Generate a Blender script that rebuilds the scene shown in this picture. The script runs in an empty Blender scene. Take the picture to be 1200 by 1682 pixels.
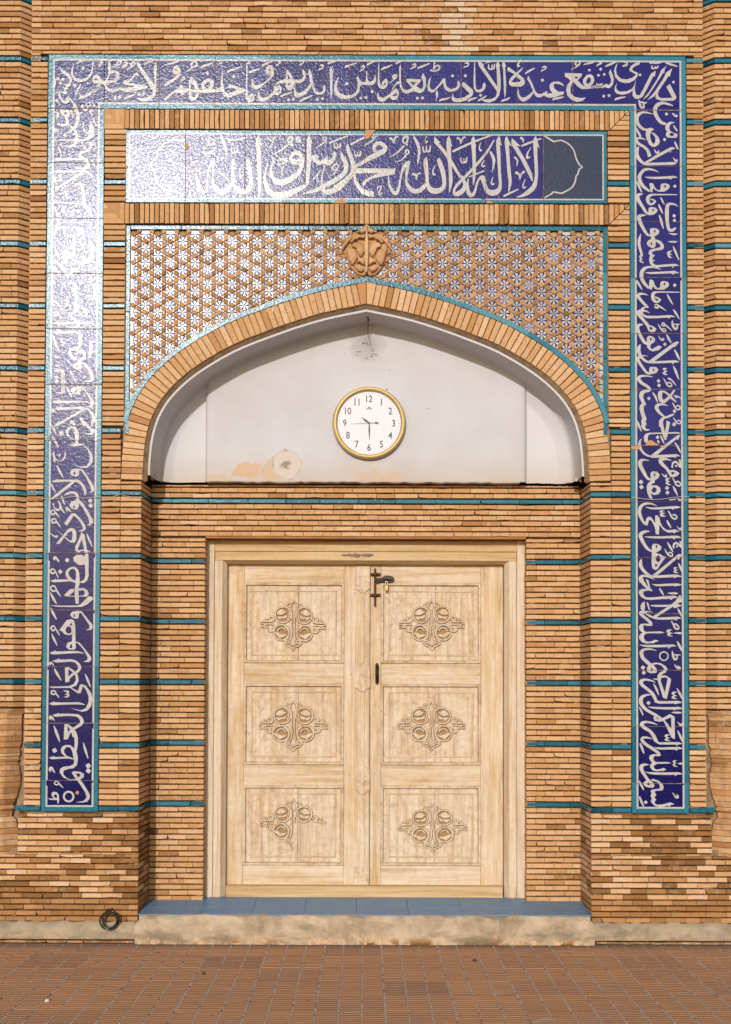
import bpy, math, random
import numpy as np
from mathutils import Vector, Matrix
random.seed(7)
S = bpy.context.scene
COL = S.collection

# ------------------------------------------------------------------ camera
F_PX, WALL_D, EYE = 2336.0, 9.09, 1.665          # focal length in photo pixels, distance to the wall, eye height
PITCH, ROLL = math.radians(1.9), 0.003
PY0 = 1119 - F_PX * math.tan(PITCH)
CAM_M = (Matrix.Translation((0, -WALL_D, EYE)) @ Matrix.Rotation(math.pi / 2 + PITCH, 4, 'X')
         @ Matrix.Rotation(ROLL, 4, 'Z'))
cam = bpy.data.cameras.new('camera')
cam.sensor_fit = 'VERTICAL'
cam.sensor_height = 36.0
cam.lens = F_PX / 1682 * 36.0
cam.shift_y = (PY0 - 841) / 1682
cam.clip_end = 3000
co = bpy.data.objects.new('camera', cam)
COL.objects.link(co)
co.matrix_world = CAM_M
S.camera = co

# ------------------------------------------------------------------ light
SUN_AZ, SUN_EL = math.radians(8.3), math.radians(16.5)     # low sun, a little left of straight on
SUN_V = Vector((-math.sin(SUN_AZ) * math.cos(SUN_EL), -math.cos(SUN_AZ) * math.cos(SUN_EL), math.sin(SUN_EL)))
W = bpy.data.worlds.new('World')
S.world = W
W.use_nodes = True
wn = W.node_tree
sky = wn.nodes.new('ShaderNodeTexSky')
sky.sky_type = 'NISHITA'
sky.sun_disc = False
sky.sun_elevation = SUN_EL
sky.sun_rotation = math.pi + SUN_AZ
sky.air_density = 1.0
sky.dust_density = 1.2
bgn = wn.nodes['Background']
bgn.inputs['Strength'].default_value = 0.13
wn.links.new(sky.outputs[0], bgn.inputs['Color'])
sl = bpy.data.lights.new('sun', 'SUN')
sl.energy = 2.5
sl.angle = math.radians(0.5)
sl.color = (1.0, 0.975, 0.96)
so = bpy.data.objects.new('sun', sl)
COL.objects.link(so)
so.location = SUN_V * 30
so.rotation_euler = SUN_V.to_track_quat('Z', 'Y').to_euler()
S.view_settings.view_transform = 'Standard'
S.view_settings.look = 'None'
S.view_settings.exposure = 0.0
S.view_settings.gamma = 1.0
S.cycles.max_bounces = 6
S.cycles.sample_clamp_indirect = 4.0

# ------------------------------------------------------------------ measuring
CAM_P = CAM_M.translation
def P(px, py, Y=0.0):
    """point (X, Z) of the vertical plane Y seen at photo pixel (px, py)"""
    d = CAM_M.to_3x3() @ Vector(((px - 600) / F_PX, (PY0 - py) / F_PX, -1))
    t = (Y - CAM_P.y) / d.y
    p = CAM_P + t * d
    return p.x, p.z
def PX(px, py, Y=0.0): return P(px, py, Y)[0]
def PZ(py, Y=0.0, px=600): return P(px, py, Y)[1]
def HW(dx, py, Y=0.0): return (P(600 + dx, py, Y)[0] - P(600 - dx, py, Y)[0]) / 2

# ------------------------------------------------------------------ mesh collecting
class MB:
    def __init__(s): s.v, s.f, s.c, s.m, s.sm = [], [], [], [], []
    def face(s, idx, tone=(.5, .5, 0), mat=0, smooth=False):
        s.f.append(idx); s.c.append(tone); s.m.append(mat); s.sm.append(smooth)
    def poly(s, pts, tone=(.5, .5, 0), mat=0, smooth=False):
        b = len(s.v); s.v.extend([tuple(p) for p in pts])
        s.face(list(range(b, b + len(pts))), tone, mat, smooth)
    def box(s, x0, x1, y0, y1, z0, z1, tone=(.5, .5, 0), mat=0, c=0.0):
        """box whose edges towards the camera (small y) are chamfered by c"""
        if c <= 0:
            b = len(s.v)
            s.v += [(x, y, z) for y in (y0, y1) for z in (z0, z1) for x in (x0, x1)]
            for q in ((0, 1, 3, 2), (5, 4, 6, 7), (4, 0, 2, 6), (1, 5, 7, 3), (2, 3, 7, 6), (4, 5, 1, 0)):
                s.face([b + i for i in q], tone, mat)
            return
        b = len(s.v)
        for (y, e) in ((y1, 0), (y0 + c, 0), (y0, c)):
            s.v += [(x0 + e, y, z0 + e), (x1 - e, y, z0 + e), (x1 - e, y, z1 - e), (x0 + e, y, z1 - e)]
        for k in (0, 4):
            for i in range(4):
                j = (i + 1) % 4
                s.face([b + k + i, b + k + j, b + k + 4 + j, b + k + 4 + i], tone, mat)
        s.face([b + 8, b + 9, b + 10, b + 11], tone, mat)
        s.face([b + 3, b + 2, b + 1, b + 0], tone, mat)
    def prism(s, outline, y0, y1, T=None, tone=(.5, .5, 0), mat=0, c=0.0):
        """outline [(u, v)] counter-clockwise seen from the camera, front at y0, optional chamfer c"""
        n = len(outline)
        T = T or (lambda u, d, v: (u, d, v))
        cu = sum(p[0] for p in outline) / n; cv = sum(p[1] for p in outline) / n
        rings = [[T(u, y1, v) for u, v in outline], [T(u, y0 + c, v) for u, v in outline]]
        if c > 0:
            ins = []
            for i in range(n):
                a, p, q = outline[i - 1], outline[i], outline[(i + 1) % n]
                e1 = Vector((p[0] - a[0], p[1] - a[1])); e2 = Vector((q[0] - p[0], q[1] - p[1]))
                if e1.length < 1e-9 or e2.length < 1e-9:
                    ins.append(p); continue
                n1 = Vector((-e1.y, e1.x)).normalized(); n2 = Vector((-e2.y, e2.x)).normalized()
                m = n1 + n2
                if m.length < .3: m = n1
                m = m.normalized(); k = c / max(.45, m.dot(n1))
                ins.append((p[0] + m.x * k, p[1] + m.y * k))
            rings.append([T(u, y0, v) for u, v in ins])
        b = len(s.v)
        for r in rings: s.v.extend(r)
        for k in range(len(rings) - 1):
            for i in range(n):
                j = (i + 1) % n
                s.face([b + k * n + i, b + k * n + j, b + (k + 1) * n + j, b + (k + 1) * n + i], tone, mat)
        s.face([b + (len(rings) - 1) * n + i for i in range(n)], tone, mat)
    def grid(s, rows, tone=(.5, .5, 0), mat=0, smooth=True, closed=False, flip=False):
        b = len(s.v); n = len(rows[0])
        for r in rows: s.v.extend([tuple(p) for p in r])
        for k in range(len(rows) - 1):
            for i in range(n if closed else n - 1):
                j = (i + 1) % n
                q = [b + k * n + i, b + k * n + j, b + (k + 1) * n + j, b + (k + 1) * n + i]
                s.face(q[::-1] if flip else q, tone, mat, smooth)
    def tube(s, pts, r, n=8, tone=(.5, .5, 0), mat=0, closed=False):
        pts = [Vector(p) for p in pts]; rows = []; up = Vector((0.13, 0.2, 0.97))
        m = len(pts)
        for i, p in enumerate(pts):
            a = pts[i - 1] if (i > 0 or closed) else p
            q = pts[(i + 1) % m] if (i < m - 1 or closed) else p
            t = (q - a).normalized()
            if abs(t.dot(up)) > .95: up = Vector((.9, .3, .1))
            x = t.cross(up).normalized(); y = x.cross(t)
            rr = r[i] if isinstance(r, (list, tuple)) else r
            rows.append([p + x * math.cos(2 * math.pi * k / n) * rr + y * math.sin(2 * math.pi * k / n) * rr for k in range(n)])
        if closed: rows.append(rows[0])
        s.grid(rows, tone, mat, True, True)
        if not closed:
            s.poly(rows[0][::-1], tone, mat); s.poly(rows[-1], tone, mat)
    def lathe(s, prof, cen, axis='Y', n=48, tone=(.5, .5, 0), mat=0, a0=0, a1=2 * math.pi):
        rows = []
        full = abs(a1 - a0 - 2 * math.pi) < 1e-6
        for (r, h) in prof:
            row = []
            for k in range(n if full else n + 1):
                a = a0 + (a1 - a0) * k / n
                if axis == 'Y': row.append((cen[0] + r * math.cos(a), cen[1] + h, cen[2] + r * math.sin(a)))
                else: row.append((cen[0] + r * math.cos(a), cen[1] + r * math.sin(a), cen[2] + h))
            rows.append(row)
        s.grid(rows, tone, mat, True, full)
    def build(s, name, mats, parent=None, **props):
        me = bpy.data.meshes.new(name)
        me.from_pydata([tuple(v) for v in s.v], [], s.f)
        for m in (mats if isinstance(mats, (list, tuple)) else [mats]): me.materials.append(m)
        me.polygons.foreach_set('material_index', s.m)
        me.polygons.foreach_set('use_smooth', s.sm)
        at = me.attributes.new('tone', 'FLOAT_COLOR', 'FACE')
        at.data.foreach_set('color', np.array([(c[0], c[1], c[2], 1.0) for c in s.c], dtype=np.float32).ravel())
        me.update()
        o = bpy.data.objects.new(name, me)
        COL.objects.link(o)
        if parent is not None: adopt(o, parent)
        for k, v in props.items(): o[k] = v
        return o
def world_mat(o):
    if o is None: return Matrix.Identity(4)
    return world_mat(o.parent) @ (o.matrix_parent_inverse if o.parent else Matrix.Identity(4)) @ Matrix.Translation(o.location)
def adopt(o, parent):
    """parent o while its vertices keep their world coordinates"""
    o.parent = parent
    o.matrix_parent_inverse = world_mat(parent).inverted()
def thing(name, label, cat, loc=(0, 0, 0), group=None):
    o = bpy.data.objects.new(name, None)
    o.empty_display_size = .1
    COL.objects.link(o); o.location = loc
    o['label'] = label; o['category'] = cat
    if group: o['group'] = group
    return o

# ------------------------------------------------------------------ materials
def mat(name):
    m = bpy.data.materials.new(name); m.use_nodes = True
    return m, m.node_tree, m.node_tree.nodes['Principled BSDF']
class NT:
    """small shorthand for building node trees"""
    def __init__(s, t): s.t = t
    def n(s, typ, **kw):
        o = s.t.nodes.new('ShaderNode' + typ)
        for k, v in kw.items(): setattr(o, k, v)
        return o
    def link(s, a, b): s.t.links.new(a, b)
    def put(s, sock, val):
        if isinstance(val, bpy.types.NodeSocket): s.link(val, sock)
        else: sock.default_value = val
    def obj(s):
        return s.n('TexCoord').outputs['Object']
    def mapping(s, v, scale=(1, 1, 1), loc=(0, 0, 0)):
        m = s.n('Mapping'); s.link(v, m.inputs['Vector'])
        m.inputs['Scale'].default_value = scale; m.inputs['Location'].default_value = loc
        return m.outputs[0]
    def noise(s, v, scale, detail=4, rough=.55, dist=0.0):
        o = s.n('TexNoise'); s.link(v, o.inputs['Vector'])
        o.inputs['Scale'].default_value = scale; o.inputs['Detail'].default_value = detail
        o.inputs['Roughness'].default_value = rough; o.inputs['Distortion'].default_value = dist
        return o.outputs['Fac']
    def ramp(s, fac, stops, interp='LINEAR'):
        o = s.n('ValToRGB'); s.link(fac, o.inputs[0]); r = o.color_ramp; r.interpolation = interp
        while len(r.elements) < len(stops): r.elements.new(.5)
        for e, (p, c) in zip(r.elements, stops):
            e.position = p; e.color = (c[0], c[1], c[2], 1) if hasattr(c, '__len__') else (c, c, c, 1)
        return o.outputs[0]
    def mix(s, fac, a, b, mode='MIX'):
        o = s.n('Mix', data_type='RGBA', blend_type=mode)
        s.put(o.inputs[0], fac)
        for k, x in ((6, a), (7, b)):
            if isinstance(x, (tuple, list)): o.inputs[k].default_value = (x[0], x[1], x[2], 1)
            else: s.link(x, o.inputs[k])
        return o.outputs[2]
    def math(s, op, a, b=0.0, c=0.0, clamp=False):
        o = s.n('Math', operation=op, use_clamp=clamp)
        s.put(o.inputs[0], a); s.put(o.inputs[1], b); s.put(o.inputs[2], c)
        return o.outputs[0]
    def mapr(s, v, a, b, c=0.0, d=1.0):
        o = s.n('MapRange'); s.put(o.inputs[0], v)
        for i, x in enumerate((a, b, c, d)): o.inputs[i + 1].default_value = x
        return o.outputs[0]
    def attr(s, name='tone'):
        o = s.n('Attribute', attribute_name=name)
        q = s.n('SeparateColor'); s.link(o.outputs['Color'], q.inputs[0])
        return q.outputs
    def sep(s, v):
        o = s.n('SeparateXYZ'); s.link(v, o.inputs[0]); return o.outputs
    def bump(s, h, strength=.3, dist=.002, normal=None):
        o = s.n('Bump'); s.link(h, o.inputs['Height'])
        o.inputs['Strength'].default_value = strength; o.inputs['Distance'].default_value = dist
        if normal is not None: s.link(normal, o.inputs['Normal'])
        return o.outputs[0]
    def spot(s, v, cx, cz, r0, r1, sx=1.0, sz=1.0):
        """1 inside r0 of the wall point (cx, cz), fading to 0 at r1"""
        x = s.sep(v)
        dx = s.math('MULTIPLY', s.math('SUBTRACT', x[0], cx), sx)
        dz = s.math('MULTIPLY', s.math('SUBTRACT', x[2], cz), sz)
        d = s.math('SQRT', s.math('ADD', s.math('MULTIPLY', dx, dx), s.math('MULTIPLY', dz, dz)))
        return s.mapr(d, r0, r1, 1.0, 0.0)
def finish(m, N, b, color, rough=.8, normal=None, spec=.5):
    N.put(b.inputs['Base Color'], color if not isinstance(color, tuple) else (*color, 1))
    N.put(b.inputs['Roughness'], rough)
    b.inputs['Specular IOR Level'].default_value = spec
    if normal is not None: N.link(normal, b.inputs['Normal'])
    return m

def make_brick():
    m, t, b = mat('fired_buff_brick'); N = NT(t)
    o = N.obj(); a = N.attr()
    base = N.ramp(a[0], [(0, (.12, .054, .016)), (.18, (.29, .125, .033)), (.42, (.49, .245, .095)), (.7, (.61, .35, .162)), (1, (.69, .45, .255))])
    n1 = N.noise(o, 38, 5, .6); n2 = N.noise(o, 260, 4, .7); n3 = N.noise(o, 7, 4, .6)
    col = N.mix(N.mapr(n1, .35, .75, 0, .55), base, N.mix(.5, base, (.33, .15, .05)))
    col = N.mix(N.mapr(n2, .45, .8, 0, .35), col, (.66, .45, .25))
    dark = N.math('MULTIPLY', N.mapr(N.noise(o, 90, 3, .6), .60, .72), .55)
    col = N.mix(dark, col, (.19, .09, .035))
    # pale salt and mortar smears, given per brick in the second channel
    sm = N.math('MULTIPLY', N.mapr(N.noise(o, 26, 5, .65, .5), .50, .62), a[1])
    col = N.mix(sm, col, (.58, .45, .32))
    wash = N.math('MULTIPLY', N.math('SUBTRACT', a[1], .9, clamp=True), 5.5)
    col = N.mix(N.math('MULTIPLY', wash, N.mapr(n1, .25, .6, .5, 1)), col, (.62, .50, .36))
    # brown damp stain, third channel
    st = N.math('MULTIPLY', N.mapr(n3, .42, .56), a[2])
    col = N.mix(st, col, N.mix(.72, col, (.15, .062, .012)))
    h = N.math('ADD', N.math('MULTIPLY', n1, .7), N.math('MULTIPLY', n2, .6))
    h = N.math('SUBTRACT', h, N.math('MULTIPLY', dark, 1.2))
    return finish(m, N, b, col, .88, N.bump(h, .55, .003), .25)
def make_mortar():
    m, t, b = mat('grey_lime_mortar'); N = NT(t)
    o = N.obj()
    col = N.ramp(N.noise(o, 24, 5, .65), [(.3, (.17, .11, .065)), (.6, (.30, .21, .13)), (.8, (.42, .31, .21))])
    return finish(m, N, b, col, .95, N.bump(N.noise(o, 140, 4, .7), .5, .004), .1)
def make_cement():
    m, t, b = mat('weathered_cement_render'); N = NT(t)
    o = N.obj(); z = N.sep(o)[2]
    n = N.noise(o, 6, 6, .62, .4); n2 = N.noise(o, 30, 5, .65)
    col = N.ramp(n, [(.28, (.24, .175, .11)), (.45, (.37, .285, .19)), (.62, (.50, .39, .27)), (.8, (.57, .46, .34))])
    col = N.mix(N.mapr(n2, .5, .75, 0, .5), col, (.60, .47, .33))
    # flaking salt crust and brown brick showing near the foot
    low = N.mapr(z, .012, .07, 1, 0)
    fl = N.math('MULTIPLY', low, N.mapr(N.noise(o, 17, 5, .7, .6), .46, .56))
    col = N.mix(fl, col, (.66, .42, .24))
    br = N.math('MULTIPLY', N.mapr(z, .008, .05, 1, 0), N.mapr(N.noise(o, 4.3, 4, .6, .3), .53, .58))
    col = N.mix(br, col, (.25, .10, .02))
    grey = N.mapr(N.noise(N.mapping(o, (1, 1, 3), (3, 0, 1)), 3.2, 4, .6), .52, .66, 0, .75)
    col = N.mix(grey, col, (.21, .17, .115))
    a = N.attr()
    col = N.mix(N.math('SUBTRACT', 1.0, N.math('MULTIPLY', a[0], 2.0), clamp=True), col, N.mix(.6, col, (.17, .13, .085)))
    h = N.math('ADD', n2, N.math('MULTIPLY', fl, .6))
    return finish(m, N, b, col, .93, N.bump(h, .7, .006), .15)
def glaze(name, build_color, rough=.23, ripple=.35, dist=.004, spec=.165):
    m, t, b = mat(name); N = NT(t)
    o = N.obj(); col = build_color(N, o)
    n1 = N.noise(o, 60, 3, .55, .6); n2 = N.noise(o, 190, 3, .65)
    h = N.math('ADD', N.math('MULTIPLY', n1, 1.0), N.math('MULTIPLY', n2, .25))
    finish(m, N, b, col, rough, N.bump(h, ripple, dist), spec)
    return m
def c_turq(N, o):
    a = N.attr()
    base = N.ramp(a[0], [(0, (.004, .052, .082)), (.4, (.006, .105, .165)), (.75, (.03, .185, .26)), (1, (.11, .27, .33))])
    col = N.mix(N.mapr(N.noise(o, 30, 4, .6), .4, .75, 0, .35), base, (.06, .22, .24))
    return N.mix(N.mapr(N.noise(o, 85, 4, .7), .69, .73), col, (.42, .25, .13))
def c_blue(N, o):
    a = N.attr()
    base = N.ramp(a[0], [(0, (.003, .0028, .066)), (.5, (.014, .013, .13)), (1, (.036, .035, .19))])
    grey = N.mix(a[1], base, (.035, .045, .075))
    return N.mix(N.mapr(N.noise(o, 21, 4, .6), .45, .75, 0, .25), grey, (.022, .024, .14))
def c_white(N, o):
    base = N.ramp(N.noise(o, 11, 5, .65), [(.3, (.40, .375, .35)), (.7, (.52, .49, .455))])
    thin = N.math('MULTIPLY', N.mapr(N.noise(o, 48, 3, .6, .8), .50, .72), .35)      # the blue grins through where the white is thin
    col = N.mix(thin, base, (.27, .27, .36))
    return N.mix(N.mapr(N.noise(o, 75, 4, .7), .68, .72, 0, .8), col, (.36, .25, .16))
def c_star(N, o):
    a = N.attr()
    return N.mix(N.mapr(N.noise(o, 60, 4, .7), .55, .7, 0, .5), N.ramp(a[0], [(0, (.42, .36, .31)), (1, (.55, .51, .47))]), (.42, .29, .17))
def c_petal(N, o):
    a = N.attr()
    return N.ramp(a[0], [(0, (.012, .014, .10)), (.6, (.025, .03, .15)), (1, (.12, .13, .28))])
def make_plaster():
    m, t, b = mat('old_white_plaster'); N = NT(t)
    o = N.obj(); x = N.sep(o)
    n = N.noise(o, 2.2, 5, .6); n2 = N.noise(o, 20, 4, .6)
    col = N.ramp(n, [(.3, (.485, .46, .455)), (.55, (.535, .52, .535)), (.75, (.565, .555, .575))])
    a = N.attr()
    col = N.mix(a[0], col, (.585, .575, .59))
    # dust rising from the bottom edge
    zb = PZ(792, .37)
    wob = N.math('ADD', x[2], N.math('MULTIPLY', N.noise(o, 6, 4, .6), -.20))
    col = N.mix(N.math('MULTIPLY', N.mapr(wob, zb - .14, zb + .10, 1, 0), .6), col, (.50, .375, .26))
    dis = N.n('VectorMath', operation='ADD')
    nz = N.n('TexNoise'); N.link(o, nz.inputs['Vector']); nz.inputs['Scale'].default_value = 16; nz.inputs['Detail'].default_value = 4
    sc = N.n('VectorMath', operation='SCALE'); N.link(nz.outputs['Color'], sc.inputs[0]); sc.inputs['Scale'].default_value = .13
    N.link(o, dis.inputs[0]); N.link(sc.outputs[0], dis.inputs[1])
    d = dis.outputs[0]; off = .065
    # peeled patches that show the tan undercoat
    for (px, py, r0, r1, sx, sz, w) in ((408, 775, .05, .065, .62, 1.0, .8), (446, 776, .055, .066, 1, .8, .65), (620, 786, .03, .05, .25, 1, .5), (360, 790, .02, .04, .35, 1, .5)):
        cx, cz = P(px, py, .37)
        col = N.mix(N.math('MULTIPLY', N.spot(d, cx + off, cz + off, r0, r1, sx, sz), w), col, (.56, .375, .22))
    # soot round the old lamp hook
    cx, cz = P(602, 570, .37)
    col = N.mix(N.math('MULTIPLY', N.spot(d, cx + off, cz + off, .01, .14, 1, 1), .55), col, (.20, .16, .11))
    # mended round patch
    cx, cz = P(472, 766, .37)
    ring = N.math('MULTIPLY', N.spot(d, cx + off, cz + off, .098, .104), N.math('SUBTRACT', 1.0, N.spot(d, cx + off, cz + off, .088, .095)))
    col = N.mix(N.spot(d, cx + off, cz + off, .085, .11), col, (.58, .50, .43))
    col = N.mix(N.math('MULTIPLY', N.math('MULTIPLY', ring, N.mapr(N.noise(o, 22, 3), .40, .6)), .6), col, (.30, .23, .16))
    col = N.mix(N.math('MULTIPLY', N.spot(d, cx + off - .01, cz + off, .012, .03, .6, 1), .75), col, (.20, .13, .07))
    h = N.math('ADD', N.math('MULTIPLY', n2, .6), N.math('MULTIPLY', N.noise(o, 4, 3), 2.0))
    h = N.math('SUBTRACT', h, ring)
    return finish(m, N, b, col, .8, N.bump(h, .35, .006), .2)
def make_wood(name, vertical):
    m, t, b = mat(name); N = NT(t)
    o = N.obj(); a = N.attr()
    sc = (34, 34, 1.6) if vertical else (1.6, 34, 34)
    v = N.mapping(o, sc); off = N.n('VectorMath', operation='ADD'); N.link(v, off.inputs[0])
    cx = N.n('CombineXYZ'); N.link(N.math('MULTIPLY', a[1], 37.0), cx.inputs[0]); N.link(N.math('MULTIPLY', a[1], 91.0), cx.inputs[2]); N.link(cx.outputs[0], off.inputs[1])
    v = off.outputs[0]
    g = N.noise(v, 1.0, 6, .62, .6); g2 = N.noise(N.mapping(v, (3.2, 3.2, 3.2)), 1.0, 3, .6)
    blot = N.noise(N.mapping(o, (2.2, 2.2, .7) if vertical else (.7, 2.2, 2.2)), 3.0, 6, .65, .5); blot2 = N.noise(N.mapping(o, (1, 1, .10) if vertical else (.10, 1, 1), (5, 2, 1)), 42, 5, .65, .25)
    tan = N.ramp(g, [(.30, (.40, .235, .095)), (.5, (.55, .37, .185)), (.72, (.63, .46, .265))])
    pale = N.ramp(g, [(.30, (.49, .36, .225)), (.5, (.63, .505, .365)), (.72, (.70, .60, .465))])
    f = N.math('ADD', N.math('MULTIPLY', N.math('SUBTRACT', blot, .5), 2.6), N.math('ADD', a[0], .14))
    f = N.math('ADD', f, N.math('MULTIPLY', N.math('SUBTRACT', blot2, .5), 2.4), clamp=True)
    col = N.mix(f, tan, pale)
    col = N.mix(N.mapr(g2, .60, .78, 0, .30), col, (.30, .165, .06))
    # grime that keeps to patches and edges (third channel)
    gr = N.math('MULTIPLY', a[2], N.math('MAXIMUM', N.mapr(N.noise(o, 24, 5, .7, .4), .46, .68), N.mapr(N.noise(N.mapping(o, (1, 1, .45), (3, 1, 7)), 9, 5, .7, .6), .52, .70)))
    col = N.mix(gr, col, (.27, .145, .05))
    crk = N.noise(N.mapping(o, (1, 1, .035) if vertical else (.035, 1, 1), (9, 4, 2)), 70, 3, .6, .15)
    col = N.mix(N.mapr(crk, .70, .76, 0, .65), col, (.17, .09, .035))
    speck = N.mapr(N.noise(o, 120, 2, .5), .76, .79)
    col = N.mix(N.math('MULTIPLY', speck, .8), col, (.10, .05, .02))
    h = N.math('ADD', N.math('MULTIPLY', g, 1.0), N.math('MULTIPLY', g2, .5))
    return finish(m, N, b, col, .72, N.bump(h, .30, .003), .3)
def plain(name, c, rough=.5, metal=0.0, var=.25, scale=40, bump=.2):
    m, t, b = mat(name); N = NT(t); o = N.obj()
    n = N.noise(o, scale, 4, .6)
    col = N.mix(N.mapr(n, .3, .75, 0, 1), tuple(x * (1 - var) for x in c), tuple(min(1, x * (1 + var)) for x in c))
    b.inputs['Metallic'].default_value = metal
    return finish(m, N, b, col, rough, N.bump(n, bump, .001))
def make_blue_paint():
    m, t, b = mat('worn_blue_painted_tile'); N = NT(t); o = N.obj(); a = N.attr()
    n = N.noise(N.mapping(o, (1, 2.2, 1)), 9, 6, .65, .5)
    col = N.ramp(N.noise(N.mapping(o, (1, 3, 1)), 11, 5, .6), [(.3, (.085, .21, .37)), (.7, (.14, .29, .45))])
    col = N.mix(N.mapr(a[0], 0, 1, 0, .35), col, (.18, .26, .33))
    y = N.sep(o)[1]
    edge = N.mapr(N.math('ADD', y, N.math('MULTIPLY', N.noise(o, 22, 3), .05)), -.03, .0, 1, 0)
    w = N.math('MAXIMUM', N.mapr(n, .66, .69), N.math('MULTIPLY', edge, N.mapr(N.noise(o, 14, 4), .45, .55)))
    col = N.mix(w, col, (.38, .21, .10))
    return finish(m, N, b, col, .42, N.bump(n, .2, .003), .2)
def make_paver():
    m, t, b = mat('ribbed_brown_paving_tile'); N = NT(t); o = N.obj(); a = N.attr()
    base = N.ramp(a[0], [(0, (.26, .14, .085)), (.45, (.40, .198, .094)), (.8, (.46, .225, .100)), (1, (.48, .265, .135))])
    n = N.noise(o, 3.0, 6, .65, .4); n2 = N.noise(o, 45, 5, .65)
    col = N.mix(N.mapr(n, .42, .7, 0, .5), base, (.34, .21, .135))
    col = N.mix(N.mapr(n2, .52, .8, 0, .45), col, (.44, .29, .20))
    dust = N.math('MULTIPLY', N.mapr(N.noise(N.mapping(o, (1, 1.8, 1), (2, 4, 0)), 4.4, 5, .7, .8), .60, .74), .55)
    col = N.mix(dust, col, (.52, .42, .34))
    spots = N.mapr(N.noise(o, 9, 3, .5), .70, .73, 0, .8)
    col = N.mix(spots, col, (.06, .04, .035))
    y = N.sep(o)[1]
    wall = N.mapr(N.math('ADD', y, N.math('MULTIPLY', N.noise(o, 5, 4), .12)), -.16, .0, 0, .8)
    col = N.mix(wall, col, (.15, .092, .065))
    return finish(m, N, b, col, .85, N.bump(n2, .4, .002), .2)
BRICK = make_brick(); MORTAR = make_mortar(); CEMENT = make_cement(); PLASTER = make_plaster()
TURQ = glaze('turquoise_glaze', c_turq, .17, .26, .004)
BLUE = glaze('cobalt_glaze', c_blue, .17, .24, .004)
WHITE = glaze('white_glaze', c_white, .17, .24, .004)
STAR = glaze('white_star_glaze', c_star, .18, .24, .004)
PETAL = glaze('blue_petal_glaze', c_petal, .30, .15, .004, .10)
WOOD_V = make_wood('bleached_wood_upright', True); WOOD_H = make_wood('bleached_wood_level', False)
BLUEPAINT = make_blue_paint(); PAVER = make_paver()
JOINT_DIRT = plain('joint_dirt', (.36, .24, .165), .95, 0, .3, 30)
PALE_DUST = plain('pale_joint_dust', (.66, .54, .44), .95, 0, .3, 30)
IRON = plain('rusty_black_iron', (.035, .026, .02), .5, .6, .5, 90, .5)
RUST = plain('brown_rust', (.10, .045, .018), .8, .2, .5, 90, .6)
BRASS = plain('worn_brass', (.40, .24, .075), .45, .8, .2, 60)
STEEL = plain('bright_steel', (.6, .58, .55), .3, .9, .1, 60)
GOLD = plain('gold_painted_plastic', (.62, .41, .12), .35, .15, .08, 12, .05)
SILVER = plain('dull_silver_plastic', (.42, .38, .33), .35, .5, .15, 20, .05)
DIAL = plain('white_dial', (.54, .54, .57), .4, 0, .02, 20, 0)
INK = plain('dark_grey_print', (.045, .045, .05), .5, 0, .1, 60, 0)
REDINK = plain('red_brown_paint', (.22, .06, .035), .5, 0, .1, 60, 0)
WIRE = plain('pale_wire', (.55, .50, .45), .6, 0, .2, 40)
# ------------------------------------------------------------------ brick laying
CH = .4037 / 11                    # course height
Z0 = 5.693                         # height of the topmost turquoise course centre in view; one every eleventh course
def band_z(k): return Z0 - .4037 * k
def course_z(i): return Z0 - CH * i          # centre of course i; glazed where i % 11 == 0
def rnd(a=1.0): return random.uniform(-a, a)
def tone_at(x, z):
    """tone, smear and stain of one brick: clay varies by firing; the foot of the wall is damp and brown"""
    t = min(1, max(0, random.gauss(.64, .13)))
    if random.random() < (.14 if z > 4.2 else .05): t *= random.uniform(.35, .7)
    if z > 4.2: t = max(0, t - .05)
    sm = random.random() ** 3 * .6
    st = 0.0
    ax = abs(x)
    if z < .86 and ax > 1.4:
        near = max(0, 1 - (ax - 1.44) / .55) if x < 0 else max(0, 1 - abs(ax - 1.95) / .45)
        k = near * (1 if x < 0 or z > .45 else .45)
        if z < .45: k = max(k, .45 if x < 0 else .3)
        if random.random() < .18 + .5 * k: t = random.uniform(.05, .28); sm = random.random() ** 2 * .4; st = .8 * k
        elif random.random() < .35: t = min(1, t + .22); sm = .6
        else: st = .5 * k
        if z < .27: t = random.uniform(.16, .40); sm *= .3
    if z > 5.75:
        if abs(x - .60) < .075: t, sm = random.uniform(.7, .9), 1.0
        elif .1 < x < .75: sm = max(sm, random.uniform(.3, .85))
    return (t, min(sm, .89) if sm < 1 else 1.0, st)
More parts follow.
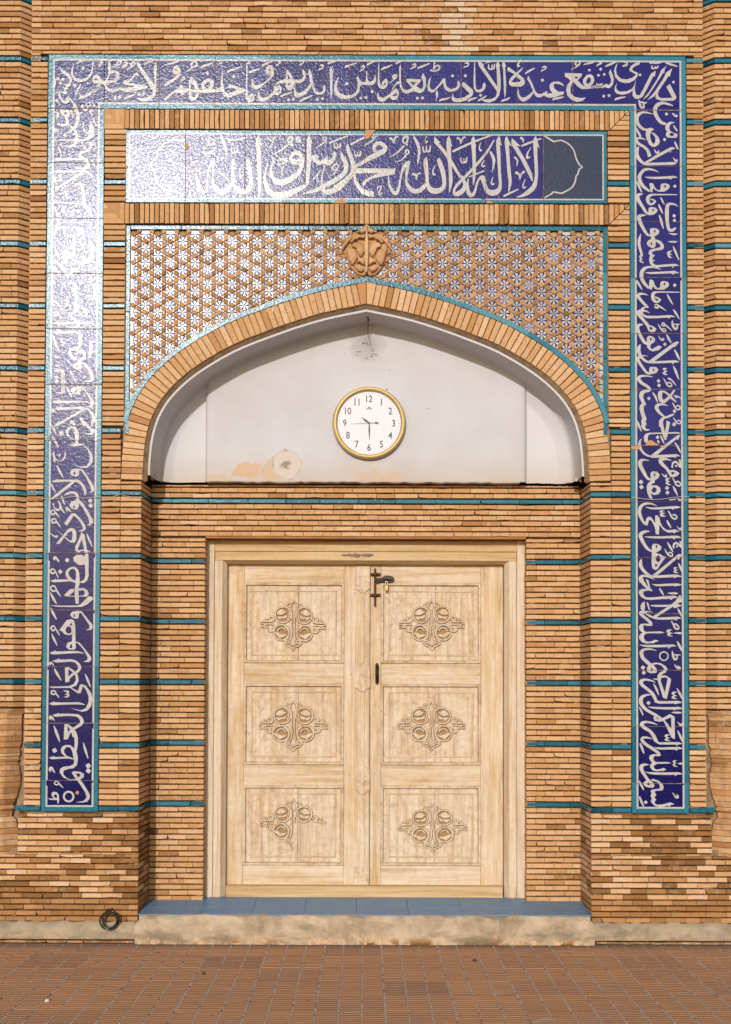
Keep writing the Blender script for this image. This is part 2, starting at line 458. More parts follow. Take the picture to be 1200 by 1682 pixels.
def brick(mb, T, u0, u1, v0, v1, depth=.05, tone=(.5, 0, 0), mt=0, rough=1.0, ch=.0022, y0=0.0):
    """one hand-cut brick: wavering edges, chipped arrises, a slightly tilted face. T maps (u, depth, v) to the world"""
    L = u1 - u0
    k = max(1, int(abs(L) / .045))
    jo = .0009 * rough
    top = [(u0 + L * i / k, v1 + rnd(jo)) for i in range(k + 1)]
    bot = [(u0 + L * i / k, v0 + rnd(jo)) for i in range(k + 1)]
    if rough > 0 and random.random() < .04 and k > 1:
        i = random.randrange(1, k); bot[i] = (bot[i][0], bot[i][1] + random.uniform(.002, .006))
    if rough > 0 and random.random() < .02 and k > 1:
        i = random.randrange(1, k); top[i] = (top[i][0], top[i][1] - random.uniform(.002, .005))
    if rough > 0 and random.random() < .06: bot[0] = (bot[0][0] + random.uniform(.002, .008), bot[0][1] + random.uniform(.001, .006))
    if rough > 0 and random.random() < .06: bot[-1] = (bot[-1][0] - random.uniform(.002, .008), bot[-1][1] + random.uniform(.001, .006))
    ring = bot + top[::-1]
    n = len(ring)
    cu, cv = (u0 + u1) / 2, (v0 + v1) / 2
    off = y0 + rnd(.0016 * rough); tu = rnd(.008 * rough); tv = rnd(.022 * rough)
    b = len(mb.v)
    def dep(u, v): return off + (u - cu) * tu + (v - cv) * tv
    for (u, v) in ring: mb.v.append(T(u, y0 + depth, v))
    for (u, v) in ring: mb.v.append(T(u, dep(u, v) + ch, v))
    for (u, v) in ring:
        uu = u + (ch if u < cu - L * .4 else -ch if u > cu + L * .4 else 0); vv = v + (ch if v < cv else -ch)
        mb.v.append(T(uu, dep(uu, vv), vv))
    for r in (0, n):
        for i in range(n):
            j = (i + 1) % n
            mb.face([b + r + i, b + r + j, b + r + n + j, b + r + n + i], tone, mt)
    mb.face([b + 2 * n + i for i in range(n)], tone, mt)
def T_FRONT(y): return lambda u, d, v: (u, y + d, v)
def T_LINE(x0, y0, x1, y1):
    """vertical wall over the plan line (x0, y0)-(x1, y1); u is metres along it, d goes into the wall"""
    L = math.hypot(x1 - x0, y1 - y0); ex, ey = (x1 - x0) / L, (y1 - y0) / L
    return lambda u, d, v: (x0 + ex * u - ey * d, y0 + ey * u + ex * d, v)
def turq_tone(): return (min(1, max(0, random.gauss(.45, .2))), random.random(), 0)
def courses(mb, T, u0, u1, z0, z1, bond='run', L=.128, bands=None, toneXZ=None, jx=.0018, jz=.0090, skip=None, plug=.25):
    """lay courses of the common grid between z0 and z1; glazed courses take material slot 2 where bands is set"""
    i0 = int(math.floor((Z0 - z1) / CH)) - 1; i1 = int(math.ceil((Z0 - z0) / CH)) + 1
    for i in range(i0, i1 + 1):
        zc = course_z(i); a, b = zc - CH / 2 + jz / 2, zc + CH / 2 - jz / 2
        a, b = max(a, z0 + .0005), min(b, z1 - .0005)
        if b - a < .010: continue
        glz = bands and i % 11 == 0 and i <= 132
        if bond == 'one': cuts = [u0, u1]
        elif bond == 'run':
            l = L if not glz else .27
            cuts = [u0]; x = u0 + l * ((.5 if i % 2 else 1.0) + rnd(.07))
            while x < u1 - .035:
                cuts.append(x); x += l * random.uniform(.97, 1.03) * (random.choice((1, 1, 1, 1, 1, 1, 1.2, .75)) if not glz else random.uniform(.8, 1.1))
            cuts.append(u1)
        else:
            cuts = [u0 + (u1 - u0) * k / bond for k in range(bond + 1)]
        for p, q in zip(cuts[:-1], cuts[1:]):
            if skip and skip(p, q, zc): continue
            if glz:
                brick(mb, T, p + jx * .4, q - jx * .4, a + .0008, b - .0008, .06, turq_tone(), 2, .35, .003, -.001)
                continue
            wx, wy, wz = T((p + q) / 2, 0, zc)
            brick(mb, T, p + jx / 2, q - jx / 2, a, b, .06, (toneXZ or tone_at)(wx, wz))
            if random.random() < plug * .3:       # mortar left in part of the bed joint
                s = random.uniform(p, q); e = min(q, s + random.uniform(.015, .07)); ym = random.uniform(.010, .022)
                e0 = T(s, ym, a - jz); e1 = T(e, ym, a - jz); e2 = T(e, ym, a + .001); e3 = T(s, ym, a + .001)
                mb.poly([e0, e1, e2, e3], (.5, .5, 0), 1)
FACADE = thing('brick_facade', 'buff brick portal facade with turquoise glazed courses and a pointed arch over the doorway', 'building', (0, .2, 0))
BANDS = True
X_GRV = HW(558, 900)               # edge of the groove beside the outer pilasters
X_FO, X_FI = 2.065, 1.702          # outer and inner edge of the inscription frame
Z_FT_O, Z_FT_I, Z_FB = 5.722, 5.367, .830
X_RC = HW(370, 1000)               # recess edge
Y_RC = .385                        # depth of the recess
X_RI = HW(352.5, 1000, Y_RC)       # recess inner corner as seen; the reveal splays a touch
Z_TOP, X_END = 6.75, 3.4
Z_PL = PZ(1516)                    # top of the mortar plinth
Z_STEP = PZ(1503, -.05)            # top of the doorstep
fr = T_FRONT(0)
# --- panel brickwork: above, beside, below the inscription frame
wall = MB()
courses(wall, fr, -X_GRV, X_GRV, Z_FT_O + .004, Z_TOP)
for s in (-1, 1):
    a, b = (X_FO + .004, X_GRV) if s > 0 else (-X_GRV, -X_FO - .004)
    courses(wall, fr, a, b, Z_FB - .012, Z_FT_O + .004, 'one', bands=BANDS, plug=.6)
    # the two columns of single bricks inside the frame
    xm = (X_FI + X_RC) / 2 + .003
    z_arch = PZ(700)
    XP = HW(395, 450) + .006
    a, b = (XP, X_FI - .004) if s > 0 else (-X_FI + .004, -XP)
    courses(wall, fr, a, b, z_arch, PZ(368.5), 'one', bands=BANDS, plug=.6)
    courses(wall, fr, a, b, PZ(334), PZ(213), 'one', bands=BANDS, plug=.6)
    if s > 0:
        courses(wall, fr, xm, X_FI - .004, Z_FB - .012, z_arch, 'one', bands=BANDS, plug=.6)
        courses(wall, fr, X_RC, xm, Z_FB - .012, PZ(792), 'one', bands=BANDS, plug=.5)
        courses(wall, fr, X_RC, X_GRV + .034, PZ(1405), Z_FB - .012)
        courses(wall, fr, X_RC, X_GRV + .3, Z_PL, PZ(1405))
    else:
        courses(wall, fr, -X_FI + .004, -xm, Z_FB - .012, z_arch, 'one', bands=BANDS, plug=.6)
        courses(wall, fr, -xm, -X_RC, Z_FB - .012, PZ(792), 'one', bands=BANDS, plug=.5)
        courses(wall, fr, -X_GRV - .034, -X_RC, PZ(1405), Z_FB - .012)
        courses(wall, fr, -X_GRV - .3, -X_RC, Z_PL, PZ(1405))
    # reveals of the recess
    T = T_LINE(-X_RC, 0, -X_RI, Y_RC) if s < 0 else T_LINE(X_RI, Y_RC, X_RC, 0)
    L = math.hypot(X_RC - X_RI, Y_RC)
    courses(wall, T, 0.002, L - .002, Z_STEP, PZ(792), 2, bands=BANDS, plug=.2)
wall.build('panel_brickwork', [BRICK, MORTAR, TURQ], FACADE)
# --- outer pilasters with the chamfered groove
pil = MB()
GRV_D = .078; X_G1 = X_GRV + .074
Z_GB = PZ(1166)
for s in (-1, 1):
    if s < 0:
        Tc = T_LINE(-X_G1, 0, -X_GRV, GRV_D); Tf = T_LINE(-X_END, 0, -X_G1, 0); Tb = T_LINE(-X_GRV, GRV_D, -X_GRV, 0)
    else:
        Tc = T_LINE(X_GRV, GRV_D, X_G1, 0); Tf = T_LINE(X_G1, 0, X_END, 0); Tb = T_LINE(X_GRV, 0, X_GRV, GRV_D)
    Lc = math.hypot(X_G1 - X_GRV, GRV_D)
    courses(pil, Tc, 0, Lc, Z_GB, Z_TOP, 'one', bands=BANDS, plug=.1)
    courses(pil, Tf, 0, X_END - X_G1, Z_GB, Z_TOP, 'run', bands=BANDS)
    courses(pil, Tb, 0, GRV_D, Z_GB - .35, Z_TOP, 'one', plug=0)
    # below the groove the pilaster turns into the wall
    a, b = (X_GRV + .3, X_END) if s > 0 else (-X_END, -X_GRV - .3)
    courses(pil, fr, a, b, Z_PL, PZ(1405))
pil.build('pilaster_brickwork', [BRICK, MORTAR, TURQ], FACADE)
# carved foot of each pilaster: the chamfer ends in mouldings, a vase and a plain block, cut from the brick courses
FOOT = [(1166, 22.5, 41, 0), (1172, 17, 37, 0), (1178, 12, 33, 0), (1222, 11, 33, 0), (1228, 12, 31, .004), (1232, 10, 29, .016), (1236, 11.5, 31, .002), (1243, 11, 30.5, .002), (1247, 9.5, 28, .018), (1251, 11, 30, .004), (1255, 9, 27, .012),
        (1262, 10, 30, .003), (1275, 10, 32, 0), (1290, 9, 31.5, 0), (1305, 8, 28, .004), (1318, 7, 24, .008), (1326, 6, 21, .012), (1330, 9, 24, .002), (1334, 6, 20, .016), (1342, 5, 19, .014), (1352, 6, 26, .006), (1370, 8, 29, 0), (1408, 9, 29, 0)]
def foot(s):
    mb = MB()
    random.seed(40 + s)
    st = [(PZ(y), (42 - xa) / 257, (42 - xb) / 257, d) for y, xa, xb, d in FOOT]
    def at(z):
        for (z0, a0, b0, d0), (z1, a1, b1, d1) in zip(st[:-1], st[1:]):
            if z0 >= z >= z1 - 1e-9:
                q = (z0 - z) / (z0 - z1); q = q * q * (3 - 2 * q)
                return a0 + (a1 - a0) * q, b0 + (b1 - b0) * q, d0 + (d1 - d0) * q
        return st[-1][1:]
    def plan(z, inset):
        a, b, d = at(z); y = d + inset
        p = [(X_END, y), (X_GRV + a + .05, y), (X_GRV + a + .012, y), (X_GRV + a - .004, y + .006), (X_GRV + a - .02, y + .020), (X_GRV + b, y + (a - b) * .95), (X_GRV + b - .002, y + .13)]
        return [(s * px, py, z) for px, py in p]
    zt, zb = st[0][0], st[-1][0]
    z_hi, ci = zt, int(math.ceil((Z0 - zt) / CH - .5))
    while z_hi > zb + .004:
        z_lo = max(zb, course_z(ci) - CH / 2)
        if z_hi - z_lo > .006:
            m_ = max(2, int((z_hi - z_lo) / .006)); o = rnd(.0015)
            hh = [plan(z_hi - .0008, .004 + o)] + [plan(z_hi - .0026 - (z_hi - z_lo - .0052) * k / m_, o) for k in range(m_ + 1)] + [plan(z_lo + .0008, .004 + o)]
            tone = (min(1, max(0, random.gauss(.52, .22))), random.random() * .8, .7 * random.random())
            mb.grid(hh if s > 0 else hh[::-1], tone, 0, False)
        z_hi = z_lo; ci += 1
    mb.build('pilaster_foot', [BRICK], FACADE)
    back = MB()
    back.box(*sorted((s * X_GRV, s * (X_GRV + .30))), GRV_D + .03, GRV_D + .06, zb, zt + .03, (.5, .2, .3), 0)
    back.box(*sorted((s * (X_GRV + .002), s * (X_GRV + .060))), .030, .07, band_z(12) - .015, band_z(12) + .015, (.45, .5, 0), 1, .003)
    # a line of pale pointing up the corner of the chamfer
    for k in range(6):
        z = PZ(1218 - k * 7.6); back.box(*sorted((s * (X_GRV + .068 + rnd(.002)), s * (X_GRV + .075 + rnd(.002)))), .045, .07, z, z + .024, (.9, .9, 0), 0)
    back.build('pilaster_niche', [MORTAR, TURQ], FACADE)
for s in (-1, 1): foot(s)
random.seed(23)
# --- recess wall round the door opening
rec = MB()
fw = T_FRONT(Y_RC)
X_DO = HW(264.5, 1100, Y_RC); Z_DO = PZ(885, Y_RC); Z_RT = PZ(797, Y_RC)
YD = .125                           # how far the door frame sits behind the recess wall
courses(rec, fw, -X_RI, X_RI, Z_DO, Z_RT, 'run', L=.127, bands=BANDS)
for s in (-1, 1):
    a, b = (X_DO, X_RI) if s > 0 else (-X_RI, -X_DO)
    courses(rec, fw, a, b, Z_STEP, Z_DO, 'run', L=.127, bands=BANDS)
    T = T_LINE(-X_DO, Y_RC, -X_DO, Y_RC + YD) if s < 0 else T_LINE(X_DO, Y_RC + YD, X_DO, Y_RC)
    courses(rec, T, .002, YD, Z_STEP, Z_DO, 'one', plug=0)
# soffit of the door opening
rec.box(-X_DO, X_DO, Y_RC + .012, Y_RC + YD + .02, Z_DO + .003, Z_DO + .02, (.3, 0, .3))
rec.build('recess_brickwork', [BRICK, MORTAR, TURQ], FACADE)
# --- soldier courses, framed by mitred corners
def soldiers(zb, zt):
    mb = MB()
    xe = X_FI - .004; hh = zt - zb
    xi = xe - hh
    n = int(2 * xi / .0322); w = 2 * xi / n
    for k in range(n):
        a = -xi + k * w
        t = tone_at(a, zb)
        if random.random() < .22: t = (random.uniform(.12, .3), t[1], 0)
        b0 = zb + random.uniform(.0, .003); b1 = zt - random.uniform(0, .004)
        Tm = lambda u, d, v: (-v, d, u)
        brick(mb, Tm, b0, b1, -(a + w) + .0026, -a - .0026, .05, t, 0, .8)
    for s in (-1, 1):                           # corner of nested L-shaped bricks
        n4 = 4
        T = (lambda u, d, v, s=s: (s * (xi + u), d, v))
        for r in range(n4):
            q0, q1 = r * hh / n4 + .0022, (r + 1) * hh / n4 - .0022
            for tri in (0, 1):
                A = [(q0, zb + q0 + .003), (q1, zb + q1 + .003), (q1, zt - .001), (q0, zt - .001)] if tri == 0 else [(q0 + .003, zb + q0), (hh, zb + q0), (hh, zb + q1), (q1 + .003, zb + q1)]
                if tri == 0 and r == n4 - 1: A = [(q0, zb + q0 + .003), (q1, zt - .001), (q0, zt - .001)]
                if s < 0: A = A[::-1]
                tn = tone_at(0, 5)
                mb.prism(A, rnd(.0012), .05, T, tn, 0, .002)
    mb.build('soldier_course', [BRICK, MORTAR], FACADE)
soldiers(PZ(212.5), Z_FT_I - .004)
soldiers(PZ(368), PZ(334.5))
# --- the arch: control points (half width, height) of the edge of the opening, in photo pixels, smoothed
def catmull(pts, n=8):
    out = []
    p = [Vector(q) for q in pts]
    p = [2 * p[0] - p[1]] + p + [2 * p[-1] - p[-2]]
    for i in range(1, len(p) - 2):
        a, b, c, d = p[i - 1:i + 3]
        for k in range(n):
            t = k / n
            out.append(.5 * ((2 * b) + (c - a) * t + (2 * a - 5 * b + 4 * c - d) * t * t + (3 * b - a - 3 * c + d) * t ** 3))
    out.append(p[-2])
    return out
ARCH_PX = [(0, 499), (62, 512), (108, 525), (165, 545), (222, 568.5), (280, 603), (320, 637), (345, 671), (359, 708), (365, 748), (367, 790)]
ARCH = [Vector((HW(max(dx, 1e-6), py), PZ(py))) for dx, py in ARCH_PX]
ARCH[0].x = 0
ARCH = catmull(ARCH, 10)
def resample(c, step):
    out = [c[0].copy()]; acc = 0
    for a, b in zip(c[:-1], c[1:]):
        l = (b - a).length; d = step - acc
        while d <= l:
            out.append(a + (b - a) * (d / l)); d += step
        acc = (acc + l) % step if l >= step - acc else acc + l
    return out
def arch_normals(c):
    ns = []
    for i in range(len(c)):
        t = (c[min(i + 1, len(c) - 1)] - c[max(i - 1, 0)]).normalized()
        ns.append(Vector((-t.y, t.x)))
    ns = [n if (n.x > 0 or n.y > 0) else -n for n in ns]
    return ns
def fit2(c, n):
    L = [0]
    for a, b in zip(c[:-1], c[1:]): L.append(L[-1] + (b - a).length)
    out = []; j = 0
    for k in range(n):
        t = L[-1] * k / (n - 1)
        while j < len(L) - 2 and L[j + 1] < t: j += 1
        q = (t - L[j]) / max(1e-9, L[j + 1] - L[j]); out.append(c[j] + (c[j + 1] - c[j]) * q)
    return out
AN = arch_normals(ARCH)
VT = .139                         # length of the arch bricks
def arch_off(d):
    """the arch line moved outwards by d, both halves, from left spring to right spring"""
    r = [ARCH[i] + AN[i] * d for i in range(len(ARCH))]
    # keep the crown on the axis
    k = d / max(.2, AN[0].y)
    r[0] = Vector((0, ARCH[0].y + k))
    r = [p for i, p in enumerate(r) if i == 0 or p.x > .004]
    return [Vector((-p.x, p.y)) for p in r[::-1]] + r[1:]
arch = MB()
cl = resample(ARCH, .0008)
tot = len(cl) * .0008
nb = int(tot / .0385)
for k in range(nb):
    s0, s1 = (k + .06) / nb * tot, (k + .94) / nb * tot
    i0, i1 = min(len(cl) - 1, int(s0 / .0008)), min(len(cl) - 1, int(s1 / .0008))
    ia, ib = cl[i0], cl[i1]
    t = (ib - ia).normalized(); n = Vector((-t.y, t.x))
    if n.x < 0 and n.y < 0: n = -n
    if n.y < 0: n = -n
    # bricks widen outwards with the curve
    t0 = (cl[min(len(cl) - 1, i0 + 4)] - cl[max(0, i0 - 4)]).normalized(); t1 = (cl[min(len(cl) - 1, i1 + 4)] - cl[max(0, i1 - 4)]).normalized()
    n0 = Vector((-t0.y, t0.x)); n1 = Vector((-t1.y, t1.x))
    if n0.y < 0: n0 = -n0
    if n1.y < -.02: n1 = -n1
    if n1.x < -.2: n1 = -n1
    for s in (-1, 1):
        q = [ia, ib, ib + n1 * (VT - .002), ia + n0 * (VT - .002)]
        if k == 0: q[3] = Vector((.002, ia.y + VT * 1.02)); q[0] = Vector((.002, ia.y))
        q = [(s * p.x, p.y) for p in q]
        # orientation: counter-clockwise seen from the camera
        A = sum(q[i - 1][0] * q[i][1] - q[i][0] * q[i - 1][1] for i in range(4))
        if A < 0: q = q[::-1]
        tn = tone_at(0, 3.4); tn = (min(1, tn[0] + .08), tn[1], 0)
        q = [(x + rnd(.001), z + rnd(.001)) for x, z in q]
        arch.prism(q, -.008 + rnd(.0015), .13, None, tn, 0, .0025)
# mortar bed behind the voussoir joints and the dark underside of the ring
A0, A1 = arch_off(-.001), arch_off(VT - .004)
m = min(len(A0), len(A1))
arch.grid([[(p.x, .012, p.y) for p in arch_off(.004)], [(p.x, .012, p.y) for p in ([arch_off(VT - .006)[0]] * (len(arch_off(.004)) - len(arch_off(VT - .006))) + arch_off(VT - .006))]], (.5, .5, 0), 1, False) if len(arch_off(.004)) >= len(arch_off(VT - .006)) else None
arch.grid([[(p.x, .002, p.y) for p in fit2(arch_off(.003), 121)], [(p.x, .034, p.y) for p in fit2(arch_off(-.027), 121)]], (.5, .5, 0), 1, True)
arch.build('brick_arch', [BRICK, MORTAR], FACADE)
# turquoise strip that follows the arch
trim = MB()
def trim_seg(pa, pb, na, nb_, w, s, d=-.013):
    q = [pa, pb, pb + nb_ * w, pa + na * w]
    q = [(s * p.x, p.y) for p in q]
    A = sum(q[i - 1][0] * q[i][1] - q[i][0] * q[i - 1][1] for i in range(4))
    if A < 0: q = q[::-1]
    return q
TRW = .030
XS, ZSB = HW(395, 520), PZ(372)              # half width and top of the spandrel field
seg = resample(ARCH, .012)
sn = []
for i in range(len(seg)):
    t = (seg[min(i + 1, len(seg) - 1)] - seg[max(i - 1, 0)]).normalized(); n = Vector((-t.y, t.x))
    if n.y < 0: n = -n
    sn.append(n)
sn[0] = Vector((0, 1.02))
for s in (-1, 1):
    tn = turq_tone(); run = 0
    for i in range(len(seg) - 1):
        a = seg[i] + sn[i] * VT; b = seg[i + 1] + sn[i + 1] * VT
        if b.x + TRW * .6 > XS + .005 : break
        run += 1
        if run > random.randint(11, 16): tn = turq_tone(); tn = (min(1, tn[0] + .2), 0, 0); run = 0
        trim.prism(trim_seg(a, b, sn[i], sn[i + 1], TRW, s), -.013, .03, None, tn, 0, 0)
    zend = b.y - .06
    # upright strips and the strip along the top
    z = ZSB
    while z > zend:
        z2 = max(zend, z - random.uniform(.22, .34))
        a, b2 = sorted((s * XS, s * (XS - .026)))
        trim.box(a, b2, -.010, .03, z2 + .001, z - .001, turq_tone(), 0, .002)
        z = z2
x = -XS + .027
while x < XS - .03:
    x2 = min(XS - .027, x + random.uniform(.2, .34))
    trim.box(x + .001, x2 - .001, -.010, .03, ZSB - .026, ZSB, turq_tone(), 0, .002)
    x = x2
trim.build('spandrel_trim', [TURQ], FACADE)
# --- star mosaic in the spandrels
def arch_top(x):
    """height of the outer edge of the arch ring above half width x"""
    x = abs(x); best = None
    for i in range(len(seg) - 1):
        a = seg[i] + sn[i] * (VT + TRW * .5); b = seg[i + 1] + sn[i + 1] * (VT + TRW * .5)
        if a.x <= x <= b.x or b.x <= x <= a.x:
            q = 0 if abs(b.x - a.x) < 1e-9 else (x - a.x) / (b.x - a.x)
            zz = a.y + (b.y - a.y) * q
            best = zz if best is None else max(best, zz)
    if best is None: best = seg[0].y + VT if x < .02 else -1
    return best
mos = MB()
PIT = 23.7 / 257.0
colw = PIT * math.sqrt(3) / 2
xl, zc0 = P(218.5, 396)
RS = PIT / math.sqrt(3)
cols = int((2 * XS) / colw) + 2
for c in range(-1, cols):
    cx = xl + c * colw
    for r in range(-2, 18):
        cz = zc0 - r * PIT + (0 if c % 2 == 0 else PIT / 2)
        inside = abs(cx) < XS + .0 and cz < ZSB - .022 and cz > arch_top(min(abs(cx), XS - .02)) - .015
        if inside:
            tx, tz = rnd(.010), rnd(.010)
            def Q(u, v, h=0.0): return (cx + u, .006 + u * tx + v * tz - h, cz + v)
            star = []
            for k in range(12):
                a = math.pi * k / 6; R = RS * .985 if k % 2 == 0 else RS * .985 / math.sqrt(3)
                star.append((R * math.cos(a), R * math.sin(a)))
            xlim = XS - .024
            tone = (random.random(), random.random(), 0)
            # cut at the upright strips
            pts = [(max(-xlim - cx, min(xlim - cx, u)), min(ZSB - .024 - cz, v)) for u, v in star]
            mos.poly([Q(0, 0)] + [Q(*p) for p in pts[:7]], tone, 0)
            mos.poly([Q(0, 0)] + [Q(*p) for p in pts[6:]] + [Q(*pts[0])], tone, 0)
            worn = random.random()
            pt = (random.uniform(0, .5) if worn < .8 else random.uniform(.6, 1), 0, 0)
            for k in range(6):
                a = math.pi * k / 3 + rnd(.06); L1 = RS * random.uniform(.72, .82); wd = RS * .13 * random.uniform(.85, 1.15)
                e = (math.cos(a), math.sin(a)); f = (-e[1], e[0])
                pl = [(.10, -.25), (.55, -.65), (.78, -1.0), (1.0, 0), (.78, 1.0), (.55, .65), (.10, .25)]
                pp = [(e[0] * L1 * p + f[0] * wd * q, e[1] * L1 * p + f[1] * wd * q) for p, q in pl]
                if all(abs(cx + u) < xlim and cz + v < ZSB - .024 for u, v in pp): mos.poly([Q(u, v, .0012) for u, v in pp], pt, 1)
        # three diamonds per star: below, and to the two lower sides
        for ang in (-90, 150, 30):
            dx, dz = math.cos(math.radians(ang)) * PIT / 2, math.sin(math.radians(ang)) * PIT / 2
            mx, mz = cx + dx, cz + dz
            if not (abs(mx) < XS - .008 and mz < ZSB - .008 and mz > arch_top(min(abs(mx), XS - .02)) - .012): continue
            e = Vector((math.cos(math.radians(ang)), math.sin(math.radians(ang)))); g = Vector((-e.y, e.x))
            la, lb = RS / 2 * .98, RS / 2 / math.sqrt(3) * 1.13
            q = [g * la, e * -lb, g * -la, e * lb]
            q = [(mx + p.x + rnd(.0008), mz + p.y + rnd(.0008)) for p in q]
            q = [(max(-XS + .022, min(XS - .022, u)), min(ZSB - .022, v)) for u, v in q]
            A = sum(q[i - 1][0] * q[i][1] - q[i][0] * q[i - 1][1] for i in range(4))
            if abs(A) < 2e-4: continue
            if A < 0: q = q[::-1]
            tn = (min(1, max(0, random.gauss(.34, .12))), random.random() * .2, 0)
            # pyramid-topped diamond block
            b = len(mos.v); h0 = -.004 + rnd(.001); apex = h0 - random.uniform(.0, .0035)
            for (u, v) in q: mos.v.append((u, .012, v))
            for (u, v) in q: mos.v.append((u, h0, v))
            mu, mv = sum(p[0] for p in q) / 4, sum(p[1] for p in q) / 4
            for (u, v) in q: mos.v.append((mu + (u - mu) * .82, apex, mv + (v - mv) * .82))
            for kk in (0, 4):
                for i in range(4):
                    j = (i + 1) % 4
                    mos.face([b + kk + i, b + kk + j, b + kk + 4 + j, b + kk + 4 + i], tn, 2)
            mos.face([b + 8, b + 9, b + 10, b + 11], tn, 2)
# bedding mortar
bed = [(p.x, .013, p.y) for p in arch_off(VT - .01)]
mos.grid([bed, [(p[0], .013, ZSB) for p in bed]], (.5, .5, 0), 3, False)
mos.build('star_mosaic', [STAR, PETAL, BRICK, MORTAR], FACADE)
# --- carved palmette at the crown of the arch
def mirror(pts): return [(-x, y) for x, y in pts[::-1]]
def medallion():
    mb = MB()
    S9 = 1 / 9.23 / 257.0
    cx, cz0 = P(602, 360)
    def M(p): return ((p[0] - 570) * S9, -(p[1]) * S9)
    half = [(570, 85), (545, 100), (520, 130), (470, 170), (425, 195), (375, 225), (340, 260), (290, 285), (235, 320), (225, 380), (195, 420), (165, 520), (160, 555), (200, 545), (225, 530), (255, 555), (275, 620),
            (290, 690), (320, 745), (360, 795), (410, 845), (460, 872), (520, 885), (555, 872), (570, 855)]
    L = [M(p) for p in half]
    ring = L + [(-x, y) for x, y in L[::-1]][1:-1]
    T = lambda u, d, v: (cx + u, d, cz0 + v)
    mb.prism(ring, -.018, .02, T, (.60, .35, .3), 0, .006)
    lobes = [
        [(500, 190), (545, 150), (562, 118), (566, 215), (535, 235), (490, 255), (440, 235), (420, 250), (400, 225), (450, 205)],
        [(400, 245), (440, 250), (490, 270), (530, 255), (560, 290), (535, 330), (490, 315), (440, 330), (415, 365), (385, 345), (340, 400), (300, 380), (345, 320), (380, 300)],
        [(330, 290), (370, 300), (330, 345), (290, 385), (260, 440), (225, 455), (215, 500), (185, 520), (210, 430), (240, 400), (240, 335)],
        [(340, 415), (390, 375), (420, 395), (470, 370), (520, 440), (545, 520), (510, 590), (470, 615), (430, 540), (400, 470), (350, 455)],
        [(245, 470), (300, 440), (345, 475), (390, 500), (420, 560), (440, 620), (400, 690), (370, 740), (335, 735), (300, 670), (280, 590), (260, 520)],
        [(440, 640), (515, 612), (540, 660), (548, 740), (500, 720), (440, 690), (420, 705)],
        [(385, 760), (430, 735), (440, 712), (500, 760), (535, 800), (500, 845), (440, 830)],
    ]
    for k, lb in enumerate(lobes):
        for s in (-1, 1):
            q = [(s * -M(p)[0] * -1, M(p)[1]) for p in lb]
            A = sum(q[i - 1][0] * q[i][1] - q[i][0] * q[i - 1][1] for i in range(len(q)))
            if A < 0: q = q[::-1]
            n = len(q); mu = sum(p[0] for p in q) / n; mv = sum(p[1] for p in q) / n
            tn = (random.uniform(.55, .8), .5, .35)
            b = len(mb.v); lev = [(1.0, -.017), (.96, -.036), (.74, -.046), (.3, -.049)]
            for sc, dd in lev:
                for (u, v) in q: mb.v.append(T(mu + (u - mu) * sc, dd, mv + (v - mv) * sc))
            for r in range(3):
                for i in range(n):
                    j = (i + 1) % n
                    mb.face([b + r * n + i, b + r * n + j, b + (r + 1) * n + j, b + (r + 1) * n + i], tn, 0, r > 0)
            mb.face([b + 3 * n + i for i in range(n)], tn, 0)
    # the rib down the middle
    rib = [(570, 130), (584, 260), (596, 380), (600, 500), (596, 620), (588, 740), (582, 850), (558, 850), (552, 740), (544, 620), (540, 500), (544, 380), (556, 260)]
    q = [M(p) for p in rib]
    A = sum(q[i - 1][0] * q[i][1] - q[i][0] * q[i - 1][1] for i in range(len(q)))
    if A < 0: q = q[::-1]
    mb.prism(q, -.055, -.015, T, (.9, .7, 0), 0, .004)
    mb.build('palmette_boss', [BRICK], FACADE)
medallion()
# --- white plaster niche inside the arch
LIP_Y, SIDE_Y, MID_Y = .034, .350, .300
X_SEAM = HW(264, 700, MID_Y)
pl = MB()
def off_curve(d, zmin):
    """arch line moved inwards by d and carried down to zmin"""
    c = arch_off(-d)
    c = [p for p in c if p.y > zmin + .001]
    return [Vector((c[0].x, zmin))] + c + [Vector((c[-1].x, zmin))]
ZB_PL = PZ(791, MID_Y)
lipw = .040
c0 = off_curve(.026, ZB_PL); c1 = off_curve(lipw, ZB_PL)
def fit(c, n):
    L = [0]
    for a, b in zip(c[:-1], c[1:]): L.append(L[-1] + (b - a).length)
    out = []; j = 0
    for k in range(n):
        t = L[-1] * k / (n - 1)
        while j < len(L) - 2 and L[j + 1] < t: j += 1
        q = (t - L[j]) / max(1e-9, L[j + 1] - L[j]); out.append(c[j] + (c[j + 1] - c[j]) * q)
    return out
NP = 141
c0, c1 = fit(c0, NP), fit(c1, NP)
pl.grid([[(p.x, LIP_Y, p.y) for p in c0], [(p.x, LIP_Y + .001, p.y) for p in c1]], (.6, 0, 0), 0, False, flip=False)
rows = []
for (d, y) in ((lipw, LIP_Y + .001), (lipw + .001, LIP_Y + .05), (lipw + .003, MID_Y - .07), (lipw + .012, MID_Y - .03), (lipw + .026, MID_Y + .02), (lipw + .042, SIDE_Y - .03), (lipw + .07, SIDE_Y - .007), (lipw + .115, SIDE_Y)):
    c = fit(off_curve(d, ZB_PL), NP); rows.append([(p.x, y, p.y) for p in c])
pl.grid(rows, (.5, 0, 0), 0, True)
# side fields, set deeper
inner = fit(off_curve(lipw + .11, ZB_PL), NP)
pl.grid([[(p.x, SIDE_Y - .001, p.y) for p in inner], [(p.x * .55, SIDE_Y - .001, ZB_PL + (p.y - ZB_PL) * .6) for p in inner]], (.9, 0, 0), 0, False)
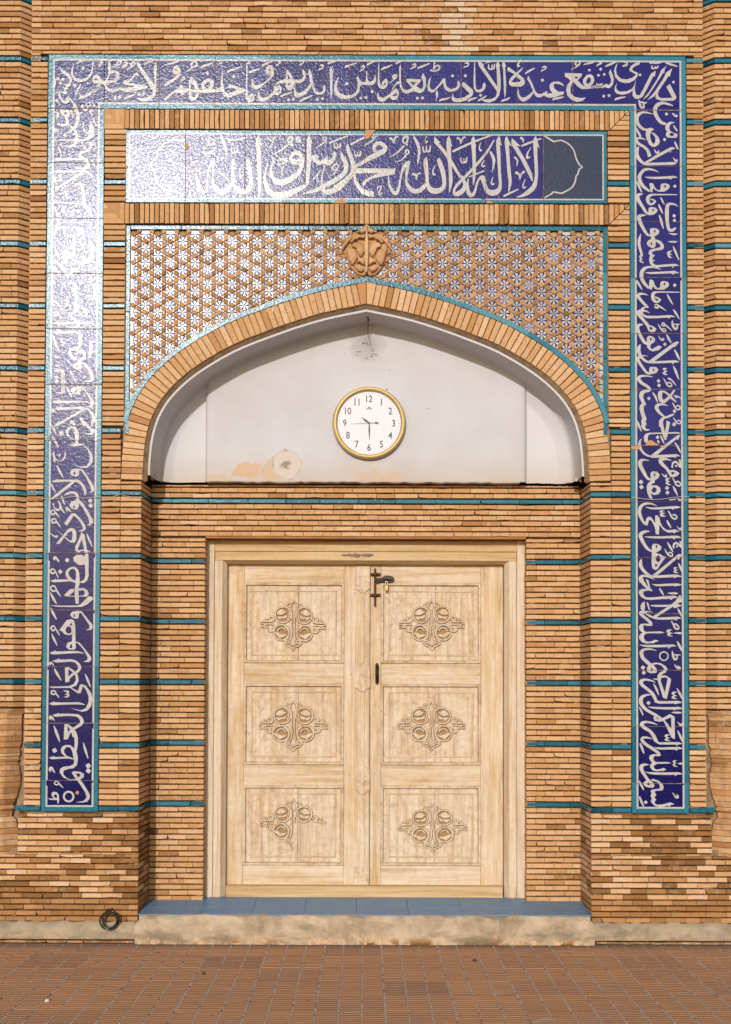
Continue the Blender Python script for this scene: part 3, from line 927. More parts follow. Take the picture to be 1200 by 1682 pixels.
# middle field standing proud with rounded shoulders
oc = fit(off_curve(lipw + .006, ZB_PL), 241)
def arch_in(x):
    best = ZB_PL
    for a, b in zip(oc[:-1], oc[1:]):
        if min(a.x, b.x) <= x <= max(a.x, b.x) and abs(b.x - a.x) > 1e-6:
            best = max(best, a.y + (b.y - a.y) * (x - a.x) / (b.x - a.x))
    return best
prof = [(-X_SEAM, SIDE_Y), (-X_SEAM, MID_Y + .03), (-X_SEAM + .006, MID_Y + .014), (-X_SEAM + .016, MID_Y + .005), (-X_SEAM + .032, MID_Y)] + [(-X_SEAM + .032 + (2 * X_SEAM - .064) * k / 70, MID_Y) for k in range(1, 70)] + [(X_SEAM - .032, MID_Y), (X_SEAM - .016, MID_Y + .005), (X_SEAM - .006, MID_Y + .014), (X_SEAM, MID_Y + .03), (X_SEAM, SIDE_Y)]
rows = []
NV = 44
for j in range(NV + 1):
    t = j / NV; row = []
    for (x, y) in prof:
        zt = arch_in(x) - .001
        z = ZB_PL + (zt - ZB_PL) * t
        # the field rolls forward into the soffit near the top
        near = max(0.0, 1 - (zt - z) / .05)
        row.append((x, y - .025 * near ** 2 if y == MID_Y else y, z))
    rows.append(row)
pl.grid(rows, (.15, 0, 0), 0, True)
# ragged underside, broken at both ends
xb = -X_RI - .02; edge = []
while xb < X_RI + .02:
    edge.append((xb, ZB_PL - random.uniform(.0, .008))); xb += random.uniform(.02, .06)
edge.append((X_RI + .02, ZB_PL))
b0 = [(x, MID_Y + .002, ZB_PL + .012) for x, z in edge if abs(x) < X_SEAM]; b1 = [(x, MID_Y + .003, z) for x, z in edge if abs(x) < X_SEAM]; b2 = [(x, Y_RC + .03, z) for x, z in edge if abs(x) < X_SEAM]
pl.grid([b2, b1, b0], (.1, 0, 0), 0, False)
for s in (-1, 1):
    xa, xb2 = s * X_SEAM, s * (X_RI - .06)
    n = 8
    lo = [(xa + (xb2 - xa) * k / n, SIDE_Y - .004, ZB_PL - random.uniform(0, .006)) for k in range(n + 1)]
    hi = [(p[0], SIDE_Y - .003, ZB_PL + .014) for p in lo]; bk = [(p[0], SIDE_Y + .03, ZB_PL + .016) for p in lo]
    g = [lo, hi, bk]
    pl.grid(g if s > 0 else [r[::-1] for r in g], (.7, 0, 0), 0, False)
    # broken plaster shards in the dark gap beside the pier
    for k in range(4):
        x0 = s * (X_RI + .012 - k * .020); w = random.uniform(.014, .03); z0 = ZB_PL + random.uniform(-.01, .02)
        pl.prism([(x0 - w / 2, z0), (x0 + w / 2, z0 - rnd(.01)), (x0 + w * .3, z0 + random.uniform(.02, .05)), (x0 - w * .4, z0 + random.uniform(.02, .04))], LIP_Y + .03 + k * .05, LIP_Y + .05 + k * .055, None, (.5, 0, 0), 0, .002)
pl.build('plaster_niche', [PLASTER], FACADE)
# --- the body of the wall behind the brick skin
core = MB()
ym = .044
core.poly([(-X_GRV, ym, Z_FT_O), (X_GRV, ym, Z_FT_O), (X_GRV, ym, Z_TOP), (-X_GRV, ym, Z_TOP)], mat=0)
for s in (-1, 1):
    def qd(xa, xb, za, zb, y=ym):
        a, b = sorted((s * xa, s * xb)); core.poly([(a, y, za), (b, y, za), (b, y, zb), (a, y, zb)], mat=0)
    qd(X_RC + .03, X_GRV, 0, PZ(795)); qd(XS - .02, X_GRV, PZ(795), Z_FT_O); 
    qd(X_GRV + .10, X_END, Z_GB - .03, Z_TOP); qd(X_GRV, X_END, 0, PZ(1396)); qd(X_GRV + .135, X_END, PZ(1400), Z_GB, .043)
    a, b = s * (X_GRV - .0), s * (X_GRV + .11)
    core.poly([(s * (X_GRV + .0), GRV_D + .055, Z_GB - .03), (s * (X_G1 + .05), .038, Z_GB - .03), (s * (X_G1 + .05), .038, Z_TOP), (s * (X_GRV + .0), GRV_D + .055, Z_TOP)][::s], mat=0)
    core.poly([(s * (X_RC + .04), .04, 0), (s * (X_RI + .04), Y_RC + .05, 0), (s * (X_RI + .04), Y_RC + .05, PZ(795)), (s * (X_RC + .04), .04, PZ(795))], mat=0)
    qd(X_DO + .016, X_RI + .02, 0, Z_RT, Y_RC + .042)
    core.poly([(s * (X_DO + .016), Y_RC + .042, 0), (s * (X_DO + .016), .58, 0), (s * (X_DO + .016), .58, Z_DO + .016), (s * (X_DO + .016), Y_RC + .042, Z_DO + .016)], mat=0)
core.poly([(-X_RI, Y_RC + .042, Z_DO + .016), (X_RI, Y_RC + .042, Z_DO + .016), (X_RI, Y_RC + .042, Z_RT - .004), (-X_RI, Y_RC + .042, Z_RT - .004)])
core.poly([(-XS - .01, ym, ZSB), (XS, ym, ZSB), (XS, ym, Z_FT_O), (-XS, ym, Z_FT_O)])
core.box(-X_END, X_END, .78, 3.0, 0, Z_TOP)
core.box(-X_END, -X_RI - .02, .5, .779, 0, Z_TOP); core.box(X_RI + .02, X_END, .5, .779, 0, Z_TOP)
core.box(-X_END, X_END, .02, 3.0, Z_TOP, Z_TOP + .02)
core.build('wall_core', [MORTAR], FACADE)
# --- mortar plinth along the foot
xs0 = HW(378, 1520)
def ragged_band(mb, x0, x1, z0, z1, y, wob=.006):
    n = int((x1 - x0) / .025); rows = [[], [], [], []]
    for k in range(n + 1):
        x = x0 + (x1 - x0) * k / n; w = rnd(wob)
        rows[0].append((x, y + .001 + rnd(.003), z0)); rows[1].append((x, y + rnd(.003), z0 + (z1 - z0) * .4)); rows[2].append((x, y + .006 + rnd(.003), z1 - .016 + w)); rows[3].append((x, .005, z1 + w))
    mb.grid(rows, (.28, 0, 0), 1, True)
for s in (-1, 1):
    pln = MB()
    a, b = sorted((s * X_END, s * (xs0 - .05)))
    ragged_band(pln, a, b, .03, Z_PL + .006, -.036)
    a, b = sorted((s * X_END, s * xs0))
    courses(pln, T_FRONT(-.030), a, b, .004, .045, 'run', L=.135, toneXZ=lambda x, z: (random.uniform(.12, .36), .5, .5), plug=0)
    pln.build('mortar_plinth', [BRICK, CEMENT], FACADE)
# --- doorstep
STEP = thing('doorstep', 'low doorstep of patched cement topped with worn blue painted tiles, under the wooden door', 'doorstep', (0, .15, 0))
st = MB()
XST = HW(378, 1520, -.05)
n = 170; rows = [[] for _ in range(6)]; ph = [random.uniform(0, 6) for _ in range(4)]; notch = [random.uniform(-1.4, 1.4) for _ in range(9)]
for k in range(n + 1):
    x = -XST + 2 * XST * k / n; w = rnd(.002) + .003 * math.sin(9 * x + ph[0]) + .002 * math.sin(23 * x + ph[1])
    w -= sum(.011 * max(0, 1 - abs(x - c) / .035) for c in notch)
    q = max(0.0, 1 - (XST - abs(x)) / .09); w -= (.050 * q * q + random.uniform(0, .012) * (q > 0))
    for r, (y, z) in enumerate(((-.046, 0), (-.050, .02), (-.053, .06), (-.050, Z_STEP - .026), (-.045, Z_STEP - .009), (-.032, Z_STEP - .0035))):
        rows[r].append((x, y + rnd(.0025) + (.004 if r == 1 and random.random() < .3 else 0), z + (w if r in (3, 4, 5) else 0)))
st.grid(rows, (.5, 0, 0), 0, True)
for s in (-1, 1):
    q = [(s * XST, r[0 if s < 0 else -1][1], r[0][2]) for r in rows] + [(s * XST, .06, Z_STEP - .003), (s * XST, .06, 0)]
    st.poly(q if s > 0 else q[::-1], (.5, 0, 0), 0)
st.box(-X_RI + .003, X_RI - .003, -.030, .66, .01, Z_STEP - .004, (.5, 0, 0), 0)
st.build('cement_riser', [CEMENT], STEP)
tt = MB()
XT = HW(372, 1500, -.03)
def tread_z(y): return Z_STEP + .026 * max(0, min(1, (y + .03) / .40))
cuts = [-XT] + [PX(p, 1490, .1) for p in (330, 415, 500, 585, 670, 757, 845)] + [XT]
def tread_tile(a, b, y0, y1, t):
    d = rnd(.0006)
    f_ = [(a, y0, tread_z(y0) + d), (b, y0, tread_z(y0) + d), (b, y1, tread_z(y1) + d), (a, y1, tread_z(y1) + d)]
    tt.poly(f_, t)
    tt.poly([(a, y0, tread_z(y0) - .006), (b, y0, tread_z(y0) - .006), f_[1], f_[0]], t)
for a, b in zip(cuts[:-1], cuts[1:]):
    edge_l, edge_r = a < -X_RC + .02, b > X_RC - .02
    for (y0, y1) in ((-.043, .155), (.157, .36), (.362, .66)):
        t = (random.random(), 0, 0)
        a2, b2 = (max(a, -X_RI - .004) if y0 > 0 else a), (min(b, X_RI + .004) if y0 > 0 else b)
        if y0 < 0 and (edge_l or edge_r):      # the tile is cut round the corner of the pier
            tread_tile(a2 + .001, b2 - .001, y0, -.003, t)
            tread_tile(max(a, -X_RI - .004) + .001, min(b, X_RI + .004) - .001, -.003, y1, t)
        else: tread_tile(a2 + .001, b2 - .001, y0, y1, t)
tt.build('blue_tile_tread', [BLUEPAINT], STEP)
# ------------------------------------------------------------------ brush strokes (used for the writing and the carving)
def stroke_pts(raw, sub=6):
    """raw [(x, y, w)] -> smoothed centre line with widths"""
    if len(raw) == 2: return [Vector(raw[0]), Vector(raw[1])]
    p = [Vector(q) for q in raw]
    e = [2 * p[0] - p[1]] + p + [2 * p[-1] - p[-2]]
    out = []
    for i in range(1, len(e) - 2):
        a, b, c, d = e[i - 1:i + 3]
        for k in range(sub):
            t = k / sub
            out.append(.5 * ((2 * b) + (c - a) * t + (2 * a - 5 * b + 4 * c - d) * t * t + (3 * b - a - 3 * c + d) * t ** 3))
    out.append(p[-1])
    return out
def ribbon_edges(c):
    L, R = [], []
    for i in range(len(c)):
        t = c[min(i + 1, len(c) - 1)] - c[max(i - 1, 0)]
        t = Vector((t.x, t.y))
        t = t.normalized() if t.length > 1e-9 else Vector((1, 0))
        n = Vector((-t.y, t.x)); w = max(c[i].z, .2) / 2
        L.append((c[i].x + n.x * w, c[i].y + n.y * w)); R.append((c[i].x - n.x * w, c[i].y - n.y * w))
    return L, R
# ------------------------------------------------------------------ wooden double door
DOOR = thing('wooden_double_door', 'bleached wooden double door with three carved panels on each leaf', 'door', (0, Y_RC + YD + .05, Z_STEP))
YF = Y_RC + YD                      # face of the frame
YL = YF + .092                      # face of the leaves
def wt(a=.5, g=.15): return (min(1, a + rnd(.12)), random.random(), g)
# measured on the frame plane
f = lambda px, py: P(px, py, YF)
XO = (HW(263.0, 1100, YF)); ZFT = PZ(888, YF); ZB = Z_STEP + .001
XM1, XM2, XI = HW(248.5, 1100, YF), HW(236, 1100, YF), HW(229, 1100, YF)
ZM1, ZM2, ZI = PZ(906, YF), PZ(921, YF), PZ(926, YF)
fm = MB()
for s in (-1, 1):
    def bx(xa, xb, *r, **k): a, b = sorted((s * xa, s * xb)); fm.box(a, b, *r, **k)
    bx(XM1 + .002, XO, YF - .004, YF + .12, ZB, ZM1 - .001 if False else ZFT, tone=wt(.95 if s < 0 else .85), c=.003)
    bx(XM2, XM1, YF + .003, YF + .12, ZB, ZM2, tone=wt(1.0 if s < 0 else .85), c=.002)
    # splayed inner edge
    a = [(s * XM2, YF + .003, ZB), (s * XI, YF + .045, ZB), (s * XI, YF + .045, ZI), (s * XM2, YF + .003, ZM2)]
    fm.poly(a if s < 0 else a[::-1], wt(.6), 0)
    a = [(s * XI, YF + .045, ZB), (s * XI, YF + .16, ZB), (s * XI, YF + .16, ZI), (s * XI, YF + .045, ZI)]
    fm.poly(a if s < 0 else a[::-1], wt(.5, .5), 0)
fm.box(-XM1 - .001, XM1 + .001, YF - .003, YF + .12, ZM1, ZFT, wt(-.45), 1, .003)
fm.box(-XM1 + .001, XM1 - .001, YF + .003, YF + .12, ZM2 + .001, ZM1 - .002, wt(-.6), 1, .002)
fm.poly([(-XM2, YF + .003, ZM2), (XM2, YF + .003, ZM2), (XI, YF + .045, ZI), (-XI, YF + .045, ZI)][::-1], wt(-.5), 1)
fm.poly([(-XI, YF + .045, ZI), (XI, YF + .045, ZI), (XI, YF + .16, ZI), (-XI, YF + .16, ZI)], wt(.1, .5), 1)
frame_o = fm.build('door_frame', [WOOD_V, WOOD_H], DOOR)
# old sticker scar on the head of the frame
sc = MB()
for (px, w, h) in ((570, 17, 6), (580, 22, 8), (597, 26, 6), (560, 10, 4)):
    cx, cz = P(px + 5, 912, YF)
    out = []
    for k in range(14):
        a = 2 * math.pi * k / 14; out.append((cx + w / 514 * math.cos(a) * random.uniform(.7, 1.1), cz + h / 514 * math.sin(a) * random.uniform(.5, 1.1)))
    sc.prism(out, YF - .0005 - .0004 * len(sc.f) / 20, YF + .003, None)
sc.build('paper_scrap', [plain('weathered_scrap', (.20, .155, .11), .9, 0, .5, 70, .5)], frame_o)
# sill bar
sb = MB()
sb.box(-HW(229, 1460, YF), HW(227.5, 1460, YF), YF + .010, YL + .06, Z_STEP + .012, PZ(1456, YF + .01), (-.5, .3, .05), 0, .006)
sb.build('sill_bar', [WOOD_H], DOOR)
ZLB = PZ(1454.5, YL)
XL, XR = -HW(231, 1100, YL), HW(226, 1100, YL)
ZLT = ZI + .03
X_MEET = PX(607.5, 1100, YL)
YPN = YL + .014                     # sunk ground of the panels
def leaf(xa, xb, pan, label):
    """one leaf: stiles, rails, and three sunk panels; pan = photo x of the panel opening"""
    m = MB()
    p0, p1 = PX(pan[0], 1190, YL), PX(pan[1], 1190, YL)
    rows = [(PZ(958, YL), PZ(1089, YL)), (PZ(1124, YL), PZ(1256, YL)), (PZ(1291, YL), PZ(1421, YL))]
    m.box(xa, p0 - .001, YL, YL + .05, ZLB, ZLT, wt(.42, .25), 0, .002)
    m.box(p1 + .001, xb, YL, YL + .05, ZLB, ZLT, wt(.55, .1), 0, .002)
    zs = [ZLT] + [z for r in rows for z in r] + [ZLB]
    for k in range(4):
        m.box(p0, p1, YL + .001, YL + .05, zs[2 * k + 1], zs[2 * k], wt((.62, .55, .5, .8)[k], .2), 1, .002)
    lf = m.build('door_leaf', [WOOD_V, WOOD_H], DOOR, label=label)
    for (zt, zb) in rows:
        q = MB()
        seam = (p0 + p1) / 2 + .03
        q.box(p0, seam - .0012, YPN, YL + .045, zb, zt, wt(.70, .5), 0, .001)
        q.box(seam + .0012, p1, YPN + .0008, YL + .045, zb, zt, wt(.80, .4), 0, .001)
        # bead moulding round the opening, mitred
        def mould(i0, i1, ya, yb, yc, tn):
            """sloping frame between inset i0 and i1: rises from ya to yb in the middle, falls to yc"""
            im = (i0 + i1) / 2
            for (c0, c1, c2, mt) in (
                ((p0, zb, 1, 1), (p1, zb, -1, 1), 0, 1), ((p1, zb, -1, 1), (p1, zt, -1, -1), 0, 0), ((p1, zt, -1, -1), (p0, zt, 1, -1), 0, 1), ((p0, zt, 1, -1), (p0, zb, 1, 1), 0, 0)):
                r = []
                for (i, y) in ((i0, ya), (i0 + (i1 - i0) * .25, yb), (i0 + (i1 - i0) * .75, yb), (i1, yc)):
                    r.append([(c0[0] + c0[2] * i, y, c0[1] + c0[3] * i), (c1[0] + c1[2] * i, y, c1[1] + c1[3] * i)])
                q.grid(r, tn(), mt, False)
        mould(-.004, .019, YL - .001, YL - .010, YPN - .001, lambda: wt(.70, .65))
        mould(.048, .060, YPN - .0008, YPN - .005, YPN - .0008, lambda: wt(.5, .35))
        q.build('panel', [WOOD_V, WOOD_H], lf)
    return lf
LL = leaf(XL, X_MEET - .0015, (400, 564), 'left leaf with the meeting strip, its lowest carving half lost')
RL = leaf(X_MEET + .0015, XR, (625.5, 789), 'right leaf with the bolt and the long pull')
# meeting strip on the left leaf with carved blocks
ast = MB()
xa, xb = PX(583, 1190, YL), PX(606.5, 1190, YL)
w = xb - xa
zt_, zb_ = PZ(931, YL), ZLB + .003
ast.box(xa, xb, YL - .008, YL + .004, zb_, zt_, wt(.45, .25), 0, .002)
ast.box(xa + w * .32, xb - w * .32, YL - .015, YL - .0075, zb_ + .02, zt_, wt(.5, .25), 0, .003)
ast.box(xa + .004, xa + w * .20, YL - .012, YL - .0075, zb_ + .02, zt_, wt(.4, .2), 0, .002)
ast.box(xb - w * .20, xb - .004, YL - .012, YL - .0075, zb_ + .02, zt_, wt(.4, .2), 0, .002)
def block(py0, py1, steps=True, crown=True):
    z1, z0 = PZ(py0, YL), PZ(py1, YL)
    tn = wt(.75, .55)
    st_ = .016 if steps else 0
    out = [(xa - .002, z0 + st_ * 1.6)]
    if steps: out += [(xa + w * .13, z0 + st_ * 1.6), (xa + w * .13, z0 + st_ * .9), (xa + w * .27, z0 + st_ * .9), (xa + w * .27, z0), (xb - w * .27, z0), (xb - w * .27, z0 + st_ * .9), (xb - w * .13, z0 + st_ * .9), (xb - w * .13, z0 + st_ * 1.6)]
    out += [(xb + .002, z0 + st_ * 1.6)]
    if crown: out += [(xb + .002, z1 - .03), (xb - w * .2, z1 - .022), (xb - w * .35, z1), (xa + w * .35, z1), (xa + w * .2, z1 - .022), (xa - .002, z1 - .03)]
    else: out += [(xb + .002, z1), (xa - .002, z1)]
    ast.prism(out, YL - .024, YL - .005, None, tn, 0, .002)
    # worn relief: little rosettes and a beaded line
    for (u, v, r) in ((.3, .62, .010), (.7, .62, .010), (.3, .42, .010), (.7, .42, .010), (.5, .52, .011)):
        cx, cz = xa + w * u, z0 + (z1 - z0) * v
        pts = [(cx + r * math.cos(2 * math.pi * k / 12) * (1 if k % 3 else .72), cz + r * 1.25 * math.sin(2 * math.pi * k / 12) * (1 if k % 3 else .72)) for k in range(12)]
        ast.prism(pts, YL - .028, YL - .0235, None, wt(.7, .7), 0, .001)
    for k in range(7):
        cx, cz = xa + w * (.16 + .113 * k), z0 + (z1 - z0) * .26
        ast.prism([(cx - .003, cz - .003), (cx + .003, cz - .003), (cx + .003, cz + .003), (cx - .003, cz + .003)], YL - .027, YL - .0235, None, wt(.7, .7), 0, .0008)
block(931, 974, True, False); block(1088, 1136); block(1255, 1304); block(1424, 1453, False, False)
ast.build('meeting_strip', [WOOD_V], LL)
# --- carved scroll ornaments, one piece of openwork each
def arc(cx, cy, r, a0, a1, w, n=14, r1=None):
    r1 = r if r1 is None else r1
    return [(cx + (r + (r1 - r) * k / n) * math.cos(math.radians(a0 + (a1 - a0) * k / n)), cy + (r + (r1 - r) * k / n) * math.sin(math.radians(a0 + (a1 - a0) * k / n)), w) for k in range(n + 1)]
GRIME_SHADE = plain('wood_grime_and_shade', (.34, .215, .105), .9, 0, .45, 120, .4)  # dirt colour that also paints in the shade of the carved hollows
# left half of the ornament, upper and lower quarter, measured on an enlargement (7.7 to one photo pixel, centre 455, 385)
def ringpts(cx, cy, r, w, a0=0, a1=360, n=30): return [(cx + r * math.cos(math.radians(a0 + (a1 - a0) * k / n)), cy - r * math.sin(math.radians(a0 + (a1 - a0) * k / n)), w) for k in range(n + 1)]
UPPER = [ringpts(322, 266, 100, 20), ringpts(178, 320, 30, 19), ringpts(108, 336, 15, 16, n=16),
    [(205, 350, 18), (160, 356, 18), (110, 358, 18), (75, 358, 18), (42, 372, 14)],
    [(408, 200, 16), (380, 178, 16), (362, 148, 16), (374, 120, 16), (400, 122, 12)],
    [(438, 380, 12), (436, 300, 16), (428, 210, 20), (408, 160, 20), (424, 122, 18), (444, 100, 16), (456, 74, 8)],
    [(412, 150, 14), (432, 148, 12)]]
UPPER_P = [[(236, 262), (252, 226), (288, 196), (318, 192), (345, 222), (374, 220), (352, 248), (318, 268), (285, 270), (255, 264)],
    [(238, 284), (285, 291), (338, 286), (374, 260), (374, 296), (352, 316), (300, 311), (286, 334), (264, 318)],
    [(392, 214), (410, 240), (402, 290), (384, 330), (366, 338), (388, 288)]]
LOWER = [ringpts(308, 490, 97, 20), ringpts(312, 482, 50, 17, 10, 175, 18), ringpts(172, 442, 38, 18, 150, 400, 22), ringpts(106, 410, 17, 18, n=16), ringpts(62, 420, 13, 13, n=14),
    [(205, 392, 14), (150, 388, 16), (100, 386, 16), (40, 384, 12)],
    [(405, 545, 18), (366, 582, 20), (350, 616, 20), (376, 650, 20), (420, 665, 20), (440, 690, 18), (457, 718, 10)],
    [(436, 392, 12), (442, 470, 20), (432, 540, 20), (420, 590, 18)],
    ringpts(390, 606, 20, 16, n=16), [(410, 630, 16), (456, 650, 20)], [(180, 430, 14), (196, 442, 10)]]
LOWER_P = [[(216, 492), (250, 480), (290, 503), (322, 518), (350, 510), (386, 520), (352, 545), (312, 553), (296, 576), (270, 546), (240, 520)],
    [(340, 400), (372, 418), (396, 452), (404, 480), (390, 470), (372, 440), (345, 422)]]
def carved(px, py, sx, sy, tilt, quads, leaf_o, label=None):
    mb = MB()
    cx, cz = P(px, py, YPN)
    u = 1 / 257.0 * (YPN + WALL_D) / WALL_D
    ct, sn_ = math.cos(tilt), math.sin(tilt)
    lift = 0
    for (qx, qy) in quads:
        def W_(p, y):
            x, z = (p[0] - 455) / 7.7 * sx * qx, (385 - p[1]) / 7.7 * sy
            return (cx + (x * ct - z * sn_) * u, y, cz + (x * sn_ + z * ct) * u)
        rc = (322, 266) if qy > 0 else (308, 490)
        mb.poly([W_((rc[0] + 96 * math.cos(math.pi * k / 12), rc[1] + 96 * math.sin(math.pi * k / 12)), YPN - .0006) for k in range(24)], (.3, .5, 1.0), 1)  # dark ring floor: lodged dirt plus crevice shade put into the colour
        for st_ in (UPPER if qy > 0 else LOWER):
            c = stroke_pts(st_, 3)
            L, R = ribbon_edges(c)
            lift += 1; dy = (lift % 9) * .0003
            tn = (min(1.2, random.gauss(.80, .12)), random.random(), .35)
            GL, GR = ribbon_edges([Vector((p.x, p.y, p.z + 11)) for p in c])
            # grime and painted-in shade in the angle between carving and panel
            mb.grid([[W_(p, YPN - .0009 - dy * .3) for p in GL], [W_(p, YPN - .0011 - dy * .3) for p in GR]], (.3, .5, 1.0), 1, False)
            yt = YPN - .016 - dy
            def inset(a, b, k): return (a[0] + (b[0] - a[0]) * k, a[1] + (b[1] - a[1]) * k)
            r = [[W_(p, YPN + .001) for p in L], [W_(p, yt + .003) for p in L], [W_(inset(a, b, .2), yt) for a, b in zip(L, R)],
                 [W_(inset(b, a, .2), yt) for a, b in zip(L, R)], [W_(p, yt + .003) for p in R], [W_(p, YPN + .001) for p in R]]
            mb.grid(r, tn, 0, False)
            mb.poly([q[0] for q in r], tn, 0); mb.poly([q[-1] for q in r], tn, 0)
        for pg in (UPPER_P if qy > 0 else LOWER_P):
            q = soften_poly(pg); n = len(q); lift += 1; yt = YPN - .0135 - (lift % 9) * .0003
            mu = sum(p[0] for p in q) / n; mv = sum(p[1] for p in q) / n
            tn = (min(1.2, random.gauss(.80, .12)), random.random(), .35)
            b = len(mb.v)
            for (k, y) in ((1.0, YPN + .001), (1.0, yt + .003), (.86, yt)): mb.v += [W_((mu + (x - mu) * k, mv + (z - mv) * k), y) for x, z in q]
            for r0 in (0, n):
                for i in range(n): mb.face([b + r0 + i, b + r0 + (i + 1) % n, b + r0 + n + (i + 1) % n, b + r0 + n + i], tn, 0)
            mb.face([b + 2 * n + i for i in range(n)], tn, 0)
    o = mb.build('carved_scroll', [WOOD_V, GRIME_SHADE], leaf_o)
    if label: o['label'] = label
def soften_poly(q):
    out = []
    for i in range(len(q)):
        a, b = Vector(q[i]), Vector(q[(i + 1) % len(q)])
        out += [tuple(a * .75 + b * .25), tuple(a * .25 + b * .75)]
    return out
ALLQ = [(1, 1), (-1, 1), (1, -1), (-1, -1)]
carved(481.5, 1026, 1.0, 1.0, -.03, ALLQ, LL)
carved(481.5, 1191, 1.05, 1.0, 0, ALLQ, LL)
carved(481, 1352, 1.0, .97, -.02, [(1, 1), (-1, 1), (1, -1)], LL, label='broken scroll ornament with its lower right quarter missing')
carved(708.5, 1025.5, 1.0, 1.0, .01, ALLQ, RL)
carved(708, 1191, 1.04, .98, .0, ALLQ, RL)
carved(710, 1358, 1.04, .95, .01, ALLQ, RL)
# --- bolt, hasp and pull on the right leaf
bt = MB()
bx_, _ = P(615.5, 960, YL)
bt.tube([(bx_, YL - .018, PZ(934, YL)), (bx_ + .001, YL - .018, PZ(996, YL))], .0072, 10, mat=0)
for py in (944, 978):
    z = PZ(py, YL)
    bt.prism([(bx_ - .034, z - .012), (bx_ + .040, z - .012), (bx_ + .040, z + .012), (bx_ - .034, z + .012)], YL - .004, YL + .002, None, (.5, .5, 0), 0, .001)
    bt.tube([(bx_ - .020, YL, z), (bx_ - .016, YL - .020, z), (bx_, YL - .028, z), (bx_ + .016, YL - .020, z), (bx_ + .020, YL, z)], .0075, 8)
bt.build('slide_bolt', [RUST], RL)
hs = MB()
def blob(pts, y0, y1, mb, m=0, c=.003):
    q = [P(x, y, YL) for x, y in pts]
    A = sum(q[i - 1][0] * q[i][1] - q[i][0] * q[i - 1][1] for i in range(len(q)))
    if A < 0: q = q[::-1]
    mb.prism(q, y0, y1, None, (.5, .5, 0), m, c)
blob([(617, 951), (620, 949), (626, 950), (631, 946), (638, 945.5), (644, 947), (647, 950), (647.5, 953), (645, 956), (641, 958), (634, 958.5), (629, 957), (624, 957), (620, 959), (617, 958)], YL - .020, YL - .006, hs)
hs.tube([(PX(615, 955, YL), YL - .024, PZ(957, YL)), (PX(618, 955, YL), YL - .024, PZ(954, YL)), (PX(640, 953, YL), YL - .024, PZ(953, YL)), (PX(644, 953, YL), YL - .024, PZ(952, YL))], .006, 8)
hs.tube([(PX(628, 955, YL), YL - .002, PZ(952, YL)), (PX(631, 955, YL), YL - .030, PZ(952, YL)), (PX(637, 955, YL), YL - .030, PZ(952.5, YL)), (PX(640, 955, YL), YL - .002, PZ(953, YL))], .005, 8)
hs.build('hasp', [IRON], RL)
pu = MB()
blob([(616, 1092), (617, 1089.5), (619, 1089), (621, 1090), (622, 1093), (622, 1121), (621.3, 1124), (619, 1125), (617, 1124), (616, 1121)], YL - .004, YL + .002, pu, 0, .0015)
hx = PX(619, 1107, YL)
pu.tube([(hx, YL - .003, PZ(1094, YL)), (hx, YL - .03, PZ(1096, YL)), (hx, YL - .036, PZ(1107, YL)), (hx, YL - .03, PZ(1118, YL)), (hx, YL - .003, PZ(1120, YL))], .009, 10)
pu.build('door_pull', [IRON], RL)
nl = MB()
for (px, py) in ((583, 974), (588, 978), (583, 1082), (583, 1087), (577, 1108), (613, 1108), (590, 1222), (583, 1247), (574, 1273), (615, 1272), (597, 1348), (599, 1384), (583, 1413), (793, 1421), (812, 1452), (796, 943), (384, 940)):
    x, z = P(px, py, YL); nl.lathe([(.0001, -.0045), (.0022, -.004), (.003, -.001), (.003, .01)], (x, YL, z), n=8)
nl.build('nail_heads', [IRON], DOOR)
PADLOCK = thing('padlock', 'small brass padlock hanging from the black hasp on the door', 'padlock', (PX(634.5, 960, YL), YL - .03, PZ(965, YL)))
pd = MB()
x0, x1 = PX(632.0, 965, YL - .03), PX(637.2, 965, YL - .03); z0, z1 = PZ(970.5, YL - .03), PZ(960.5, YL - .03)
pd.prism([(x0, z0), (x1, z0), (x1, z1), (x0, z1)], YL - .042, YL - .022, None, (.5, .5, 0), 0, .003)
pd.build('lock_body', [BRASS], PADLOCK)
sh = MB(); xm_ = (x0 + x1) / 2; hw_ = (x1 - x0) * .30
sh.tube([(xm_ - hw_, YL - .032, z1 - .002), (xm_ - hw_, YL - .032, z1 + .018)] + [(xm_ + hw_ * math.cos(a), YL - .032, z1 + .018 + hw_ * math.sin(a)) for a in (2.5, 1.9, 1.57, 1.2, .6)] + [(xm_ + hw_, YL - .032, z1 + .018), (xm_ + hw_, YL - .032, z1 - .002)], .0022, 8)
sh.build('shackle', [STEEL], PADLOCK)
# ------------------------------------------------------------------ wall clock
CX, CZ = P(606, 694.5, MID_Y - .04)
CR = 61.5 / 257.0 * (MID_Y + WALL_D) / WALL_D
CLOCK = thing('wall_clock', 'round white wall clock with a gold rim hung on the plaster under the arch', 'clock', (CX, MID_Y, CZ))
yb = MID_Y - .003
ck = MB()
ck.lathe([(CR * .97, .0), (CR * .985, -.020), (CR * .965, -.030), (CR * .93, -.036)], (CX, yb, CZ), n=96, mat=0)
ck.build('case', [SILVER], CLOCK)
rim = MB()
rim.lathe([(CR * .955, -.030), (CR * .962, -.040), (CR * .945, -.050), (CR * .915, -.055), (CR * .885, -.052), (CR * .868, -.042)], (CX, yb, CZ), n=96)
rim.build('gold_rim', [GOLD], CLOCK)
ri = MB(); ri.lathe([(CR * .868, -.043), (CR * .862, -.036), (CR * .845, -.026)], (CX, yb, CZ), n=96); ri.build('inner_bezel', [SILVER], CLOCK)
dl = MB()
dl.poly([(CX + CR * .85 * math.cos(2 * math.pi * k / 72), yb - .026, CZ + CR * .85 * math.sin(2 * math.pi * k / 72)) for k in range(72)], (.5, .5, 0))
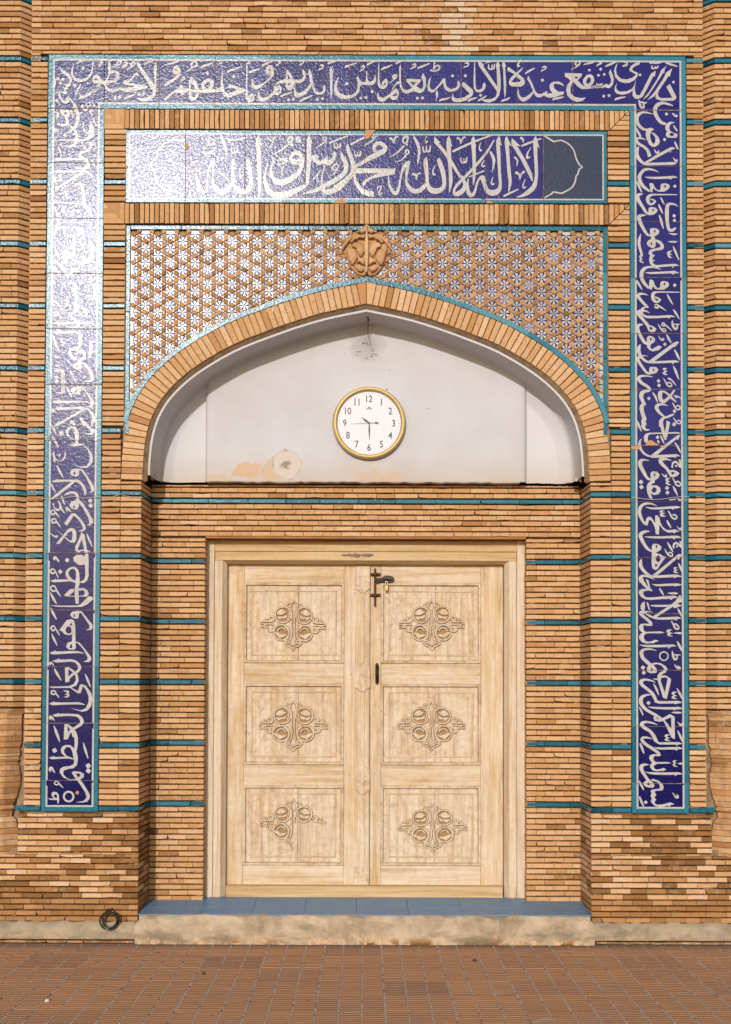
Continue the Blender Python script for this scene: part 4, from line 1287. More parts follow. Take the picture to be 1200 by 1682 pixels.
dial = dl.build('dial', [DIAL], CLOCK)
def text_mesh(txt, x, z, h, y, m, parent, name, sx=.82):
    cu = bpy.data.curves.new(name, 'FONT'); cu.body = txt; cu.size = 1.0; cu.align_x = 'CENTER'
    cu.offset = .012
    ob = bpy.data.objects.new(name, cu); COL.objects.link(ob)
    dg = bpy.context.evaluated_depsgraph_get()
    me = bpy.data.meshes.new_from_object(ob.evaluated_get(dg))
    bpy.data.objects.remove(ob); bpy.data.curves.remove(cu)
    vs = [v.co.copy() for v in me.vertices]
    if not vs: return None
    ys = [v.y for v in vs]; xs_ = [v.x for v in vs]; k = h / (max(ys) - min(ys)); cx = (max(xs_) + min(xs_)) / 2; cy = (max(ys) + min(ys)) / 2
    mb = MB(); mb.v = [(x + (v.x - cx) * k * sx, y, z + (v.y - cy) * k) for v in vs]
    for p in me.polygons: mb.face(list(p.vertices))
    bpy.data.meshes.remove(me)
    return mb.build(name, [m], parent)
for h in range(1, 13):
    a = math.pi / 2 - h * math.pi / 6
    text_mesh(str(h), CX + CR * .655 * math.cos(a), CZ + CR * .655 * math.sin(a), CR * .185, yb - .0272, INK, dial, 'numeral')
tk = MB()
for k in range(60):
    a = math.pi * k / 30; c, s_ = math.cos(a), math.sin(a); big = k % 5 == 0
    r0, r1, w_ = CR * (.785 if big else .792), CR * .815, (.0016 if big else .0009)
    tk.poly([(CX + c * r0 - s_ * w_, yb - .027, CZ + s_ * r0 + c * w_), (CX + c * r0 + s_ * w_, yb - .027, CZ + s_ * r0 - c * w_), (CX + c * r1 + s_ * w_, yb - .027, CZ + s_ * r1 - c * w_), (CX + c * r1 - s_ * w_, yb - .027, CZ + s_ * r1 + c * w_)])
tk.build('minute_marks', [INK], dial)
# the maker's small crest and script line under the twelve
cr = MB()
lx, lz = CX, CZ + CR * .385
def mark(pts, y=yb - .0272, m=0):
    q = [(lx + x * CR / 62, y, lz + z * CR / 62) for x, z in pts]; cr.poly(q, (.5, .5, 0), m)
for (x, z) in ((-1.1, 3.0), (0, 3.4), (1.1, 3.0)): mark([(x - .7, z - .5), (x + .7, z - .5), (x + .5, z + .5), (x - .5, z + .5)], yb - .0274)
mark([(-1.6, 1.6), (1.6, 1.6), (1.3, 2.3), (-1.3, 2.3)])
for k, (x, hgt) in enumerate(((-4.4, 1.6), (-3.2, 1.1), (-2.1, 1.2), (-1.0, 1.1), (.1, 1.3), (1.2, 1.1), (2.3, 1.7), (3.6, 1.2))):
    mark([(x - .45, -.6), (x + .4, -.6), (x + .7, -.6 + hgt), (x - .15, -.6 + hgt)], yb - .0273)
mark([(-4.6, -.9), (4.6, -.5), (4.8, -.2), (-4.6, -.55)], yb - .0276)
cr.build('maker_mark', [INK], dial)
def hand(ang, L0, L1, w0, w1, y, m, name, tail=None):
    mb = MB(); a = math.radians(ang); e = Vector((math.cos(a), math.sin(a))); n = Vector((-e.y, e.x))
    pts = [e * L0 - n * w0 * .5, e * (L0 + (L1 - L0) * .45) - n * w1 * .5, e * L1 - n * w0 * .12, e * L1 + n * w0 * .12, e * (L0 + (L1 - L0) * .45) + n * w1 * .5, e * L0 + n * w0 * .5]
    mb.prism([(CX + p.x * CR, CZ + p.y * CR) for p in pts], yb - y - .0012, yb - y)
    if tail:
        for (r0, r1, w_) in tail:
            pts = [e * -r0 + n * w_ / 2, e * -r1 + n * w_ / 2, e * -r1 - n * w_ / 2, e * -r0 - n * w_ / 2]
            mb.prism([(CX + p.x * CR, CZ + p.y * CR) for p in pts], yb - y - .0012, yb - y)
    mb.build(name, [m], CLOCK)
hand(143, -.02, .255, .022, .058, .030, INK, 'hour_hand')
hand(-89, -.02, .45, .020, .042, .033, INK, 'minute_hand')
hand(182, -.02, .51, .008, .008, .036, REDINK, 'second_hand', [(.0, .24, .010), (.16, .20, .04), (.215, .245, .04)])
hb = MB(); hb.lathe([(.0001, -.040), (CR * .02, -.039), (CR * .024, -.030)], (CX, yb, CZ), n=16); hb.build('centre_cap', [BRASS], CLOCK)
# ------------------------------------------------------------------ old lamp hook under the crown of the arch
HX, HZ = P(603, 519, MID_Y - .12)
HOOK = thing('lamp_hook', 'old lamp hook with a bent wire under the point of the arch', 'hook', (HX, MID_Y - .12, HZ))
hk = MB()
zs_ = HZ + .012
hk.lathe([(.0001, 0), (.052, -.001), (.056, .004), (.054, .012)], (HX - .002, MID_Y - .13, zs_), 'Z', 32)
hk.build('ceiling_rose', [plain('dusty_grey_plate', (.24, .20, .16), .8, 0, .3, 30)], HOOK)
h2 = MB()
h2.tube([(HX + .002, MID_Y - .14, zs_), (HX + .004, MID_Y - .14, zs_ - .03), (HX + .012, MID_Y - .14, zs_ - .045), (HX + .004, MID_Y - .14, zs_ - .055), (HX + .002, MID_Y - .14, zs_ - .04)], .004, 8)
h2.tube([(HX - .02, MID_Y - .138, zs_), (HX - .006, MID_Y - .14, zs_ - .02), (HX + .004, MID_Y - .142, zs_ - .03), (HX + .02, MID_Y - .14, zs_ - .012)], .003, 6)
wz = PZ(556, MID_Y - .1)
h2.tube([(HX + .004, MID_Y - .14, zs_ - .05), (HX + .006, MID_Y - .12, zs_ - .075), (HX + .004, MID_Y - .10, (zs_ + wz) / 2 - .02), (HX + .008, MID_Y - .09, wz)], .0022, 6)
h2.build('bent_wire', [RUST], HOOK)
# nail holes and flakes of plaster below the hook
for (px, py, w_, h_, a) in ((601, 564, 9, 1.2, -.3), (589, 577.5, 8, 1.3, -.05), (615, 582, 10, 1.3, -.35), (612, 575, 6, 1.0, .9), (586, 583, 5, .8, -.8)):
    fk = MB(); x, z = P(px, py, MID_Y); u = 1 / 257; c, s_ = math.cos(a), math.sin(a)
    q = [(-w_ / 2, -h_ / 2), (w_ / 2, -h_ * .2), (w_ / 2, h_ * .2), (0, h_ * .8), (-w_ / 2, h_ / 2)]
    fk.prism([(x + (p * c - r * s_) * u, z + (p * s_ + r * c) * u) for p, r in q], MID_Y - .009, MID_Y + .002, None, (.8, 0, 0), 0, .001)
    fk.build('plaster_flake', [PLASTER], FACADE)
for (px, py, r) in ((596, 563.5, 1.6), (602, 588.5, 1.5), (610, 585, 1.6), (567, 581, .8), (635, 639.5, 1.5), (640, 608, .9), (702, 671, 1.0)):
    fk = MB(); x, z = P(px, py, MID_Y - .003); r /= 257
    fk.prism([(x + r * math.cos(2 * math.pi * k / 9), z + r * math.sin(2 * math.pi * k / 9) * .8) for k in range(9)], MID_Y - .0035, MID_Y + .002)
    fk.build('nail_hole', [INK], FACADE)
# ------------------------------------------------------------------ ring on a staple, low on the left
RX, RZ = P(178.5, 1512, -.06)
RING = thing('wall_ring', 'black iron ring hanging from a staple low on the brick wall beside the doorstep', 'ring', (RX, 0, RZ))
rg = MB()
rr = 13.6 / 257
for (dx, dz, r, dy, tl) in ((0, 0, rr, -.066, .10), (.006, .004, rr * .84, -.056, .25), (.010, .006, rr * .98, -.048, -.1)):
    rg.tube([(RX + dx + r * math.cos(a) * 1.02, dy - .006 + tl * r * .3 * math.sin(a + 1), RZ + dz + r * math.sin(a) * 1.04) for a in [2 * math.pi * k / 36 for k in range(36)]], .0052, 8, closed=True)
rg.build('ring_loops', [plain('black_coated_cable', (.012, .011, .011), .25, .2, .3, 60)], RING)
rg = MB(); zt_ = RZ + rr * 1.1
rg.tube([(RX - .012, .03, zt_ + .004), (RX - .012, -.075, zt_ + .002), (RX - .004, -.085, zt_ - .012), (RX + .006, -.085, zt_ - .010), (RX + .010, -.06, zt_ + .006), (RX + .010, .03, zt_ + .008)], .005, 8)
rg.build('staple', [IRON], RING)
# ------------------------------------------------------------------ thin wires tied across the inscription bands
def wire(name, label, pts, y=-.012, r=.0016):
    mb = MB(); q = []
    for (px, py) in pts:
        x, z = P(px, py, y); q.append((x, y - .003 * random.random(), z))
    c = []
    for i in range(len(q) - 1):
        for k in range(4): c.append(tuple(q[i][j] + (q[i + 1][j] - q[i][j]) * k / 4 for j in range(3)))
    c.append(q[-1]); mb.tube(c, r, 6)
    o = mb.build(name, [WIRE]); o['label'] = label; o['category'] = 'wire'
wire('loose_wire', 'thin pale wire tied across the left inscription band', [(59, 817.5), (66, 818), (73, 819), (82, 819.5), (95, 819), (110, 817), (122, 815.5), (136, 818.5), (148, 817.5), (158, 816), (170, 817.5), (180, 817), (191, 814), (198, 811.5), (205, 814.5), (214, 816), (226, 816.5), (234, 817)])
wire('loose_wire', 'thin pale wire sagging across the right inscription band', [(1037, 817), (1046, 818), (1058, 819.5), (1070, 820.5), (1082, 820.5), (1094, 819), (1106, 817), (1118, 816), (1128, 816), (1132, 816.5)])
# ------------------------------------------------------------------ ground
gm = MB(); gm.poly([(-400, -800, -.012), (400, -800, -.012), (400, .1, -.012), (-400, .1, -.012)])
gm.build('ground', [plain('dusty_brown_ground', (.20, .115, .075), .95, 0, .3, 1.5, .3)], None, kind='structure')
pv = MB()
TW = .3535; XW = TW / 3; ny = 8; YW = TW / ny
px_, pz_ = P(606.5, 1560, 0)
XS0 = .105                         # a tile joint just right of the middle
ty0 = -.062
for tj in range(0, 11):
    for ti in range(-11, 12):
        x0 = XS0 - TW + ti * TW; y1 = ty0 - tj * TW
        base = min(1, max(0, random.gauss(.55, .12)))
        if random.random() < .06: base = random.uniform(.15, .35)
        dz, tx_, ty_ = rnd(.0015), rnd(.003), rnd(.003)
        for i in range(3):
            for j in range(ny):
                a, b = x0 + i * XW + (.005 if i == 0 else .0035), x0 + (i + 1) * XW - (.0055 if i == 2 else .0048)
                c, d = y1 - (j + 1) * YW + .0045, y1 - j * YW - .0045
                zt = dz + tx_ * (a - x0) + ty_ * (c - y1) + rnd(.0004)
                tn = (min(1, max(0, base + rnd(.06))), random.random(), 0)
                k = len(pv.v); e = .0035
                pv.v += [(a, c, -.008), (b, c, -.008), (b, d, -.008), (a, d, -.008), (a, c, zt - .002), (b, c, zt - .002), (b, d, zt - .002), (a, d, zt - .002), (a + e * .4, c + e, zt), (b - e * .4, c + e, zt), (b - e * .4, d - e, zt), (a + e * .4, d - e, zt)]
                for r in (0, 4):
                    for m_ in range(4):
                        n_ = (m_ + 1) % 4
                        pv.face([k + r + m_, k + r + n_, k + r + 4 + n_, k + r + 4 + m_], tn, 0)
                pv.face([k + 8, k + 9, k + 10, k + 11], tn, 0)
                # pale grout between the columns, broken by the grooves
                if i < 2 or random.random() < .85:
                    if random.random() < .88:
                        zz = zt - .0006; g0 = b + .0003; g1 = b + (.0085 if i < 2 else .0105)
                        pv.poly([(g0, c + .004 + rnd(.003), zz), (g1, c + .004 + rnd(.003), zz), (g1, d - .004 + rnd(.003), zz), (g0, d - .004 + rnd(.003), zz)], (.5, .5, 0), 1)
xA, xB = XS0 - TW - 11 * TW, XS0 - TW + 12 * TW
pv.poly([(xA, ty0 - 11 * TW, -.0036), (xB, ty0 - 11 * TW, -.0036), (xB, ty0 + .0, -.0036), (xA, ty0, -.0036)], (.2, .5, 0), 2)
pv.poly([(xA, ty0, -.004), (xB, ty0, -.004), (xB, .05, -.004), (xA, .05, -.004)], (.0, .5, 0), 2)
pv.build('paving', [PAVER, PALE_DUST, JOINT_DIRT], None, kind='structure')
# litter: a scrap of mortar and a dry leaf on the paving
def on_floor(px, py):
    d = CAM_M.to_3x3() @ Vector(((px - 600) / F_PX, (PY0 - py) / F_PX, -1)); t = -CAM_P.z / d.z
    p = CAM_P + d * t; return p.x, p.y
def crumb(name, label, cat, px, py, r, m):
    x, y = on_floor(px, py); mb = MB(); rows = []
    for (q, h) in ((.9, -.002), (1.0, .005), (.7, .012), (.15, .015)):
        rows.append([(x + r * q * math.cos(2 * math.pi * k / 9) * (1 + .2 * math.sin(3 * k)), y + r * q * .8 * math.sin(2 * math.pi * k / 9), h) for k in range(9)])
    mb.grid(rows, (.5, .5, 0), 0, False, True); mb.poly(rows[-1])
    o = mb.build(name, [m]); o['label'] = label; o['category'] = cat
crumb('dry_leaf', 'small dark dry leaf lying on the paving right of the middle', 'leaf', 779, 1579, .014, RUST)
crumb('dirt_lump', 'tiny dark lump of dirt on the paving left of the middle', 'dirt', 334, 1600, .009, RUST)
crumb('mortar_crumb', 'pale crumb of mortar on the paving at the left', 'crumb', 77, 1645, .012, PALE_DUST)
# ------------------------------------------------------------------ glazed inscription tiles
# Every stroke of the lettering is laid in by hand: lines of "x,y,width" along a pen stroke, P = filled shape, B = ground
# showing through a letter's eye, D = a dot (x,y,size), C = a ring (x,y,radius,width), K = a chip where the clay shows.
# F x y s opens a sheet: its corner on the photograph and its enlargement.
PANEL_INK = """F 320 212 8
15,540,14 30,680,36 75,790,60 130,845,40
150,835,28 165,640,22 190,510,36 245,420,60
240,415,50 238,560,20 232,690,30 275,790,70 350,825,70 430,790,60 500,680,40
500,395,36 500,690,44 545,780,64 630,825,66 705,790,60 738,690,46 720,560,56 695,430,50 700,385,10
825,90,10 830,150,56 840,400,52 850,700,46 845,880,30
P 845,110 885,240 850,200
345,100,30 385,210,40 410,300,26 405,430,10
165,165,18 200,205 250,180 235,140 185,140 165,165
180,210,14 115,270,12 130,325,26 220,310,26 275,240,12
410,110,24 470,190,14
430,130,20 480,150,24 600,135,24 690,110,16
480,240,14 480,310,22 520,310,20 515,240,14
520,310,18 560,300,20 555,250,12
640,460,16 590,540,16 600,620,26 640,600,16
305,555,20 360,600,26 430,660,16
950,115,24 1005,170,22
1070,100,26 1030,130,18 1015,190,16 960,270,8
F 430 212 8
470,440,70 400,425,60 375,380,40 420,320,50 480,320,60 515,380,50 500,430,70
P 500,380 560,400 560,440 520,480 470,470
525,430,44 515,510,50 465,590,60 380,655,70 270,700,84 190,690,70 140,630,50 120,530,28 150,430,18 170,375,10
620,85,10 618,150,56 615,400,54 605,600,50 590,740,40
590,740,40 480,790,60 350,850,80 220,870,80 120,840,70 60,760,60 35,650,36 50,550,20 80,440,8
P 640,110 665,200 630,190
P 590,395 650,360 700,335 735,340 735,400 760,420 800,405 830,375 850,360 870,370 865,405 890,410 920,380 935,320 955,290 975,330 960,400 930,450 890,480 840,470 815,450 770,470 730,475 700,440 670,410 600,440
1050,310,10 1055,370,50 1100,450,56 1100,540,60 1050,610,60 950,680,60 850,730,60 720,800,50 600,835,30 530,855,10
P 1060,330 1115,410 1085,400
820,485,12 785,640,20 785,720,26 800,790,50 850,830,70 930,810,70 1010,770,70 1090,700,66 1170,610,50 1200,560,40
385,100,34 345,130,26 340,165,24 380,175,26 400,130,30 385,100,26
380,190,40 400,235,10
350,205,22 250,280,24 110,355,8
475,100,22 450,140,26 475,175,22 500,150,24 480,105,20
345,385,10 220,405,40
330,400,60 270,410,50
330,420,30 250,460,28 185,470,14
285,480,14 260,560,18 270,610,24
835,100,20 800,135,18 835,150,18 850,105,16
830,160,26 850,190,10
820,175,20 740,230,16 690,260,8
885,190,10 900,180,22 1010,135,20 1130,90,14
945,185,12 955,240,20 990,245,20 990,195,12
990,240,18 1025,235,22 1035,185,12
990,450,26 945,480,24 930,530,30 975,540,20 1005,480,20 985,460,18
985,540,18 940,595,16 870,625,8
775,540,12 720,610,22 650,690,10
715,610,16 750,700,10
F 550 212 8
165,195,10 165,250,46 200,350,50 235,450,56 240,540,60 200,620,60 110,700,66 0,780,66
205,205,24 300,155,26 390,110,26
255,300,12 265,350,20 295,350,20 295,310,12
295,350,18 330,345,22 340,290,14
510,90,14 485,115,14 520,120,16 530,95,14
520,130,24 440,185,18 375,220,8
530,300,50 510,240,44 545,195,52 600,190,48 645,225,54 655,270,60 600,310,60 540,335,60
640,290,70 540,340,70 440,390,60 340,450,50 280,490,40 250,560,24
535,320,14 540,390,10
P 275,515 800,520 780,595 640,620 500,650 420,690 385,740 365,760 360,700 400,660 470,625 570,580 440,580 260,585 250,560
P 235,610 260,600 300,700 370,780 430,810 515,825 505,895 430,880 350,850 290,780 250,700
715,120,30 755,140,26 765,190,10
830,100,16 790,115,26 765,190,10
930,95,34 890,140,24 905,185,20 945,170,24 955,110,26 930,90,24
940,195,40 945,225,10
905,220,24 830,300,22 725,370,8
955,265,22 925,300,24 940,335,18 970,310,20 955,270,18
935,345,18 870,410,16 790,435,8
1035,100,24 1085,200,40 1105,280,36 1095,400,26 1085,470,8
700,620,12 710,720,26 750,810,44 795,850,44 830,800,40 855,680,24 880,560,30 925,470,50 980,425,24
965,440,40 945,560,40 935,640,24 950,740,46 1020,810,60 1090,815,60 1160,770,50 1195,720,36
555,775,20 590,755,22 605,780,18 580,830,20 580,865,20 625,840,16
1010,590,30 1060,610,26 1070,670,8
1125,580,26 1085,595,20 1070,660,8
F 650 212 8
400,370,8 390,430,56 405,600,50 415,720,46 460,800,70 530,815,76 600,790,60 635,720,50 620,580,60 585,470,60 565,410,50 575,380,8
250,825,60 330,795,60 395,720,34
P 590,430 645,545 610,510
515,480,10 485,550,20 495,600,26 520,595,14
350,230,16 365,295,24 400,290,18 400,220,12
405,290,18 440,290,26 455,215,14
410,90,8 385,140,12 395,180,22 420,155,16
695,95,10 692,160,56 700,350,50 715,550,46 720,700,44 700,840,10
P 705,130 742,235 715,215
P 730,590 750,635 725,640
P 505,95 590,185 560,180 640,270 730,400 870,640 830,640 700,430 600,290 500,180
860,620,44 905,720,44 885,800,60 820,850,64 770,850,44 770,790,30 820,720,40 900,640,36 1050,480,36 1190,310,30 1290,145,18
755,300,14 770,285,30 1000,180,28 1180,110,22 1255,85,14
800,115,34 840,140,24 850,200,8
915,110,22 880,120,22 850,200,8
850,375,14 860,435,20 895,440,20 890,385,12
895,440,18 925,430,24 930,370,14
1018,95,8 1015,160,52 1025,350,48 1030,550,44 1025,650,32 1015,740,8
P 1030,140 1058,235 1035,215
950,650,12 940,740,30 955,840,50 1000,870,50 1040,810,30 1070,700,24 1110,640,34 1150,640,50 1165,700,48
960,630,16 1160,550,22
1115,180,10 1095,240,18 1110,285,24 1130,275,14
1160,410,10 1130,470,20 1145,495,22 1170,480,16
F 760 212 8
245,625,50 285,730,50 315,805,60 380,840,76 450,820,70 490,750,44 480,550,40 470,350,46 462,200,52 470,140,50 475,90,8
P 480,120 512,220 485,200
360,295,26 400,380,40 405,450,30 385,570,8
395,630,10 375,700,18 390,730,24 415,715,14
575,95,8 575,160,52 590,350,44 605,550,44 620,700,40 600,840,8
P 590,130 642,230 605,210
P 645,120 760,230 710,220 830,420 910,590 920,690 900,680 880,640 760,400 640,210 635,170
955,95,8 950,160,52 955,350,46 965,550,44 960,660,44 930,760,60 860,830,60 780,875,36 705,895,8
P 970,120 1008,260 970,220
780,230,16 790,215,28 920,165,24 1030,125,16
755,110,34 790,140,26 790,180,8
895,240,10 850,320,20 845,380,28 885,365,14
675,365,24 715,415,24 705,490,8
690,570,44 735,595,26 750,665,8
810,555,34 770,590,22 750,665,8
820,660,10 790,735,18 800,775,22 830,755,14
540,890,14 560,870,28 730,790,18
F 880 212 8
110,90,20 200,145,22 240,165,20 320,150,18 400,180,18 460,230,18 505,300,18 525,380,20 570,470,20 615,500,10
615,500,10 570,530,20 550,590,18 525,625,18 515,690,20 470,770,20 390,820,20 330,845,22 230,830,20 200,855,20 110,905,16
F 196 212 8
860,150,20 720,150,20 620,185,20 560,220,20 500,290,22 490,370,22 400,480,26
400,480,26 450,540,22 470,620,20 490,700,22 550,770,22 640,820,22 760,825,20 850,880,16
F 550 212 8
K 400,15 530,15 500,55 470,95 440,125 402,140
F 430 212 8
K 930,978 1000,945 1050,905 1085,945 1100,978
F 760 212 8
K 310,975 320,945 350,948 385,962 390,978
F 196 212 8
K 872,195 905,205 910,240 890,275 870,270
K 78,480 110,485 108,515 80,515"""
